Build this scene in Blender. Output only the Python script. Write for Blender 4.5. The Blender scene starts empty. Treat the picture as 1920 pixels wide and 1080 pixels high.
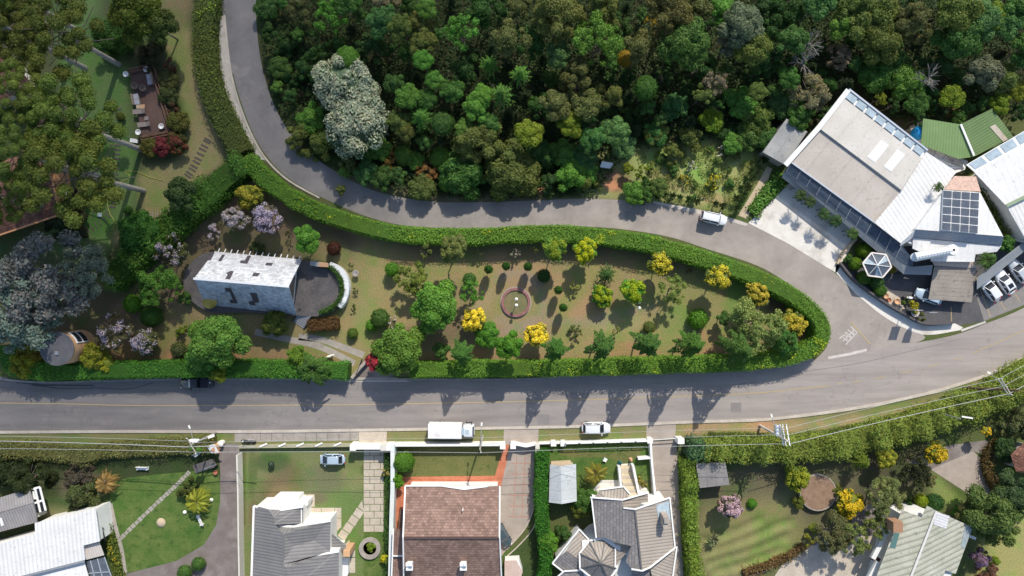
import bpy, bmesh, math, random
import numpy as np
from mathutils import Vector, Matrix
C = bpy.context.scene.collection
SC = bpy.context.scene
R = math.radians
# ---------------------------------------------------------------- camera, sky, sun, exposure
H = 106.67            # flying height of the drone, metres
PX = 12.0             # survey pixels per metre on the ground
cam = bpy.data.cameras.new('camera'); cam.lens = 24; cam.sensor_width = 36
cam.clip_start = 1; cam.clip_end = 6000
co = bpy.data.objects.new('camera', cam); C.objects.link(co); co.location = (0, 0, H); SC.camera = co
SUN_EL, SUN_AZ = 42.0, 17.5        # azimuth measured clockwise from +Y
w = bpy.data.worlds.new('World'); SC.world = w; w.use_nodes = True
nt = w.node_tree; bg = nt.nodes['Background']; sky = nt.nodes.new('ShaderNodeTexSky')
sky.sky_type = 'NISHITA'; sky.sun_disc = False; sky.sun_elevation = R(SUN_EL); sky.sun_rotation = R(SUN_AZ)
nt.links.new(sky.outputs[0], bg.inputs[0]); bg.inputs[1].default_value = 0.15
sl = bpy.data.lights.new('sun', 'SUN'); sl.energy = 4.0; sl.angle = R(0.5); sl.color = (1.0, 0.94, 0.83)
so = bpy.data.objects.new('sun', sl); C.objects.link(so)
_d = Vector((math.sin(R(SUN_AZ))*math.cos(R(SUN_EL)), math.cos(R(SUN_AZ))*math.cos(R(SUN_EL)), math.sin(R(SUN_EL))))
so.rotation_euler = _d.to_track_quat('Z', 'Y').to_euler(); so.location = _d*200
SC.view_settings.view_transform = 'Standard'; SC.view_settings.look = 'None'
SC.view_settings.exposure = 0.28; SC.view_settings.gamma = 1.0
SC.render.engine = 'CYCLES'
SC.cycles.max_bounces = 6; SC.cycles.diffuse_bounces = 3; SC.cycles.transparent_max_bounces = 8

SC.cycles.volume_bounces = 0
# ---------------------------------------------------------------- helpers
ZO = [0.0]           # storey height correction of the building being built
def G(px, py, z=0.0):
    if z > 2.3: z += ZO[0]
    k = (H-z)/H
    return Vector(((px-960)/PX*k, (540-py)/PX*k, z))
def V3(p):
    return G(*p) if len(p) == 3 else G(p[0], p[1], 0)
def smooth(pts, n=6, closed=False):
    P = [np.array(p, float) for p in pts]; out = []; m = len(P)
    for i in range(m if closed else m-1):
        if closed: a, b, c, d = P[(i-1) % m], P[i], P[(i+1) % m], P[(i+2) % m]
        else: a, b, c, d = P[max(i-1, 0)], P[i], P[i+1], P[min(i+2, m-1)]
        for j in range(n):
            t = j/n
            out.append(tuple(.5*((2*b)+(c-a)*t+(2*a-5*b+4*c-d)*t*t+(3*b-a-3*c+d)*t**3)))
    if not closed: out.append(tuple(P[-1]))
    return out
def meta(o, label=None, cat=None, group=None, kind=None):
    if label: o['label'] = label
    if cat: o['category'] = cat
    if group: o['group'] = group
    if kind: o['kind'] = kind
    return o
def root(name, loc, label, cat, group=None, rz=0.0):
    o = bpy.data.objects.new(name, None); C.objects.link(o); o.location = loc; o.rotation_euler = (0, 0, rz)
    o.empty_display_size = .3
    return meta(o, label, cat, group)
def link(name, me, parent=None, local=False):
    o = bpy.data.objects.new(name, me); C.objects.link(o)
    if parent:
        o.parent = parent
        if not local:
            p = parent; off = Vector((0, 0, 0))
            while p: off += p.location; p = p.parent
            o.location = -off
    return o
class MB:
    """collects verts/faces (+uv per corner, material slot per face) for ONE mesh object"""
    def __init__(s): s.v = []; s.f = []; s.uv = []; s.mi = []
    def add(s, vs, fs, uvs=None, mi=0):
        o = len(s.v); s.v += [tuple(v) for v in vs]
        for k, f in enumerate(fs):
            s.f.append([i+o for i in f]); s.mi.append(mi)
            s.uv.append(uvs[k] if uvs else [(vs[i][0]+vs[i][2], vs[i][1]+vs[i][2]) for i in f])
    def box(s, a, b, mi=0):
        x0, y0, z0 = a; x1, y1, z1 = b
        vs = [(x0,y0,z0),(x1,y0,z0),(x1,y1,z0),(x0,y1,z0),(x0,y0,z1),(x1,y0,z1),(x1,y1,z1),(x0,y1,z1)]
        s.add(vs, [(3,2,1,0),(4,5,6,7),(0,1,5,4),(1,2,6,5),(2,3,7,6),(3,0,4,7)], None, mi)
    def bar(s, p, q, wd, ht, mi=0):
        """box along p->q; p,q at the bottom centre line"""
        p = Vector(p); q = Vector(q); d = (q-p); n = Vector((-d.y, d.x, 0)); n = n.normalized()*wd/2 if n.length > 1e-6 else Vector((wd/2, 0, 0))
        u = Vector((0, 0, ht))
        vs = [p-n, q-n, q+n, p+n, p-n+u, q-n+u, q+n+u, p+n+u]
        s.add(vs, [(3,2,1,0),(4,5,6,7),(0,1,5,4),(1,2,6,5),(2,3,7,6),(3,0,4,7)], None, mi)
    def tube(s, pts, r, seg=6, mi=0, r2=None):
        P = [Vector(p) for p in pts]; n = len(P); rings = []
        for i, p in enumerate(P):
            d = (P[min(i+1, n-1)]-P[max(i-1, 0)]).normalized()
            a = d.orthogonal().normalized() if abs(d.z) > .9 else d.cross(Vector((0, 0, 1))).normalized()
            b = d.cross(a); rr = r if r2 is None else r+(r2-r)*i/max(n-1, 1)
            rings.append([p+(a*math.cos(2*math.pi*k/seg)+b*math.sin(2*math.pi*k/seg))*rr for k in range(seg)])
        vs = [v for ring in rings for v in ring]; fs = []
        for i in range(n-1):
            for k in range(seg):
                fs.append((i*seg+k, i*seg+(k+1) % seg, (i+1)*seg+(k+1) % seg, (i+1)*seg+k))
        fs.append(tuple(range(seg))[::-1]); fs.append(tuple((n-1)*seg+k for k in range(seg)))
        s.add(vs, fs, None, mi)
    def lathe(s, prof, c=(0, 0, 0), seg=20, mi=0, sx=1, sy=1):
        vs = []; fs = []; m = len(prof)
        for r, z in prof:
            for k in range(seg):
                a = 2*math.pi*k/seg; vs.append((c[0]+r*math.cos(a)*sx, c[1]+r*math.sin(a)*sy, c[2]+z))
        for i in range(m-1):
            for k in range(seg):
                fs.append((i*seg+k, i*seg+(k+1) % seg, (i+1)*seg+(k+1) % seg, (i+1)*seg+k))
        fs.append(tuple(range(seg))[::-1]); fs.append(tuple((m-1)*seg+k for k in range(seg)))
        s.add(vs, fs, None, mi)
    def prism(s, pts, z0, z1, mi=0):
        n = len(pts); A = sum(pts[i][0]*pts[(i+1) % n][1]-pts[(i+1) % n][0]*pts[i][1] for i in range(n))
        if A < 0: pts = pts[::-1]
        vs = [(p[0], p[1], z0) for p in pts]+[(p[0], p[1], z1) for p in pts]
        fs = [tuple(range(n))[::-1], tuple(range(n, 2*n))]+[(i, (i+1) % n, n+(i+1) % n, n+i) for i in range(n)]
        s.add(vs, fs, None, mi)
    def slab(s, pts, th, along=None, mi=0):
        """roof sheet: planar-ish 3D polygon given a thickness; UV in metres, v runs down the slope (or along a given direction)"""
        P = [Vector(p) for p in pts]; n = len(P); nn = Vector((0, 0, 0))
        for i in range(n):
            a, b = P[i], P[(i+1) % n]
            nn += Vector(((a.y-b.y)*(a.z+b.z), (a.z-b.z)*(a.x+b.x), (a.x-b.x)*(a.y+b.y)))
        if nn.z < 0: P = P[::-1]; nn = -nn
        nn.normalize()
        d = Vector((along[0], along[1], 0)) if along else Vector((nn.x, nn.y, 0))
        if d.length < 1e-3: d = Vector((0, -1, 0))
        d = (d-nn*d.dot(nn)).normalized(); u = d.cross(nn)
        vs = P+[p-nn*th for p in P]
        fs = [tuple(range(n)), tuple(range(n, 2*n))[::-1]]+[(n+i, n+(i+1) % n, (i+1) % n, i) for i in range(n)]
        uvs = [[(vs[i].dot(u), vs[i].dot(d)) for i in f] for f in fs]
        s.add(vs, fs, uvs, mi)
    def build(s, name, mats, parent=None, local=False, smooth_sh=False):
        me = bpy.data.meshes.new(name); me.from_pydata(s.v, [], s.f)
        if not isinstance(mats, (list, tuple)): mats = [mats]
        for m in mats: me.materials.append(m)
        uv = me.uv_layers.new(name='UVMap')
        uv.data.foreach_set('uv', np.array([c for f in s.uv for p in f for c in p], dtype=np.float32))
        me.polygons.foreach_set('material_index', s.mi)
        if smooth_sh: me.polygons.foreach_set('use_smooth', [True]*len(s.f))
        me.update()
        return link(name, me, parent, local)
def sheet(name, pts, layer, m, kind='structure', parent=None):
    mb = MB(); P = [G(p[0], p[1], 0) for p in pts]
    n = len(P); A = sum(P[i].x*P[(i+1) % n].y-P[(i+1) % n].x*P[i].y for i in range(n))
    if A < 0: P = P[::-1]
    z = .004*layer
    mb.add([(p.x, p.y, z) for p in P], [tuple(range(n))], [[(p.x, p.y) for p in P]])
    o = mb.build(name, m, parent)
    if kind and not parent: o['kind'] = kind
    return o
def strip(pts, wd):
    """px polyline -> px polygon of a given width in metres"""
    L = []; Rr = []; n = len(pts)
    for i in range(n):
        a = np.array(pts[max(i-1, 0)], float); b = np.array(pts[min(i+1, n-1)], float); d = b-a; d /= max(np.hypot(*d), 1e-6)
        nn = np.array([-d[1], d[0]])*wd*PX/2; p = np.array(pts[i], float)
        L.append(tuple(p+nn)); Rr.append(tuple(p-nn))
    return L+Rr[::-1]

# ---------------------------------------------------------------- materials
class NT:
    def __init__(s, name):
        s.m = bpy.data.materials.new(name); s.m.use_nodes = True; s.t = s.m.node_tree
        s.b = s.t.nodes['Principled BSDF']; s.out = s.t.nodes['Material Output']
    def n(s, typ, ins=None, **kw):
        nd = s.t.nodes.new('ShaderNode'+typ)
        for k, v in kw.items(): setattr(nd, k, v)
        for k, v in (ins or {}).items():
            if hasattr(v, 'links') or isinstance(v, bpy.types.NodeSocket): s.t.links.new(v, nd.inputs[k])
            else: nd.inputs[k].default_value = v
        return nd
    def l(s, a, b): s.t.links.new(a, b)
    def coord(s, kind='Object'): return s.n('TexCoord').outputs[kind]
    def noise(s, vec, scale, det=4, rough=.6, lo=.3, hi=.7, dist=0):
        n = s.n('TexNoise', {'Vector': vec, 'Scale': scale, 'Detail': det, 'Roughness': rough, 'Distortion': dist})
        m = s.n('MapRange', {0: n.outputs[0], 1: lo, 2: hi}); m.clamp = True
        return m.outputs[0]
    def mix(s, f, a, b, mode='MIX'):
        x = s.n('Mix', data_type='RGBA', blend_type=mode)
        for k, v in ((0, f), (6, a), (7, b)):
            if isinstance(v, bpy.types.NodeSocket): s.l(v, x.inputs[k])
            elif k == 0: x.inputs[0].default_value = v
            else: x.inputs[k].default_value = (v[0], v[1], v[2], 1) if isinstance(v, (tuple, list)) else (v, v, v, 1)
        return x.outputs[2]
    def math(s, op, a, b=0.0):
        x = s.n('Math', operation=op)
        for k, v in ((0, a), (1, b)):
            if isinstance(v, bpy.types.NodeSocket): s.l(v, x.inputs[k])
            else: x.inputs[k].default_value = v
        return x.outputs[0]
    def gray(s, f, lo, hi):
        m = s.n('MapRange', {0: f, 3: lo, 4: hi}); c = s.n('CombineColor', {0: m.outputs[0], 1: m.outputs[0], 2: m.outputs[0]}); return c.outputs[0]
    def bump(s, h, strength=.4, dist=.05):
        b = s.n('Bump', {'Height': h, 'Strength': strength, 'Distance': dist}); s.l(b.outputs[0], s.b.inputs['Normal'])
    def done(s, col, rough=.8, metal=0, spec=.3):
        if isinstance(col, bpy.types.NodeSocket): s.l(col, s.b.inputs['Base Color'])
        else: s.b.inputs['Base Color'].default_value = (*col, 1)
        s.b.inputs['Roughness'].default_value = rough; s.b.inputs['Metallic'].default_value = metal
        s.b.inputs['Specular IOR Level'].default_value = spec
        return s.m
def surf(name, c1, c2, scale=.5, fine=6.0, fa=.25, rough=.85, spec=.25, bump=0, stretch=None, c3=None, s3=.15):
    n = NT(name); v = n.coord()
    vs = v
    if stretch: vs = n.n('Mapping', {0: v, 3: stretch}).outputs[0]
    col = n.mix(n.noise(vs, scale, 5, .65), c1, c2)
    if c3: col = n.mix(n.noise(v, s3, 3, .5, .52, .68), col, c3)
    f = n.noise(vs, fine, 3, .7, .2, .8)
    col = n.mix(1, col, n.gray(f, 1-fa, 1+fa), 'MULTIPLY')
    if bump: n.bump(f, bump, .04)
    return n.done(col, rough, 0, spec)
def plain(name, c, rough=.6, metal=0, spec=.4, var=.12):
    n = NT(name); f = n.noise(n.coord(), 3, 4, .7, .2, .8)
    return n.done(n.mix(1, c, n.gray(f, 1-var, 1+var), 'MULTIPLY'), rough, metal, spec)
def roofmat(name, c1, c2, kind='corr', per=.35, depth=.5, c3=None, stain=.35, rough=.75, row=.4, tv=.10):
    """kind corr: ribs running down the slope; tile: courses across the slope with staggered joints"""
    n = NT(name); uv = n.n('UVMap').outputs[0]; sep = n.n('SeparateXYZ', {0: uv}); o = n.coord()
    col = n.mix(n.noise(o, .35, 5, .65, .35, .68), c1, c2)
    if c3: col = n.mix(n.noise(o, 1.4, 4, .7, .55, .66), col, c3)
    def tri(s, p, sharp):
        a = n.math('FRACT', n.math('DIVIDE', s, p)); a = n.math('ABSOLUTE', n.math('SUBTRACT', a, .5)); a = n.math('MULTIPLY', a, 2.0)
        return n.math('POWER', a, sharp)
    if kind == 'corr':
        h = tri(sep.outputs[0], per, 1.0); line = n.math('POWER', h, 3.0)
    elif kind == 'seam':
        h = tri(sep.outputs[0], per, 14.0); line = h
    elif kind == 'band':
        h = tri(sep.outputs[1], per, 14.0); line = h
    elif kind == 'tile':
        a = tri(sep.outputs[1], row, 5.0)
        idx = n.math('FLOOR', n.math('DIVIDE', sep.outputs[1], row)); sh = n.math('MULTIPLY', n.math('FRACT', n.math('MULTIPLY', idx, .5)), per)
        u2 = n.math('ADD', sep.outputs[0], sh); b = tri(u2, per, 6.0)
        line = n.math('MAXIMUM', a, n.math('MULTIPLY', b, .6)); h = line
        cell = n.n('CombineXYZ', {0: n.math('FLOOR', n.math('DIVIDE', u2, per)), 1: idx}); wn = n.n('TexWhiteNoise', {0: cell.outputs[0]}, noise_dimensions='2D')
        col = n.mix(1, col, n.gray(wn.outputs[0], 1-tv, 1+tv), 'MULTIPLY')
    col = n.mix(1, col, n.gray(line, 1.0, 1.0-depth), 'MULTIPLY')
    col = n.mix(1, col, n.gray(n.noise(o, 5, 4, .75, .25, .8), 1-stain*.5, 1+stain*.4), 'MULTIPLY')
    n.bump(h, .35, -.06)
    return n.done(col, rough, 0, .3)
M = {}
def asphalt(name, lit_worn_tone, shaded_tone, x0, x1, stretch):
    n = NT(name); v = n.coord(); sep = n.n('SeparateXYZ', {0: v}); st = n.n('Mapping', {0: v, 3: stretch}).outputs[0]
    big = n.noise(v, .07, 4, .6, .3, .7); f = n.n('MapRange', {0: sep.outputs[0], 1: x0, 2: x1}).outputs[0]; f = n.math('ADD', n.math('MULTIPLY', f, .75), n.math('MULTIPLY', big, .25))  # darkens toward the left: cloud shade put into the asphalt colour
    c = n.mix(f, shaded_tone, lit_worn_tone); lane = n.noise(st, .55, 5, .7, .35, .65); c = n.mix(1, c, n.gray(lane, .86, 1.12), 'MULTIPLY')
    spot = n.noise(v, .9, 5, .7, .60, .72); c = n.mix(n.math('MULTIPLY', spot, .35), c, tuple(x*.62 for x in shaded_tone))
    dust = n.noise(v, .35, 5, .7, .55, .75); c = n.mix(n.math('MULTIPLY', dust, .3), c, (.37,.31,.26))
    wv = n.n('TexNoise', {'Vector': v, 'Scale': .5, 'Detail': 5}).outputs[1]; wv = n.n('MixRGB', {0: .72, 1: v, 2: wv}, blend_type='ADD') if False else n.n('VectorMath', {0: v, 1: n.n('VectorMath', {0: wv, 'Scale': 5.5}, operation='SCALE').outputs[0]}, operation='ADD'); vor = n.n('TexVoronoi', {'Vector': wv.outputs[0], 'Scale': .13}, feature='DISTANCE_TO_EDGE'); cr = n.n('MapRange', {0: vor.outputs[0], 1: .003, 2: .010, 3: .78, 4: 1.0}).outputs[0]; gate = n.noise(v, .11, 2, .5, .48, .56)
    k = n.mix(gate, (1,1,1), n.n('CombineColor', {0: cr, 1: cr, 2: cr}).outputs[0]); c = n.mix(1, c, k, 'MULTIPLY')
    fi = n.noise(v, 9, 3, .7, .2, .8); c = n.mix(1, c, n.gray(fi, .86, 1.14), 'MULTIPLY'); n.bump(fi, .2, .03)
    return n.done(c, .9, 0, .2)
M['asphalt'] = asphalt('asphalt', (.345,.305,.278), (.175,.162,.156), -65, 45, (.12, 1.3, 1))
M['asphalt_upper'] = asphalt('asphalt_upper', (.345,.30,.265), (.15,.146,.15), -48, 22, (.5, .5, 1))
M['asphalt_dark'] = surf('asphalt_dark', (.075, .075, .082), (.12, .115, .115), .6, 9, .2, .9, .2, .1)
M['patch'] = surf('asphalt_patch', (.20, .185, .175), (.25, .23, .215), 1.0, 9, .2)
M['concrete'] = surf('concrete', (.42, .38, .33), (.56, .51, .45), .5, 5, .15, .85, .25, .1, None, (.34, .30, .25), .35)
M['concrete_white'] = surf('concrete_white', (.58, .54, .48), (.74, .70, .64), .45, 6, .12, .85, .25, 0, None, (.46, .42, .36), .3)
M['kerb'] = surf('kerb_concrete', (.40, .35, .29), (.55, .49, .42), .6, 5, .2)
M['drive_grey'] = surf('driveway_asphalt', (.15, .125, .115), (.22, .19, .175), .5, 7, .15, .9, .2, .1, None, (.25, .22, .2), .25)
M['drive_conc'] = surf('driveway_concrete', (.30, .25, .21), (.40, .34, .29), .5, 6, .15)
M['paving_dark'] = surf('paving_dark', (.085, .08, .082), (.15, .135, .13), .7, 5, .35, .9, .2, .2)
M['white'] = plain('white_paint', (.80, .79, .76), .6, 0, .3, .06)
M['white_wall'] = surf('white_wall', (.66, .65, .62), (.78, .77, .74), .6, 5, .1)
M['offwhite'] = plain('offwhite_plaster', (.62, .58, .52), .8, 0, .2, .1)
M['ochre'] = surf('ochre_plaster', (.52, .30, .17), (.60, .37, .21), .5, 4, .12)
M['orange_wall'] = plain('orange_plaster', (.55, .27, .13), .8)
M['black'] = plain('black_plastic', (.02, .02, .022), .5)
M['dark_metal'] = plain('dark_metal', (.05, .05, .055), .5, .3)
M['grey_metal'] = plain('grey_metal', (.36, .37, .38), .45, .4)
M['steel'] = plain('bright_steel', (.7, .72, .74), .3, .6)
M['wire'] = plain('cable', (.36, .37, .36), .5)
M['wood_pole'] = surf('weathered_pole', (.28, .25, .22), (.40, .37, .33), 1.5, 8, .25)
M['wood'] = surf('brown_wood', (.13, .075, .05), (.19, .115, .08), 1.2, 7, .25)
M['wood_pale'] = surf('pale_wood', (.42, .33, .22), (.52, .42, .30), 1.2, 7, .2)
M['stone'] = surf('stone', (.26, .235, .205), (.38, .34, .30), .9, 5, .25, .9, .2, .2)
M['slab_stone'] = surf('beige_slab', (.40, .34, .27), (.54, .47, .38), .7, 5, .18)
M['brick_red'] = surf('red_brick', (.34, .11, .06), (.44, .17, .10), 1.0, 7, .25)
M['terrace_red'] = surf('red_terrace_tile', (.42, .13, .07), (.52, .20, .11), 1.0, 6, .2)
M['gold'] = plain('gold_fabric', (.50, .36, .07), .4, .35, .5, .15)
M['blue'] = plain('blue_plastic', (.02, .33, .72), .4, 0, .4, .05)
M['blue_dark'] = plain('dark_blue_plastic', (.02, .05, .35), .5)
M['globe'] = plain('white_globe', (.85, .83, .75), .3, 0, .5, .02)
M['yellow_line'] = surf('yellow_road_paint', (.46, .34, .15), (.36, .29, .19), 1.2, 8, .3)
M['white_line'] = surf('white_road_paint', (.62, .58, .54), (.44, .40, .37), 1.5, 8, .25)
M['rubber'] = plain('tyre_rubber', (.02, .02, .02), .9)
M['hose'] = plain('yellow_hose', (.42, .42, .10), .5)
M['wicker'] = plain('wicker', (.24, .18, .14), .8)
M['cushion'] = plain('grey_cushion', (.36, .36, .40), .9)
M['sling'] = plain('taupe_fabric', (.27, .22, .20), .9)
M['soil_red'] = surf('red_earth', (.33, .14, .075), (.24, .12, .07), .9, 6, .3)
M['lamp'] = plain('lamp_glass', (.75, .75, .72), .2)
M['skin'] = plain('skin', (.45, .27, .18), .6)
M['leaf_litter'] = surf('leaf_litter', (.20, .13, .085), (.30, .20, .14), 1.5, 9, .45, .95, .1, .4)
def glass(name, c, rough=.12):
    n = NT(name); f = n.noise(n.coord(), 1.2, 3, .6, .3, .7)
    return n.done(n.mix(f, c, tuple(x*1.5 for x in c)), rough, 0, .6)
M['glass'] = glass('dark_glass', (.012, .016, .022), .08)
M['glass_blue'] = glass('blue_roof_glass', (.29, .35, .385), .18)
M['glass_grey'] = glass('grey_roof_glass', (.10, .115, .14), .15)
M['canopy_dark'] = glass('slate_polycarbonate', (.065, .085, .115), .3)
M['canopy_grey'] = roofmat('slatted_canopy', (.26, .285, .305), (.31, .33, .345), 'seam', .42, .35, None, .2)
M['roof_beige'] = roofmat('beige_sheet_roof', (.46, .405, .35), (.55, .49, .43), 'seam', 4.2, .12, (.42,.37,.32), .3)
M['roof_beige_light'] = roofmat('pale_beige_sheet_roof', (.62, .565, .49), (.71, .66, .59), 'seam', 4.2, .08, (.56,.51,.45), .28)
M['roof_white'] = roofmat('white_ribbed_roof', (.68, .67, .65), (.78, .77, .75), 'corr', .62, .22, (.62,.60,.57), .25)
M['roof_white_seam'] = roofmat('white_seamed_roof', (.68, .67, .65), (.78, .77, .75), 'seam', 1.0, .12, (.60,.58,.55), .25)
M['roof_green'] = roofmat('green_ribbed_roof', (.17, .27, .10), (.21, .31, .13), 'corr', .42, .22, None, .15)
M['roof_grey'] = roofmat('grey_fibre_roof', (.27, .27, .265), (.40, .39, .37), 'seam', 2.0, .15, (.18, .21, .21), .4)
M['roof_grey_corr'] = roofmat('grey_corrugated_roof', (.26, .245, .24), (.34, .32, .31), 'corr', .42, .35, None, .3)
M['roof_boards'] = roofmat('board_roof', (.27, .235, .20), (.36, .315, .27), 'band', .62, .35, (.20, .17, .15), .45)
M['roof_tile_grey'] = roofmat('grey_tile_roof', (.185, .18, .18), (.235, .225, .22), 'corr', .46, .42, None, .25, .8)
M['roof_tile_taupe'] = roofmat('taupe_tile_roof', (.34, .295, .25), (.40, .35, .30), 'corr', .46, .50, None, .25, .8)
M['roof_tile_shaded'] = roofmat('shaded_tile_roof', (.20, .185, .18), (.26, .24, .23), 'tile', .8, .5, (.30,.28,.26), .25, .8, .46, .12)  # grey copy of the taupe tile, shade of the darker slopes in its colour
M['roof_tile_brown'] = roofmat('brown_tile_roof', (.215, .135, .108), (.285, .185, .148), 'tile', .48, .5, (.30, .20, .155), .3, .85, .40, .22)
M['roof_terracotta'] = roofmat('dark_terracotta_roof', (.15, .07, .05), (.24, .11, .075), 'tile', .5, .55, (.30, .15, .10), .45, .85, .42, .3)
M['roof_mossy'] = roofmat('mossy_corrugated_roof', (.40, .40, .31), (.53, .52, .43), 'corr', .80, .48, (.30, .32, .25), .45)
M['roof_shed'] = roofmat('shed_sheet_roof', (.46, .48, .48), (.56, .58, .58), 'seam', 1.4, .10, (.36, .40, .39), .35)
M['shingle_white'] = roofmat('whitewashed_shingle', (.60, .60, .62), (.72, .72, .73), 'tile', .45, .20, (.44, .45, .47), .5, .8, .5, .2)
M['shingle_shaded'] = roofmat('shaded_weathered_shingle', (.40, .44, .50), (.52, .56, .62), 'tile', .45, .22, (.28, .31, .36), .45, .8, .5, .22)  # the whitewashed shingle again, blue shade of the south slope in its colour
M['shingle_dark'] = plain('bare_shingle', (.075, .065, .075), .85)
M['duct'] = plain('duct_metal', (.72, .74, .74), .45, .2, .4, .08)
M['deck'] = roofmat('deck_boards', (.115, .070, .058), (.155, .095, .078), 'seam', .3, .5, None, .3)
for nm, c in (('silver', (.50, .53, .56)), ('white', (.78, .79, .80)), ('black', (.012, .014, .02)), ('blue', (.42, .52, .60)), ('teal', (.06, .09, .10))):
    n = NT('car_paint_'+nm); M['car_'+nm] = n.done(n.mix(n.noise(n.coord(), 1.5, 2, .5), c, tuple(x*.93 for x in c)), .25, .1, .5)
    n.b.inputs['Coat Weight'].default_value = .6
M['tail'] = plain('tail_lamp', (.35, .02, .02), .3)

M['leaf_litter_dark'] = surf('dark_leaf_litter', (.085, .06, .04), (.15, .11, .065), 1.2, 8, .4, .95, .1, .4, None, (.08, .10, .04), .5)

def seethrough(m, f):
    t = m.node_tree; out = t.nodes['Material Output']; src = out.inputs[0].links[0].from_socket; tr = t.nodes.new('ShaderNodeBsdfTransparent'); mx = t.nodes.new('ShaderNodeMixShader'); mx.inputs[0].default_value = f
    t.links.new(src, mx.inputs[1]); t.links.new(tr.outputs[0], mx.inputs[2]); t.links.new(mx.outputs[0], out.inputs[0])
seethrough(M['canopy_grey'], .22); seethrough(M['canopy_dark'], .3); seethrough(M['glass_grey'], .25)

# thin unseen cloud above the drone, added to shade the north-west gardens
_p = G(40, 170)+_d*520; n_ = 28; vs = [(0, 0, 1)]; fs = []
_g = np.random.default_rng(3)
for i in range(1, 14):
    for k in range(n_): th = math.pi*i/14; a = 2*math.pi*k/n_; r_ = 1+.10*math.sin(3*a+1)*math.sin(th)+.07*math.sin(5*a); vs.append((math.sin(th)*math.cos(a)*r_, math.sin(th)*math.sin(a)*r_, math.cos(th)))
vs.append((0, 0, -1))
for k in range(n_): fs.append((0, 1+k, 1+(k+1) % n_)); fs.append((len(vs)-1, 1+12*n_+(k+1) % n_, 1+12*n_+k))
for i in range(12):
    for k in range(n_): fs.append((1+i*n_+k, 1+(i+1)*n_+k, 1+(i+1)*n_+(k+1) % n_, 1+i*n_+(k+1) % n_))
me = bpy.data.meshes.new('added_cloud'); me.from_pydata(vs, [], fs); cm = bpy.data.materials.new('added_cloud_vapour'); cm.use_nodes = True; t_ = cm.node_tree; t_.nodes.remove(t_.nodes['Principled BSDF'])
pv = t_.nodes.new('ShaderNodeVolumePrincipled'); pv.inputs['Color'].default_value = (.95,.95,.95,1); pv.inputs['Density'].default_value = .0135; pv.inputs['Anisotropy'].default_value = .7; t_.links.new(pv.outputs[0], t_.nodes['Material Output'].inputs['Volume'])
me.materials.append(cm); ob = bpy.data.objects.new('added_cloud', me); C.objects.link(ob); ob.location = _p; ob.scale = (70, 62, 22); ob['kind'] = 'structure'
M['sleeper'] = plain('grey_sleeper', (.105,.092,.078), .9)
M['bark_grey'] = surf('grey_bark', (.17,.155,.14), (.25,.23,.21), 2.5, 9, .3)
# ---------------------------------------------------------------- ground (one sheet to the horizon, fine grid under the view)
rng = np.random.default_rng(7)
def vnoise(x, y, seed, sc):
    """smooth value noise on arrays"""
    r = np.random.default_rng(seed).random((256, 256))
    X = x/sc+1000; Y = y/sc+1000; xi = np.floor(X).astype(int); yi = np.floor(Y).astype(int); fx = X-xi; fy = Y-yi
    fx = fx*fx*(3-2*fx); fy = fy*fy*(3-2*fy)
    g = lambda a, b: r[a % 256, b % 256]
    return (g(xi, yi)*(1-fx)+g(xi+1, yi)*fx)*(1-fy)+(g(xi, yi+1)*(1-fx)+g(xi+1, yi+1)*fx)*fy
def inpoly(x, y, poly):
    c = np.zeros(x.shape, bool); n = len(poly)
    for i in range(n):
        x1, y1 = poly[i][:2]; x2, y2 = poly[(i+1) % n][:2]
        if y1 == y2: continue
        c ^= ((y1 > y) != (y2 > y)) & (x < (x2-x1)*(y-y1)/(y2-y1)+x1)
    return c
def blur(a, k):
    for ax in (0, 1):
        c = np.cumsum(np.pad(a, [(k+1, k) if i == ax else (0, 0) for i in range(2)], mode='edge'), axis=ax)
        a = (np.take(c, range(2*k+1, c.shape[ax]), axis=ax)-np.take(c, range(0, c.shape[ax]-2*k-1), axis=ax))/(2*k+1)
    return a
ISLAND = [(455,290),(520,352),(580,392),(650,418),(720,433),(800,443),(960,443),(1050,440),(1150,447),(1230,460),(1300,480),(1380,507),(1450,537),(1510,572),(1540,605),
          (1540,640),(1500,668),(1440,680),(1350,686),(1150,692),(960,695),(770,700),(660,700),(30,695),(5,650),(60,600),(200,520),(330,390)]
xs = np.concatenate([[-3000, -900, -300, -130], np.arange(-90, 90.01, .45), [130, 300, 900, 3000]])
ys = np.concatenate([[-3000, -900, -300, -90], np.arange(-55, 55.01, .45), [90, 300, 900, 3000]])
gx, gy = np.meshgrid(xs, ys); px = gx*PX+960; py = 540-gy*PX
wob = 9*(vnoise(gx, gy, 1, 2.2)-.5)+14*(vnoise(gx, gy, 2, 6)-.5); wob2 = 9*(vnoise(gx, gy, 3, 2.2)-.5)+14*(vnoise(gx, gy, 4, 6)-.5)
qx = px+wob; qy = py+wob2
col = np.zeros(gx.shape+(3,)); col[:] = (.075, .085, .03)
def paint(mask, c, a=1.0, soft=1):
    m = mask.astype(float)
    if soft: m = blur(m, soft)
    m = (m*a)[..., None]; col[:] = col*(1-m)+np.array(c)*m
def poly(pts, c, a=1, soft=1): paint(inpoly(qx, qy, pts), c, a, soft)
def blob(x, y, rx, ry, c, a=.8, rot=0.0):
    dx = px-x+wob*.5; dy = py-y+wob2*.5; cr, sr = math.cos(R(rot)), math.sin(R(rot))
    d = np.sqrt(((dx*cr+dy*sr)/rx)**2+((-dx*sr+dy*cr)/ry)**2)
    m = np.clip((1.25-d)/.5, 0, 1)*a; col[:] = col*(1-m[..., None])+np.array(c)*m[..., None]
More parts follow.
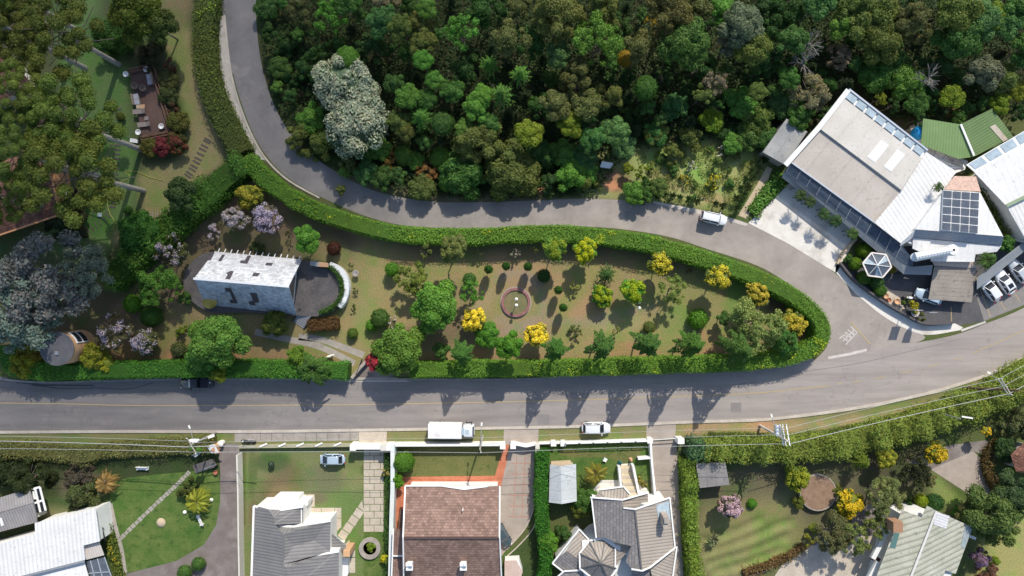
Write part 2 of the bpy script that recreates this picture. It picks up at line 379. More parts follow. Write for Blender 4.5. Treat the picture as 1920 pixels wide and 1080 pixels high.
TAN = (.21, .165, .075); DRY = (.205, .158, .072); GRN = (.075, .13, .03); SOIL = (.15, .085, .05); RSOIL = (.22, .115, .065); DARKS = (.075, .05, .032)
FOR = (.028, .03, .014)
# forest floor, clearing and verges
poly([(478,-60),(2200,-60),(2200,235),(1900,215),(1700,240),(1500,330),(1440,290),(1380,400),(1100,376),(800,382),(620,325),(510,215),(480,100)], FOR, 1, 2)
poly([(1180,275),(1290,270),(1400,265),(1440,300),(1385,395),(1225,380),(1195,330)], (.24,.25,.085), .95, 2)
poly([(1100,280),(1200,290),(1240,380),(1090,375)], (.20,.22,.075), .9, 2)
blob(1325,310,45,22,(.20,.27,.07),.7); blob(1345,372,32,10,(.27,.20,.10),.8); blob(1240,330,25,18,(.19,.16,.07),.6)
blob(1012,352,16,15,RSOIL,.95); blob(1158,338,26,20,(.20,.10,.06),.95); blob(1147,345,14,9,(.40,.17,.085),.9); blob(1150,325,16,8,(.24,.13,.08),.8); blob(1265,352,20,7,(.24,.17,.09),.6); blob(1180,318,14,12,(.15,.15,.05),.7)
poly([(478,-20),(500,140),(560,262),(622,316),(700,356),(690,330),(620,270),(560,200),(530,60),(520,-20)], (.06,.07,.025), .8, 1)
poly([(600,316),(705,359),(800,379),(1100,376),(1220,381),(1220,372),(1100,362),(800,366),(700,344)], (.17,.13,.085), .75, 1)
blob(545,175,20,10,(.25,.14,.09),.7); blob(1790,212,30,8,(.38,.19,.09),.9); blob(1700,235,30,14,(.10,.06,.05),.8)
# dry strip, lawn and beds north-west
poly([(-80,-60),(480,-60),(470,300),(430,320),(220,520),(-80,520)], (.065,.075,.035), 1, 1)
poly([(100,-40),(180,-40),(190,60),(250,130),(240,260),(262,290),(258,400),(200,520),(90,470),(60,300),(120,200)], (.085,.14,.045), 1, 2)
poly([(258,-40),(352,-40),(362,80),(392,200),(428,300),(380,330),(330,385),(250,470),(235,520),(210,440),(262,405),(262,330),(330,300),(352,240),(320,110)], (.215,.175,.085), 1, 1)
blob(200,340,50,90,(.10,.15,.05),.7); blob(300,360,40,50,(.20,.175,.075),.8); blob(190,60,35,30,(.05,.10,.03),.8); blob(180,395,30,45,(.06,.11,.035),.7)
blob(165,480,45,25,(.15,.135,.07),.7); blob(330,20,40,40,(.12,.085,.055),.6); blob(300,125,22,20,(.10,.085,.06),.7)
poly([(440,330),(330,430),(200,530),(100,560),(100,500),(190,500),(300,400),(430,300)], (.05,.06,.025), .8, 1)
# island garden
poly(ISLAND, DRY, 1, 1)
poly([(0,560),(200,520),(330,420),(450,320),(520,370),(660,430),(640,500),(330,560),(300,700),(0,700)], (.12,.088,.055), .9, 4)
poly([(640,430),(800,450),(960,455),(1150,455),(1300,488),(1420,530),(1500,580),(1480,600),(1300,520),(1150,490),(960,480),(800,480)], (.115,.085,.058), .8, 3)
poly([(700,650),(800,675),(1100,668),(1300,660),(1500,640),(1520,668),(1400,680),(1100,690),(760,697)], RSOIL, .85, 2)
poly([(200,640),(650,660),(650,695),(200,690)], (.20,.11,.065), .75, 2)
for b in ((610,450,60,22,(.105,.075,.05),.8),(560,420,60,25,(.115,.08,.055),.7),(690,540,40,60,(.20,.165,.07),.8),(700,620,35,30,(.20,.17,.065),.8),(770,640,60,25,(.13,.085,.055),.7),
          (850,620,60,30,(.12,.085,.055),.8),(960,510,90,35,(.27,.165,.095),.6),(1000,600,70,30,(.24,.16,.09),.7),(1075,560,40,45,(.29,.165,.095),.6),(1100,505,30,30,(.20,.17,.06),.7),
          (1200,620,90,25,(.19,.175,.06),.8),(1300,560,55,60,(.17,.165,.055),.8),(1330,640,60,22,(.27,.15,.08),.7),(1180,655,60,12,(.27,.14,.075),.7),(1090,640,45,14,(.23,.165,.075),.6),
          (1385,560,24,46,(.12,.17,.04),.85),(1270,600,40,26,(.14,.17,.05),.7),(1060,470,40,10,(.10,.10,.045),.6),(1160,600,50,20,(.26,.20,.11),.7),(690,600,24,30,(.16,.17,.055),.7),(905,560,20,30,(.25,.18,.10),.7),(1510,610,25,30,(.085,.058,.035),.8),(1480,570,40,20,(.07,.05,.032),.8),(310,620,45,30,(.24,.145,.08),.8),(240,580,30,20,(.17,.12,.07),.7),
          (250,660,30,25,(.21,.10,.055),.8),(330,670,20,12,(.27,.14,.07),.8),(450,660,25,20,(.26,.13,.07),.8),(520,560,70,20,(.10,.09,.05),.7),(480,640,80,14,(.15,.13,.06),.7),
          (600,650,60,10,(.16,.15,.055),.7),(350,590,25,20,(.16,.125,.06),.6),(520,460,35,18,(.14,.115,.05),.7),(620,470,30,25,(.20,.16,.075),.7),(400,440,60,25,(.105,.078,.055),.6),
          (940,630,30,16,(.24,.13,.075),.7),(890,660,30,12,(.27,.135,.07),.7),(1010,480,60,14,(.16,.125,.07),.6),(860,560,30,40,(.18,.14,.07),.6)):
    blob(*b)
# south verge
poly([(-60,806),(480,806),(960,798),(1300,786),(1480,783),(1600,763),(1720,740),(1860,698),(2000,650),(2000,690),(1860,735),(1740,780),(1600,815),(1300,822),(960,838),(-60,840)], (.155,.145,.06), 1, 1)
poly([(1268,790),(1480,786),(1500,800),(1460,822),(1280,822)], (.30,.185,.11), .9, 2)
poly([(1480,800),(1640,775),(1760,745),(1880,700),(1960,660),(1960,672),(1760,765),(1640,795),(1480,812)], (.28,.20,.11), .8, 1)
blob(1742,758,14,9,(.45,.19,.09),.9); blob(1420,800,30,10,(.38,.19,.11),.7)
poly([(-60,818),(420,822),(420,836),(-60,836)], (.12,.14,.045), .8, 1)
# south-west yard and south-east garden
poly([(-60,860),(400,850),(420,900),(240,1000),(200,1100),(-60,1100)], (.032,.045,.018), .95, 2)
blob(150,910,40,35,(.11,.085,.06),.8); blob(155,930,40,22,(.07,.085,.035),.6); blob(100,960,40,12,(.16,.15,.07),.7); blob(130,945,60,15,(.05,.075,.025),.6)
poly([(1300,860),(1480,870),(1640,860),(1700,900),(1640,960),(1560,1010),(1440,1080),(1300,1100)], (.095,.085,.05), 1, 2)
poly([(1310,955),(1480,930),(1500,985),(1440,1062),(1330,1082),(1312,1000)], (.175,.15,.06), .85, 3)
poly([(1310,1000),(1560,985),(1450,1070),(1330,1082)], (.15,.155,.05), .7, 3)
for st_ in ([(1318,1046),(1400,1018),(1440,1000),(1488,983)],[(1324,1066),(1400,1044),(1440,1028),(1478,1010)],[(1335,1082),(1410,1058),(1464,1034)],[(1316,1022),(1380,1000),(1430,978)]):
    paint(inpoly(qx*.4+px*.6, qy*.4+py*.6, strip([(x, y-9) for x, y in st_], .8)), (.055,.058,.024), .95, 1); paint(inpoly(qx*.5+px*.5, qy*.5+py*.5, strip(st_, .75)), (.26,.245,.09), .95, 1)
poly([(1740,880),(1780,920),(1830,950),(1800,960),(1740,940)], (.16,.19,.05), .9, 1)
poly([(1840,930),(2000,930),(2000,1120),(1800,1120),(1850,1020)], (.235,.215,.075), 1, 2)
poly([(1640,850),(1760,840),(1740,900),(1660,960),(1600,990),(1560,1010),(1600,950)], (.06,.05,.035), .8, 2)
poly([(458,838),(684,838),(684,1120),(458,1120)], (.125,.135,.055), 1, 0)
poly([(560,930),(684,880),(684,1120),(640,1000)], (.095,.15,.04), .9, 4); blob(660,900,26,22,(.16,.155,.07),.8); blob(600,900,45,26,(.105,.105,.065),.7); blob(590,935,26,12,(.125,.10,.065),.8)
poly([(495,905),(540,868),(568,872),(566,925),(558,934),(488,945)], (.115,.085,.05), .9, 2); blob(535,925,30,12,(.15,.11,.055),.8); blob(510,868,34,18,(.05,.075,.03),.85); blob(473,890,9,50,(.075,.095,.035),.8); blob(475,965,10,26,(.12,.085,.05),.7)
for st_ in ([(928,530),(940,518),(968,512),(998,518),(1015,540),(1018,570),(1008,595),(985,612),(955,612),(930,598)],[(1015,600),(1060,604),(1120,598),(1170,585),(1230,575)],[(1000,600),(960,618),(900,640)],[(985,520),(1010,535),(1022,590)]):
    paint(inpoly(qx*.6+px*.4, qy*.6+py*.4, strip(smooth(st_, 4), 1.1)), (.215,.165,.125), .75, 1)
lum = col@np.array([.25,.65,.1]); col = (col*.88+lum[..., None]*.12)*1.34
fy, fx = gx.shape
tint = np.concatenate([col, np.ones(col.shape[:2]+(1,))], -1).reshape(-1, 4).astype(np.float32)
me = bpy.data.meshes.new('ground')
vv = np.stack([gx, gy, 0*gx], -1).reshape(-1, 3)
ii = np.arange(fy*fx).reshape(fy, fx); fc = np.stack([ii[:-1, :-1], ii[:-1, 1:], ii[1:, 1:], ii[1:, :-1]], -1).reshape(-1, 4)
me.from_pydata(vv.tolist(), [], fc.tolist())
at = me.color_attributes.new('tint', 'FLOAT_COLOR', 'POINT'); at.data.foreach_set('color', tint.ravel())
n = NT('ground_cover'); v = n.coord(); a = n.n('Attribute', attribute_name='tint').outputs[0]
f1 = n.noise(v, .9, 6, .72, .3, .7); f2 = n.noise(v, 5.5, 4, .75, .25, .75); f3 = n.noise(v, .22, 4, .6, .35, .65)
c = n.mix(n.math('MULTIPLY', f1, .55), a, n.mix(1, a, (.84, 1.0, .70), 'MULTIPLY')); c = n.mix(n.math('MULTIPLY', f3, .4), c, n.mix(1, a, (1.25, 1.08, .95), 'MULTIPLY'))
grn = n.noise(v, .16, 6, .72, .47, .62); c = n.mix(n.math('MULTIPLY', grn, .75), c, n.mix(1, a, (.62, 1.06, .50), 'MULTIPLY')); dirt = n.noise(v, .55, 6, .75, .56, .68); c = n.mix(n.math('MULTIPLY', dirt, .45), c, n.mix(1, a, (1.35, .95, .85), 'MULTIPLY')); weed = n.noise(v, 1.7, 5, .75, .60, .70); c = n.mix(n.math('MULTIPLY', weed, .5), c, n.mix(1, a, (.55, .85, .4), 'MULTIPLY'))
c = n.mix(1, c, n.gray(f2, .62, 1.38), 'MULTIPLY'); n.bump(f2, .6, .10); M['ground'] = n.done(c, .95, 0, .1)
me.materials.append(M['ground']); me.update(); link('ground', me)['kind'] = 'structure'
def grassmat(name, a, b, c, s=.35):
    n = NT(name); v = n.coord(); k = n.mix(n.noise(v, s, 5, .7, .34, .66), a, b); k = n.mix(n.noise(v, s*2.6, 4, .7, .54, .7), k, c)
    f = n.noise(v, 6, 4, .75, .25, .75); k = n.mix(1, k, n.gray(f, .65, 1.35), 'MULTIPLY'); n.bump(f, .6, .1); return n.done(k, .95, 0, .1)
M['lawn'] = grassmat('lawn_grass', (.06,.125,.026), (.135,.175,.05), (.038,.085,.02))
M['lawn_dry'] = grassmat('dry_lawn_grass', (.115,.135,.045), (.17,.16,.06), (.08,.11,.03))
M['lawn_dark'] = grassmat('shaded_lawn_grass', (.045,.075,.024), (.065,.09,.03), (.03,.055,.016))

# ---------------------------------------------------------------- roads
ROAD_TOP = [(-700,690),(-60,702),(20,715),(100,719),(200,716),(340,713),(480,713),(760,713),(960,713),(1100,706),(1250,699),(1400,691),(1525,676),(1600,664),(1700,646),(1790,628),(1850,606),(1920,577),(2060,500),(2700,100)]
ROAD_BOT = [(2700,230),(2060,590),(1920,669),(1860,697),(1800,718),(1720,740),(1600,764),(1440,784),(1300,789),(1100,797),(960,800),(700,804),(480,807),(200,807),(-60,809),(-700,815)]
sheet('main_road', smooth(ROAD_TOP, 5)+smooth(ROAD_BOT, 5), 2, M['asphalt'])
UP_L = [(410,-420),(416,-40),(420,40),(440,150),(470,240),(500,292),(540,333),(600,368),(680,403),(760,423),(880,428),(960,427),(1050,424),(1150,428),(1250,443),(1330,468),(1420,498),(1480,533),(1530,573),(1556,610),(1550,650),(1525,678)]
UP_R = [(1700,648),(1735,632),(1690,608),(1650,588),(1600,548),(1565,512),(1480,455),(1400,418),(1320,396),(1220,379),(1100,373),(1000,376),(900,379),(800,377),(700,357),(620,316),(560,270),(520,210),(495,140),(482,60),(480,-40),(478,-420)]
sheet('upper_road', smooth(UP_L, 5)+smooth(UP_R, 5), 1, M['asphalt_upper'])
# kerbs are real steps
def ribbon(name, pts, wd, h, m, kind='structure', z0=0.0, parent=None):
    mb = MB(); P = [G(p[0], p[1], 0) for p in pts]; n = len(P); L = []; Rr = []
    for i in range(n):
        d = P[min(i+1, n-1)]-P[max(i-1, 0)]; d.normalize(); nn = Vector((-d.y, d.x, 0))*wd/2
        L.append(P[i]+nn); Rr.append(P[i]-nn)
    vs = []
    for i in range(n):
        for q, z in ((L[i], z0), (L[i], z0+h), (Rr[i], z0+h), (Rr[i], z0)): vs.append((q.x, q.y, z))
    fs = []
    for i in range(n-1):
        for k in range(3): fs.append((i*4+k+1, i*4+k, (i+1)*4+k, (i+1)*4+k+1))
    fs += [(0, 1, 2, 3), ((n-1)*4+3, (n-1)*4+2, (n-1)*4+1, (n-1)*4)]
    mb.add(vs, fs); o = mb.build(name, m, parent)
    if kind: o['kind'] = kind
    return o
sB = smooth(ROAD_BOT[1:-1], 5)
ribbon('kerb', [(x, y+2) for x, y in sB], .42, .13, M['kerb'])
ribbon('kerb', [(x, y-2) for x, y in smooth(ROAD_TOP[1:13], 4)], .3, .12, M['stone'])
ribbon('kerb', [(x-3, y-1) for x, y in smooth([(424,30),(430,90),(438,145),(455,205),(479,262),(505,303),(545,340),(602,372)], 4)], .28, .13, M['kerb'])
sheet('sidewalk', smooth([(402,30),(408,100),(413,140),(434,200),(460,262),(486,298)], 4)+smooth([(503,302),(477,262),(453,205),(436,145),(428,90),(423,30)], 4), 3, M['concrete'])
# worn patches and cracks on the asphalt, centre lines and lettering
mr = bpy.data.objects['main_road']
def part_sheet(name, pts, layer, m, parent): return sheet(name, pts, layer, m, None, parent)
part_sheet('repair_patch', [(1008,777),(1030,777),(1030,796),(1008,796)], 4, M['patch'], mr)
part_sheet('repair_patch', [(1370,755),(1390,755),(1390,773),(1370,773)], 4, M['patch'], mr)
ur = bpy.data.objects['upper_road']
part_sheet('repair_patch', [(432,115),(450,128),(470,125),(466,140),(448,147),(434,135)], 4, M['patch'], ur)
part_sheet('repair_patch', [(1172,396),(1200,398),(1198,414),(1172,412)], 4, M['patch'], ur)
part_sheet('crack', strip([(175,722),(178,727),(230,730),(255,727),(288,717)], .12), 4, M['asphalt_dark'], mr)
part_sheet('skid_mark', strip([(30,716),(80,722),(175,723)], .3), 4, M['asphalt_dark'], mr)
part_sheet('skid_mark', strip([(60,722),(110,728),(175,728)], .16), 4, M['asphalt_dark'], mr)
part_sheet('tar_streak', strip(smooth([(1000,742),(1150,738),(1300,729),(1420,716)], 4), .10), 4, M['patch'], mr)
part_sheet('tar_streak', strip(smooth([(260,738),(480,739),(700,737)], 4), .10), 4, M['patch'], mr)
part_sheet('tar_streak', strip(smooth([(1480,700),(1600,683),(1700,660),(1800,636)], 4), .12), 4, M['patch'], mr)
part_sheet('centre_line', strip(smooth([(-60,755),(120,757),(240,760),(480,760),(700,758),(960,753),(1200,746),(1400,738),(1450,734),(1556,723)], 4), .14), 5, M['yellow_line'], mr)
dash = smooth([(1570,720),(1640,710),(1740,688),(1822,664)], 10)
for i in range(0, len(dash)-3, 5): part_sheet('centre_dash', strip(dash[i:i+3], .13), 5, M['yellow_line'], mr)
part_sheet('centre_line', strip(smooth([(1824,662),(1870,642),(1925,617),(2000,580)], 4), .13), 5, M['yellow_line'], mr)
part_sheet('stop_line', strip([(1553,671),(1590,664.5),(1625,656)], .42), 5, M['white_line'], mr)
part_sheet('lane_line', strip([(1594,603),(1613,624),(1632,645)], .2), 5, M['yellow_line'], ur)
def letters(name, txt, cx, cy, ax, lw, lh, gap, m, parent, layer=5, sw=.16):
    """block capitals; ax = image direction (degrees, clockwise from +x) in which the word is read"""
    F = {'P': [((0,0),(0,1)),((0,1),(1,1)),((1,1),(1,.5)),((1,.5),(0,.5))], 'A': [((0,0),(0,1)),((0,1),(1,1)),((1,1),(1,0)),((0,.5),(1,.5))],
         'R': [((0,0),(0,1)),((0,1),(1,1)),((1,1),(1,.5)),((1,.5),(0,.5)),((.3,.5),(1,0))], 'E': [((0,0),(0,1)),((0,1),(1,1)),((0,.5),(.8,.5)),((0,0),(1,0))]}
    a = R(ax); u = Vector((math.cos(a), -math.sin(a))); vv = Vector((-u.y, u.x)); c = G(cx, cy); tot = len(txt)*lw+(len(txt)-1)*gap
    mb = MB(); k = 0
    for i, ch in enumerate(txt):
        ox = -tot/2+i*(lw+gap)
        for p, q in F[ch]:
            p2 = Vector((c.x, c.y))+u*(ox+p[0]*lw)+vv*(p[1]-.5)*lh; q2 = Vector((c.x, c.y))+u*(ox+q[0]*lw)+vv*(q[1]-.5)*lh
            d = (q2-p2).normalized()*sw/2; p2 -= d; q2 += d; nn = Vector((-d.y, d.x)); z = .004*layer+.0006*k; k += 1
            mb.add([(*(p2-nn), z), (*(q2-nn), z), (*(q2+nn), z), (*(p2+nn), z)], [(0,1,2,3)])
    o = mb.build(name, m, parent); return o
letters('lettering', 'PARE', 1591, 629, 134, .46, 1.35, .22, M['white_line'], ur, 5, .15)
# ---------------------------------------------------------------- pavements, forecourts, drives, lawns (all setting)
M['joint_pink'] = plain('joint_brick', (.40,.22,.17), .9, 0, .2, .3)
sheet('forecourt', [(1403,418),(1440,385),(1480,343),(1600,425),(1603,450),(1568,512),(1480,458)], 5, M['concrete_white'])
sheet('sidewalk', smooth([(1566,510),(1572,494),(1600,528),(1650,566),(1690,590),(1735,610),(1790,606)], 4)+[(1806,614)]+smooth([(1800,619),(1740,628),(1700,617),(1655,592),(1605,552)], 4), 5, M['concrete_white'])
sheet('sidewalk', smooth([(1225,377),(1320,395),(1380,412),(1404,420)], 4)+smooth([(1398,424),(1370,416),(1310,401),(1225,381)], 4), 5, M['concrete'])
sheet('parking_apron', [(1575,497),(1690,455),(1960,455),(1960,545),(1845,602),(1800,610),(1735,609),(1690,588),(1650,564),(1604,528)], 4, M['asphalt_dark'])
sheet('parking_apron', [(1832,560),(1845,602),(1920,572),(2000,520),(1940,500)], 6, M['patch'])
for a, b in (((1828,516),(1857,594)),((1876,568),(1886,581)),((1903,551),(1912,566)),((1784,610),(1783,575))):
    sheet('parking_line', strip([a, b], .12), 8, M['yellow_line'])
sheet('crossing_bar', [(1801,618),(1847,602),(1849,605),(1803,622)], 8, M['white_line'])
sheet('gravel_patch', [(1665,545),(1690,560),(1700,590),(1670,575),(1650,556)], 6, M['slab_stone'])
sheet('footpath', [(1384,404),(1399,410),(1422,380),(1440,338),(1448,316),(1438,312),(1420,345)], 5, M['wood_pale'])
sheet('garden_path', strip(smooth([(478,622),(540,636),(600,650),(665,682)], 4), 1.0), 3, M['stone'])
sheet('garden_path', strip(smooth([(560,632),(600,636),(640,650),(682,666)], 4), 1.0), 3, M['stone'])
sheet('gateway', [(655,712),(690,664),(720,668),(740,712)], 4, M['drive_grey'])
sheet('gateway_apron', [(645,716),(660,708),(745,708),(770,716)], 5, M['concrete'])
sheet('driveway', [(408,832),(448,832),(455,1100),(236,1100),(236,1076),(330,1052),(382,1022),(405,985),(413,940),(413,880)], 3, M['drive_grey'])
sheet('lawn', smooth([(236,1072),(232,1040),(224,1010),(216,985),(206,950),(215,905),(270,892),(350,885),(400,880),(412,905),(412,960),(402,998),(375,1030),(330,1052)], 4, True), 2, M['lawn'])
gp = smooth([(226,1010),(260,976),(300,938),(330,910),(356,884)], 6)
for i in range(len(gp)-1):
    p_, q_ = np.array(gp[i]), np.array(gp[i+1]); e_ = (q_-p_)/2; u_ = e_/np.hypot(*e_); w_ = np.array([-u_[1], u_[0]])*(3.6+.5*math.sin(i*2.3))
    sheet('paving_slab', [tuple(p_-w_), tuple(p_-w_+e_*1.7), tuple(p_+w_+e_*1.7), tuple(p_+w_)], 4, M['stone'])
sheet('garden_path', strip([(207,944),(216,985),(228,1030),(235,1074)], .6), 4, M['stone'])
sheet('lawn', [(682,842),(732,842),(732,1100),(682,1100)], 1, M['lawn'])
sheet('sidewalk', [(440,812),(672,809),(672,826),(440,829)], 3, M['stone'])
for x in range(488, 670, 21): sheet('joint', [(x, 812),(x+1.2, 812),(x+1.2, 827),(x, 827)], 5, M['drive_grey'])
sheet('driveway', [(672,806),(726,805),(724,832),(674,834)], 4, M['slab_stone'])
sheet('driveway', [(945,800),(1010,799),(1009,832),(944,834)], 4, M['drive_conc'])
sheet('driveway', [(1212,793),(1268,790),(1266,822),(1212,826)], 4, M['drive_conc'])
sheet('lawn', [(758,838),(944,838),(930,893),(758,893)], 3, M['lawn_dry'])
sheet('terrace', [(742,894),(928,892),(945,834),(957,834),(938,918),(938,1000),(738,1100),(738,930)], 4, M['terrace_red'])
sheet('driveway', smooth([(948,838),(1003,838),(1005,900),(1001,945),(985,990),(950,1030)], 4)+[(935,1050),(935,900)], 3, M['drive_conc'])
for t in range(6):
    y = 868+t*20; sheet('paving_joint', [(958-t*1.5, y),(998-t, y),(998-t, y+1.5),(958-t*1.5, y+1.5)], 5, M['joint_pink'])
for x in (968, 984): sheet('paving_joint', [(x, 855),(x+1.4, 855),(x-5, 970),(x-6.4, 970)], 6, M['joint_pink'])
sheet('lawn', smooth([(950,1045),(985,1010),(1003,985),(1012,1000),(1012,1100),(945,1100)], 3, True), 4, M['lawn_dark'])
ribbon('kerb', smooth([(1004,915),(1001,950),(985,990),(950,1030)], 4), .16, .12, M['kerb'])
ribbon('kerb', smooth([(1008,960),(1000,990),(975,1020),(948,1045)], 4), .16, .12, M['kerb'])
sheet('lawn', [(1018,835),(1225,832),(1225,900),(1140,900),(1095,945),(1018,945)], 2, M['lawn'])
sheet('flower_bed', smooth([(1052,843),(1090,846),(1150,850),(1195,838),(1200,852),(1170,870),(1140,858),(1060,856)], 3, True), 3, M['lawn_dry'])
sheet('driveway', [(1216,826),(1268,824),(1282,1100),(1230,1100)], 3, M['drive_conc'])
sheet('terrace', [(1112,918),(1128,900),(1162,900),(1165,870),(1186,868),(1195,905),(1212,915),(1224,935),(1224,960),(1112,945)], 4, M['concrete_white'])
sheet('driveway', [(1745,880),(1825,846),(1850,870),(1870,915),(1832,938),(1810,922),(1760,890)], 4, M['drive_conc'])
sheet('driveway', [(1700,862),(1780,835),(1850,825),(1870,860),(1825,846),(1745,880),(1730,890)], 3, M['drive_grey'])
sheet('patio', [(1440,1100),(1465,1060),(1530,1020),(1600,1005),(1650,1005),(1640,1100)], 4, M['slab_stone'])
sheet('driveway', [(1600,960),(1650,935),(1672,965),(1655,1010),(1590,1010)], 3, M['drive_grey'])
ribbon('kerb', smooth([(1400,1085),(1450,1062),(1500,1032),(1560,1008)], 4), .2, .12, M['drive_grey'])
# ---------------------------------------------------------------- buildings
def lift(pts, ref, dz=.03):
    """put surveyed outline points on the (best fitting) plane of a 3-D roof polygon"""
    W_ = np.array([V3(p)[:] for p in ref]); A = np.c_[W_[:, 0], W_[:, 1], np.ones(len(W_))]; (a, b_, c), *_ = np.linalg.lstsq(A, W_[:, 2], rcond=None); out = []
    for p in pts:
        q = G(p[0], p[1], 0); t = (c-H)/(-H-a*q.x-b_*q.y)
        out.append((p[0], p[1], H*(1-t)+dz-ZO[0]))
    return out
def roof(name, pts, m, parent, th=.12, along=None):
    mb = MB(); mb.slab([V3(p) for p in pts], th, along); return mb.build(name, m, parent)
def walls(pts, z1, m, parent, name='wall', z0=0.0, inset=.96):
    P = [V3(p) for p in pts]; c = sum(P, Vector((0, 0, 0)))/len(P)
    P = [(c.x+(p.x-c.x)*inset, c.y+(p.y-c.y)*inset) for p in P]
    if z1 > 2.3: z1 += ZO[0]
    mb = MB(); mb.prism(P, z0, z1); return mb.build(name, m, parent)
def bars(name, segs, wd, ht, m, parent):
    mb = MB()
    for a, b in segs: mb.bar(V3(a), V3(b), wd, ht)
    return mb.build(name, m, parent)
def lerp(a, b, t): return tuple(a[i]+(b[i]-a[i])*t for i in range(len(a)))
def panes(n, quad, m, parent, name='pane', gap=.08, th=.06):
    """n glass panes side by side along the first edge of a quad"""
    a, b, c, d = quad
    for i in range(n):
        t0 = (i+gap)/n; t1 = (i+1-gap)/n
        roof(name, [lerp(a, b, t0), lerp(a, b, t1), lerp(d, c, t1), lerp(d, c, t0)], m, parent, th)
# --- restaurant with the beige roof
ZO[0] = -1.1
b = root('restaurant_building', G(1620, 330), 'large roadside building under beige and white sheet roofs with a square glass skylight', 'building')
walls([(1488,303,4),(1640,414,4),(1690,356,4),(1732,294,4),(1592,180,4)], 4.6, M['offwhite'], b)
low = [(1485,304,4.8),(1640,417,4.8),(1690,357,5.5),(1536,241,5.5)]; up = [(1536,240,5.8),(1690,356,5.8),(1728,296,6.5),(1583,184,6.5)]
roof('roof', low, M['roof_beige'], b); r2 = roof('roof', up, M['roof_beige_light'], b)
roof('light_panel', lift([(1652,262),(1667,272),(1641,305),(1626,294)], up), M['white'], r2, .04)
roof('light_panel', lift([(1683,279),(1697,290),(1671,322),(1657,312)], up), M['white'], r2, .04)
bars('fascia', [((1472,310,4.9),(1536,238,5.9)),((1536,238,5.9),(1590,169,6.7))], .75, .15, M['white'], b)
bars('gutter', [((1537,242,5.56),(1690,358,5.56))], .22, .14, M['grey_metal'], b)
bars('gutter', [((1484,305,4.75),(1640,418,4.75))], .2, .14, M['steel'], b)
sk = roof('skylight_strip', [(1583,183,6.4),(1591,169,6.4),(1737,283,6.4),(1728,296,6.4)], M['white'], b, .2)
panes(8, [(1584.5,182,6.62),(1728,293,6.62),(1735,283,6.62),(1591.5,171.5,6.62)], M['glass_blue'], sk)
bars('edge_rail', [((1591,168,6.5),(1738,282,6.5))], .25, .25, M['steel'], b)
roof('roof', [(1690,357.5,5.4),(1728,297,5.4),(1737,285,5.4),(1794,322,5.4),(1777,343,5.4),(1770,360,5.4),(1715,431,5.4),(1689,456,5.4),(1640,418,5.4)], M['roof_white'], b, .15, (.55, -.83))
walls([(1650,417,4.5),(1690,452,4.5),(1712,462,4.5),(1872,458,4.5),(1845,400,4.5),(1826,340,4.5),(1790,335,4.5),(1740,295,4.5),(1690,357,4.5)], 4.35, M['white_wall'], b)
roof('roof', [(1771,357,6.2),(1838,361,6.2),(1881,443,6.0),(1716,430,6.0)], M['roof_white_seam'], b, .9)
roof('hip_roof', [(1772,355,6.35),(1790,330,5.9),(1830,331,5.9),(1839,359,6.35)], plain('faded_pink_sheet', (.52,.36,.29), .7, 0, .2, .45), b, .3)
fr = roof('skylight_frame', [(1769,356,6.55),(1837,361,6.55),(1834,438,6.45),(1766,431,6.45)], M['white'], b, .3)
Q = [(1769,356,6.62),(1837,361,6.62),(1834,438,6.52),(1766,431,6.52)]
for j in range(5):
    t0, t1 = j/5, (j+1)/5; panes(4, [lerp(Q[0],Q[3],t0+.014), lerp(Q[1],Q[2],t0+.014), lerp(Q[1],Q[2],t1-.014), lerp(Q[0],Q[3],t1-.014)], M['glass_grey'], fr, 'pane', .05, .05)
roof('skirt_roof', [(1716,431,5.9),(1882,444,5.9),(1878,460,4.9),(1712,445,4.9)], roofmat('grey_skirt_sheet', (.27,.30,.34), (.33,.36,.40), 'corr', .4, .3, None, .15), b, .1)
roof('skirt_roof', [(1716,431,5.9),(1712,445,4.9),(1688,462,4.9),(1690,455,5.3)], M['roof_white_seam'], b, .1)
roof('lower_roof', [(1712,446,4.7),(1878,461,4.7),(1869,472,4.5),(1829,477,4.5),(1827,491,4.4),(1746,490,4.4),(1745,480,4.4),(1711,466,4.4)], M['roof_white_seam'], b, .12, (0, -1))
mb = MB(); A = G(1716,482,4.9); B2 = G(1783,469,6.2); seg = [A+(B2-A)*(i/24) for i in range(25)]
for i in range(24): mb.tube([seg[i], seg[i+1]], .66 if i % 2 else .70, 12)
mb.tube([G(1716,482,4.9), G(1716,482,3.2)], .66, 12); du = mb.build('exhaust_duct', M['duct'], b)
mb = MB(); mb.lathe([(.30,-1.3),(.80,-1.25),(.84,.1),(.72,.36),(.20,.42),(.20,-.3)], B2+Vector((.1,0,.15)), 20); mb.build('duct_hood', M['white'], du)
mb = MB(); mb.lathe([(.17,.40),(.17,.44)], B2+Vector((.1,0,.15)), 12); mb.build('duct_hole', M['black'], du)
cd = [(1470,322,4.0),(1478,309,4.6),(1485,305,4.6),(1640,419,4.6),(1689,457,4.6),(1713,487,4.5),(1712,500,4.1),(1690,492,4.0),(1632,446,4.0)]
ca = roof('canopy', cd, M['canopy_dark'], b, .08)
bars('canopy_bar', [(lerp((1482,308,4.65),(1690,461,4.6),t), lerp((1474,322,4.1),(1678,485,4.05),t)) for t in [i/11 for i in range(12)]], .08, .06, M['grey_metal'], ca)
roof('canopy', [(1470,322.5,3.95),(1632,446.5,3.95),(1690,492.5,3.95),(1712,500.5,3.95),(1749,497,3.9),(1746,516,3.4),(1694,514,3.4),(1600,434,3.4),(1466,333,3.4)], M['canopy_grey'], b, .06, (.55, .83))
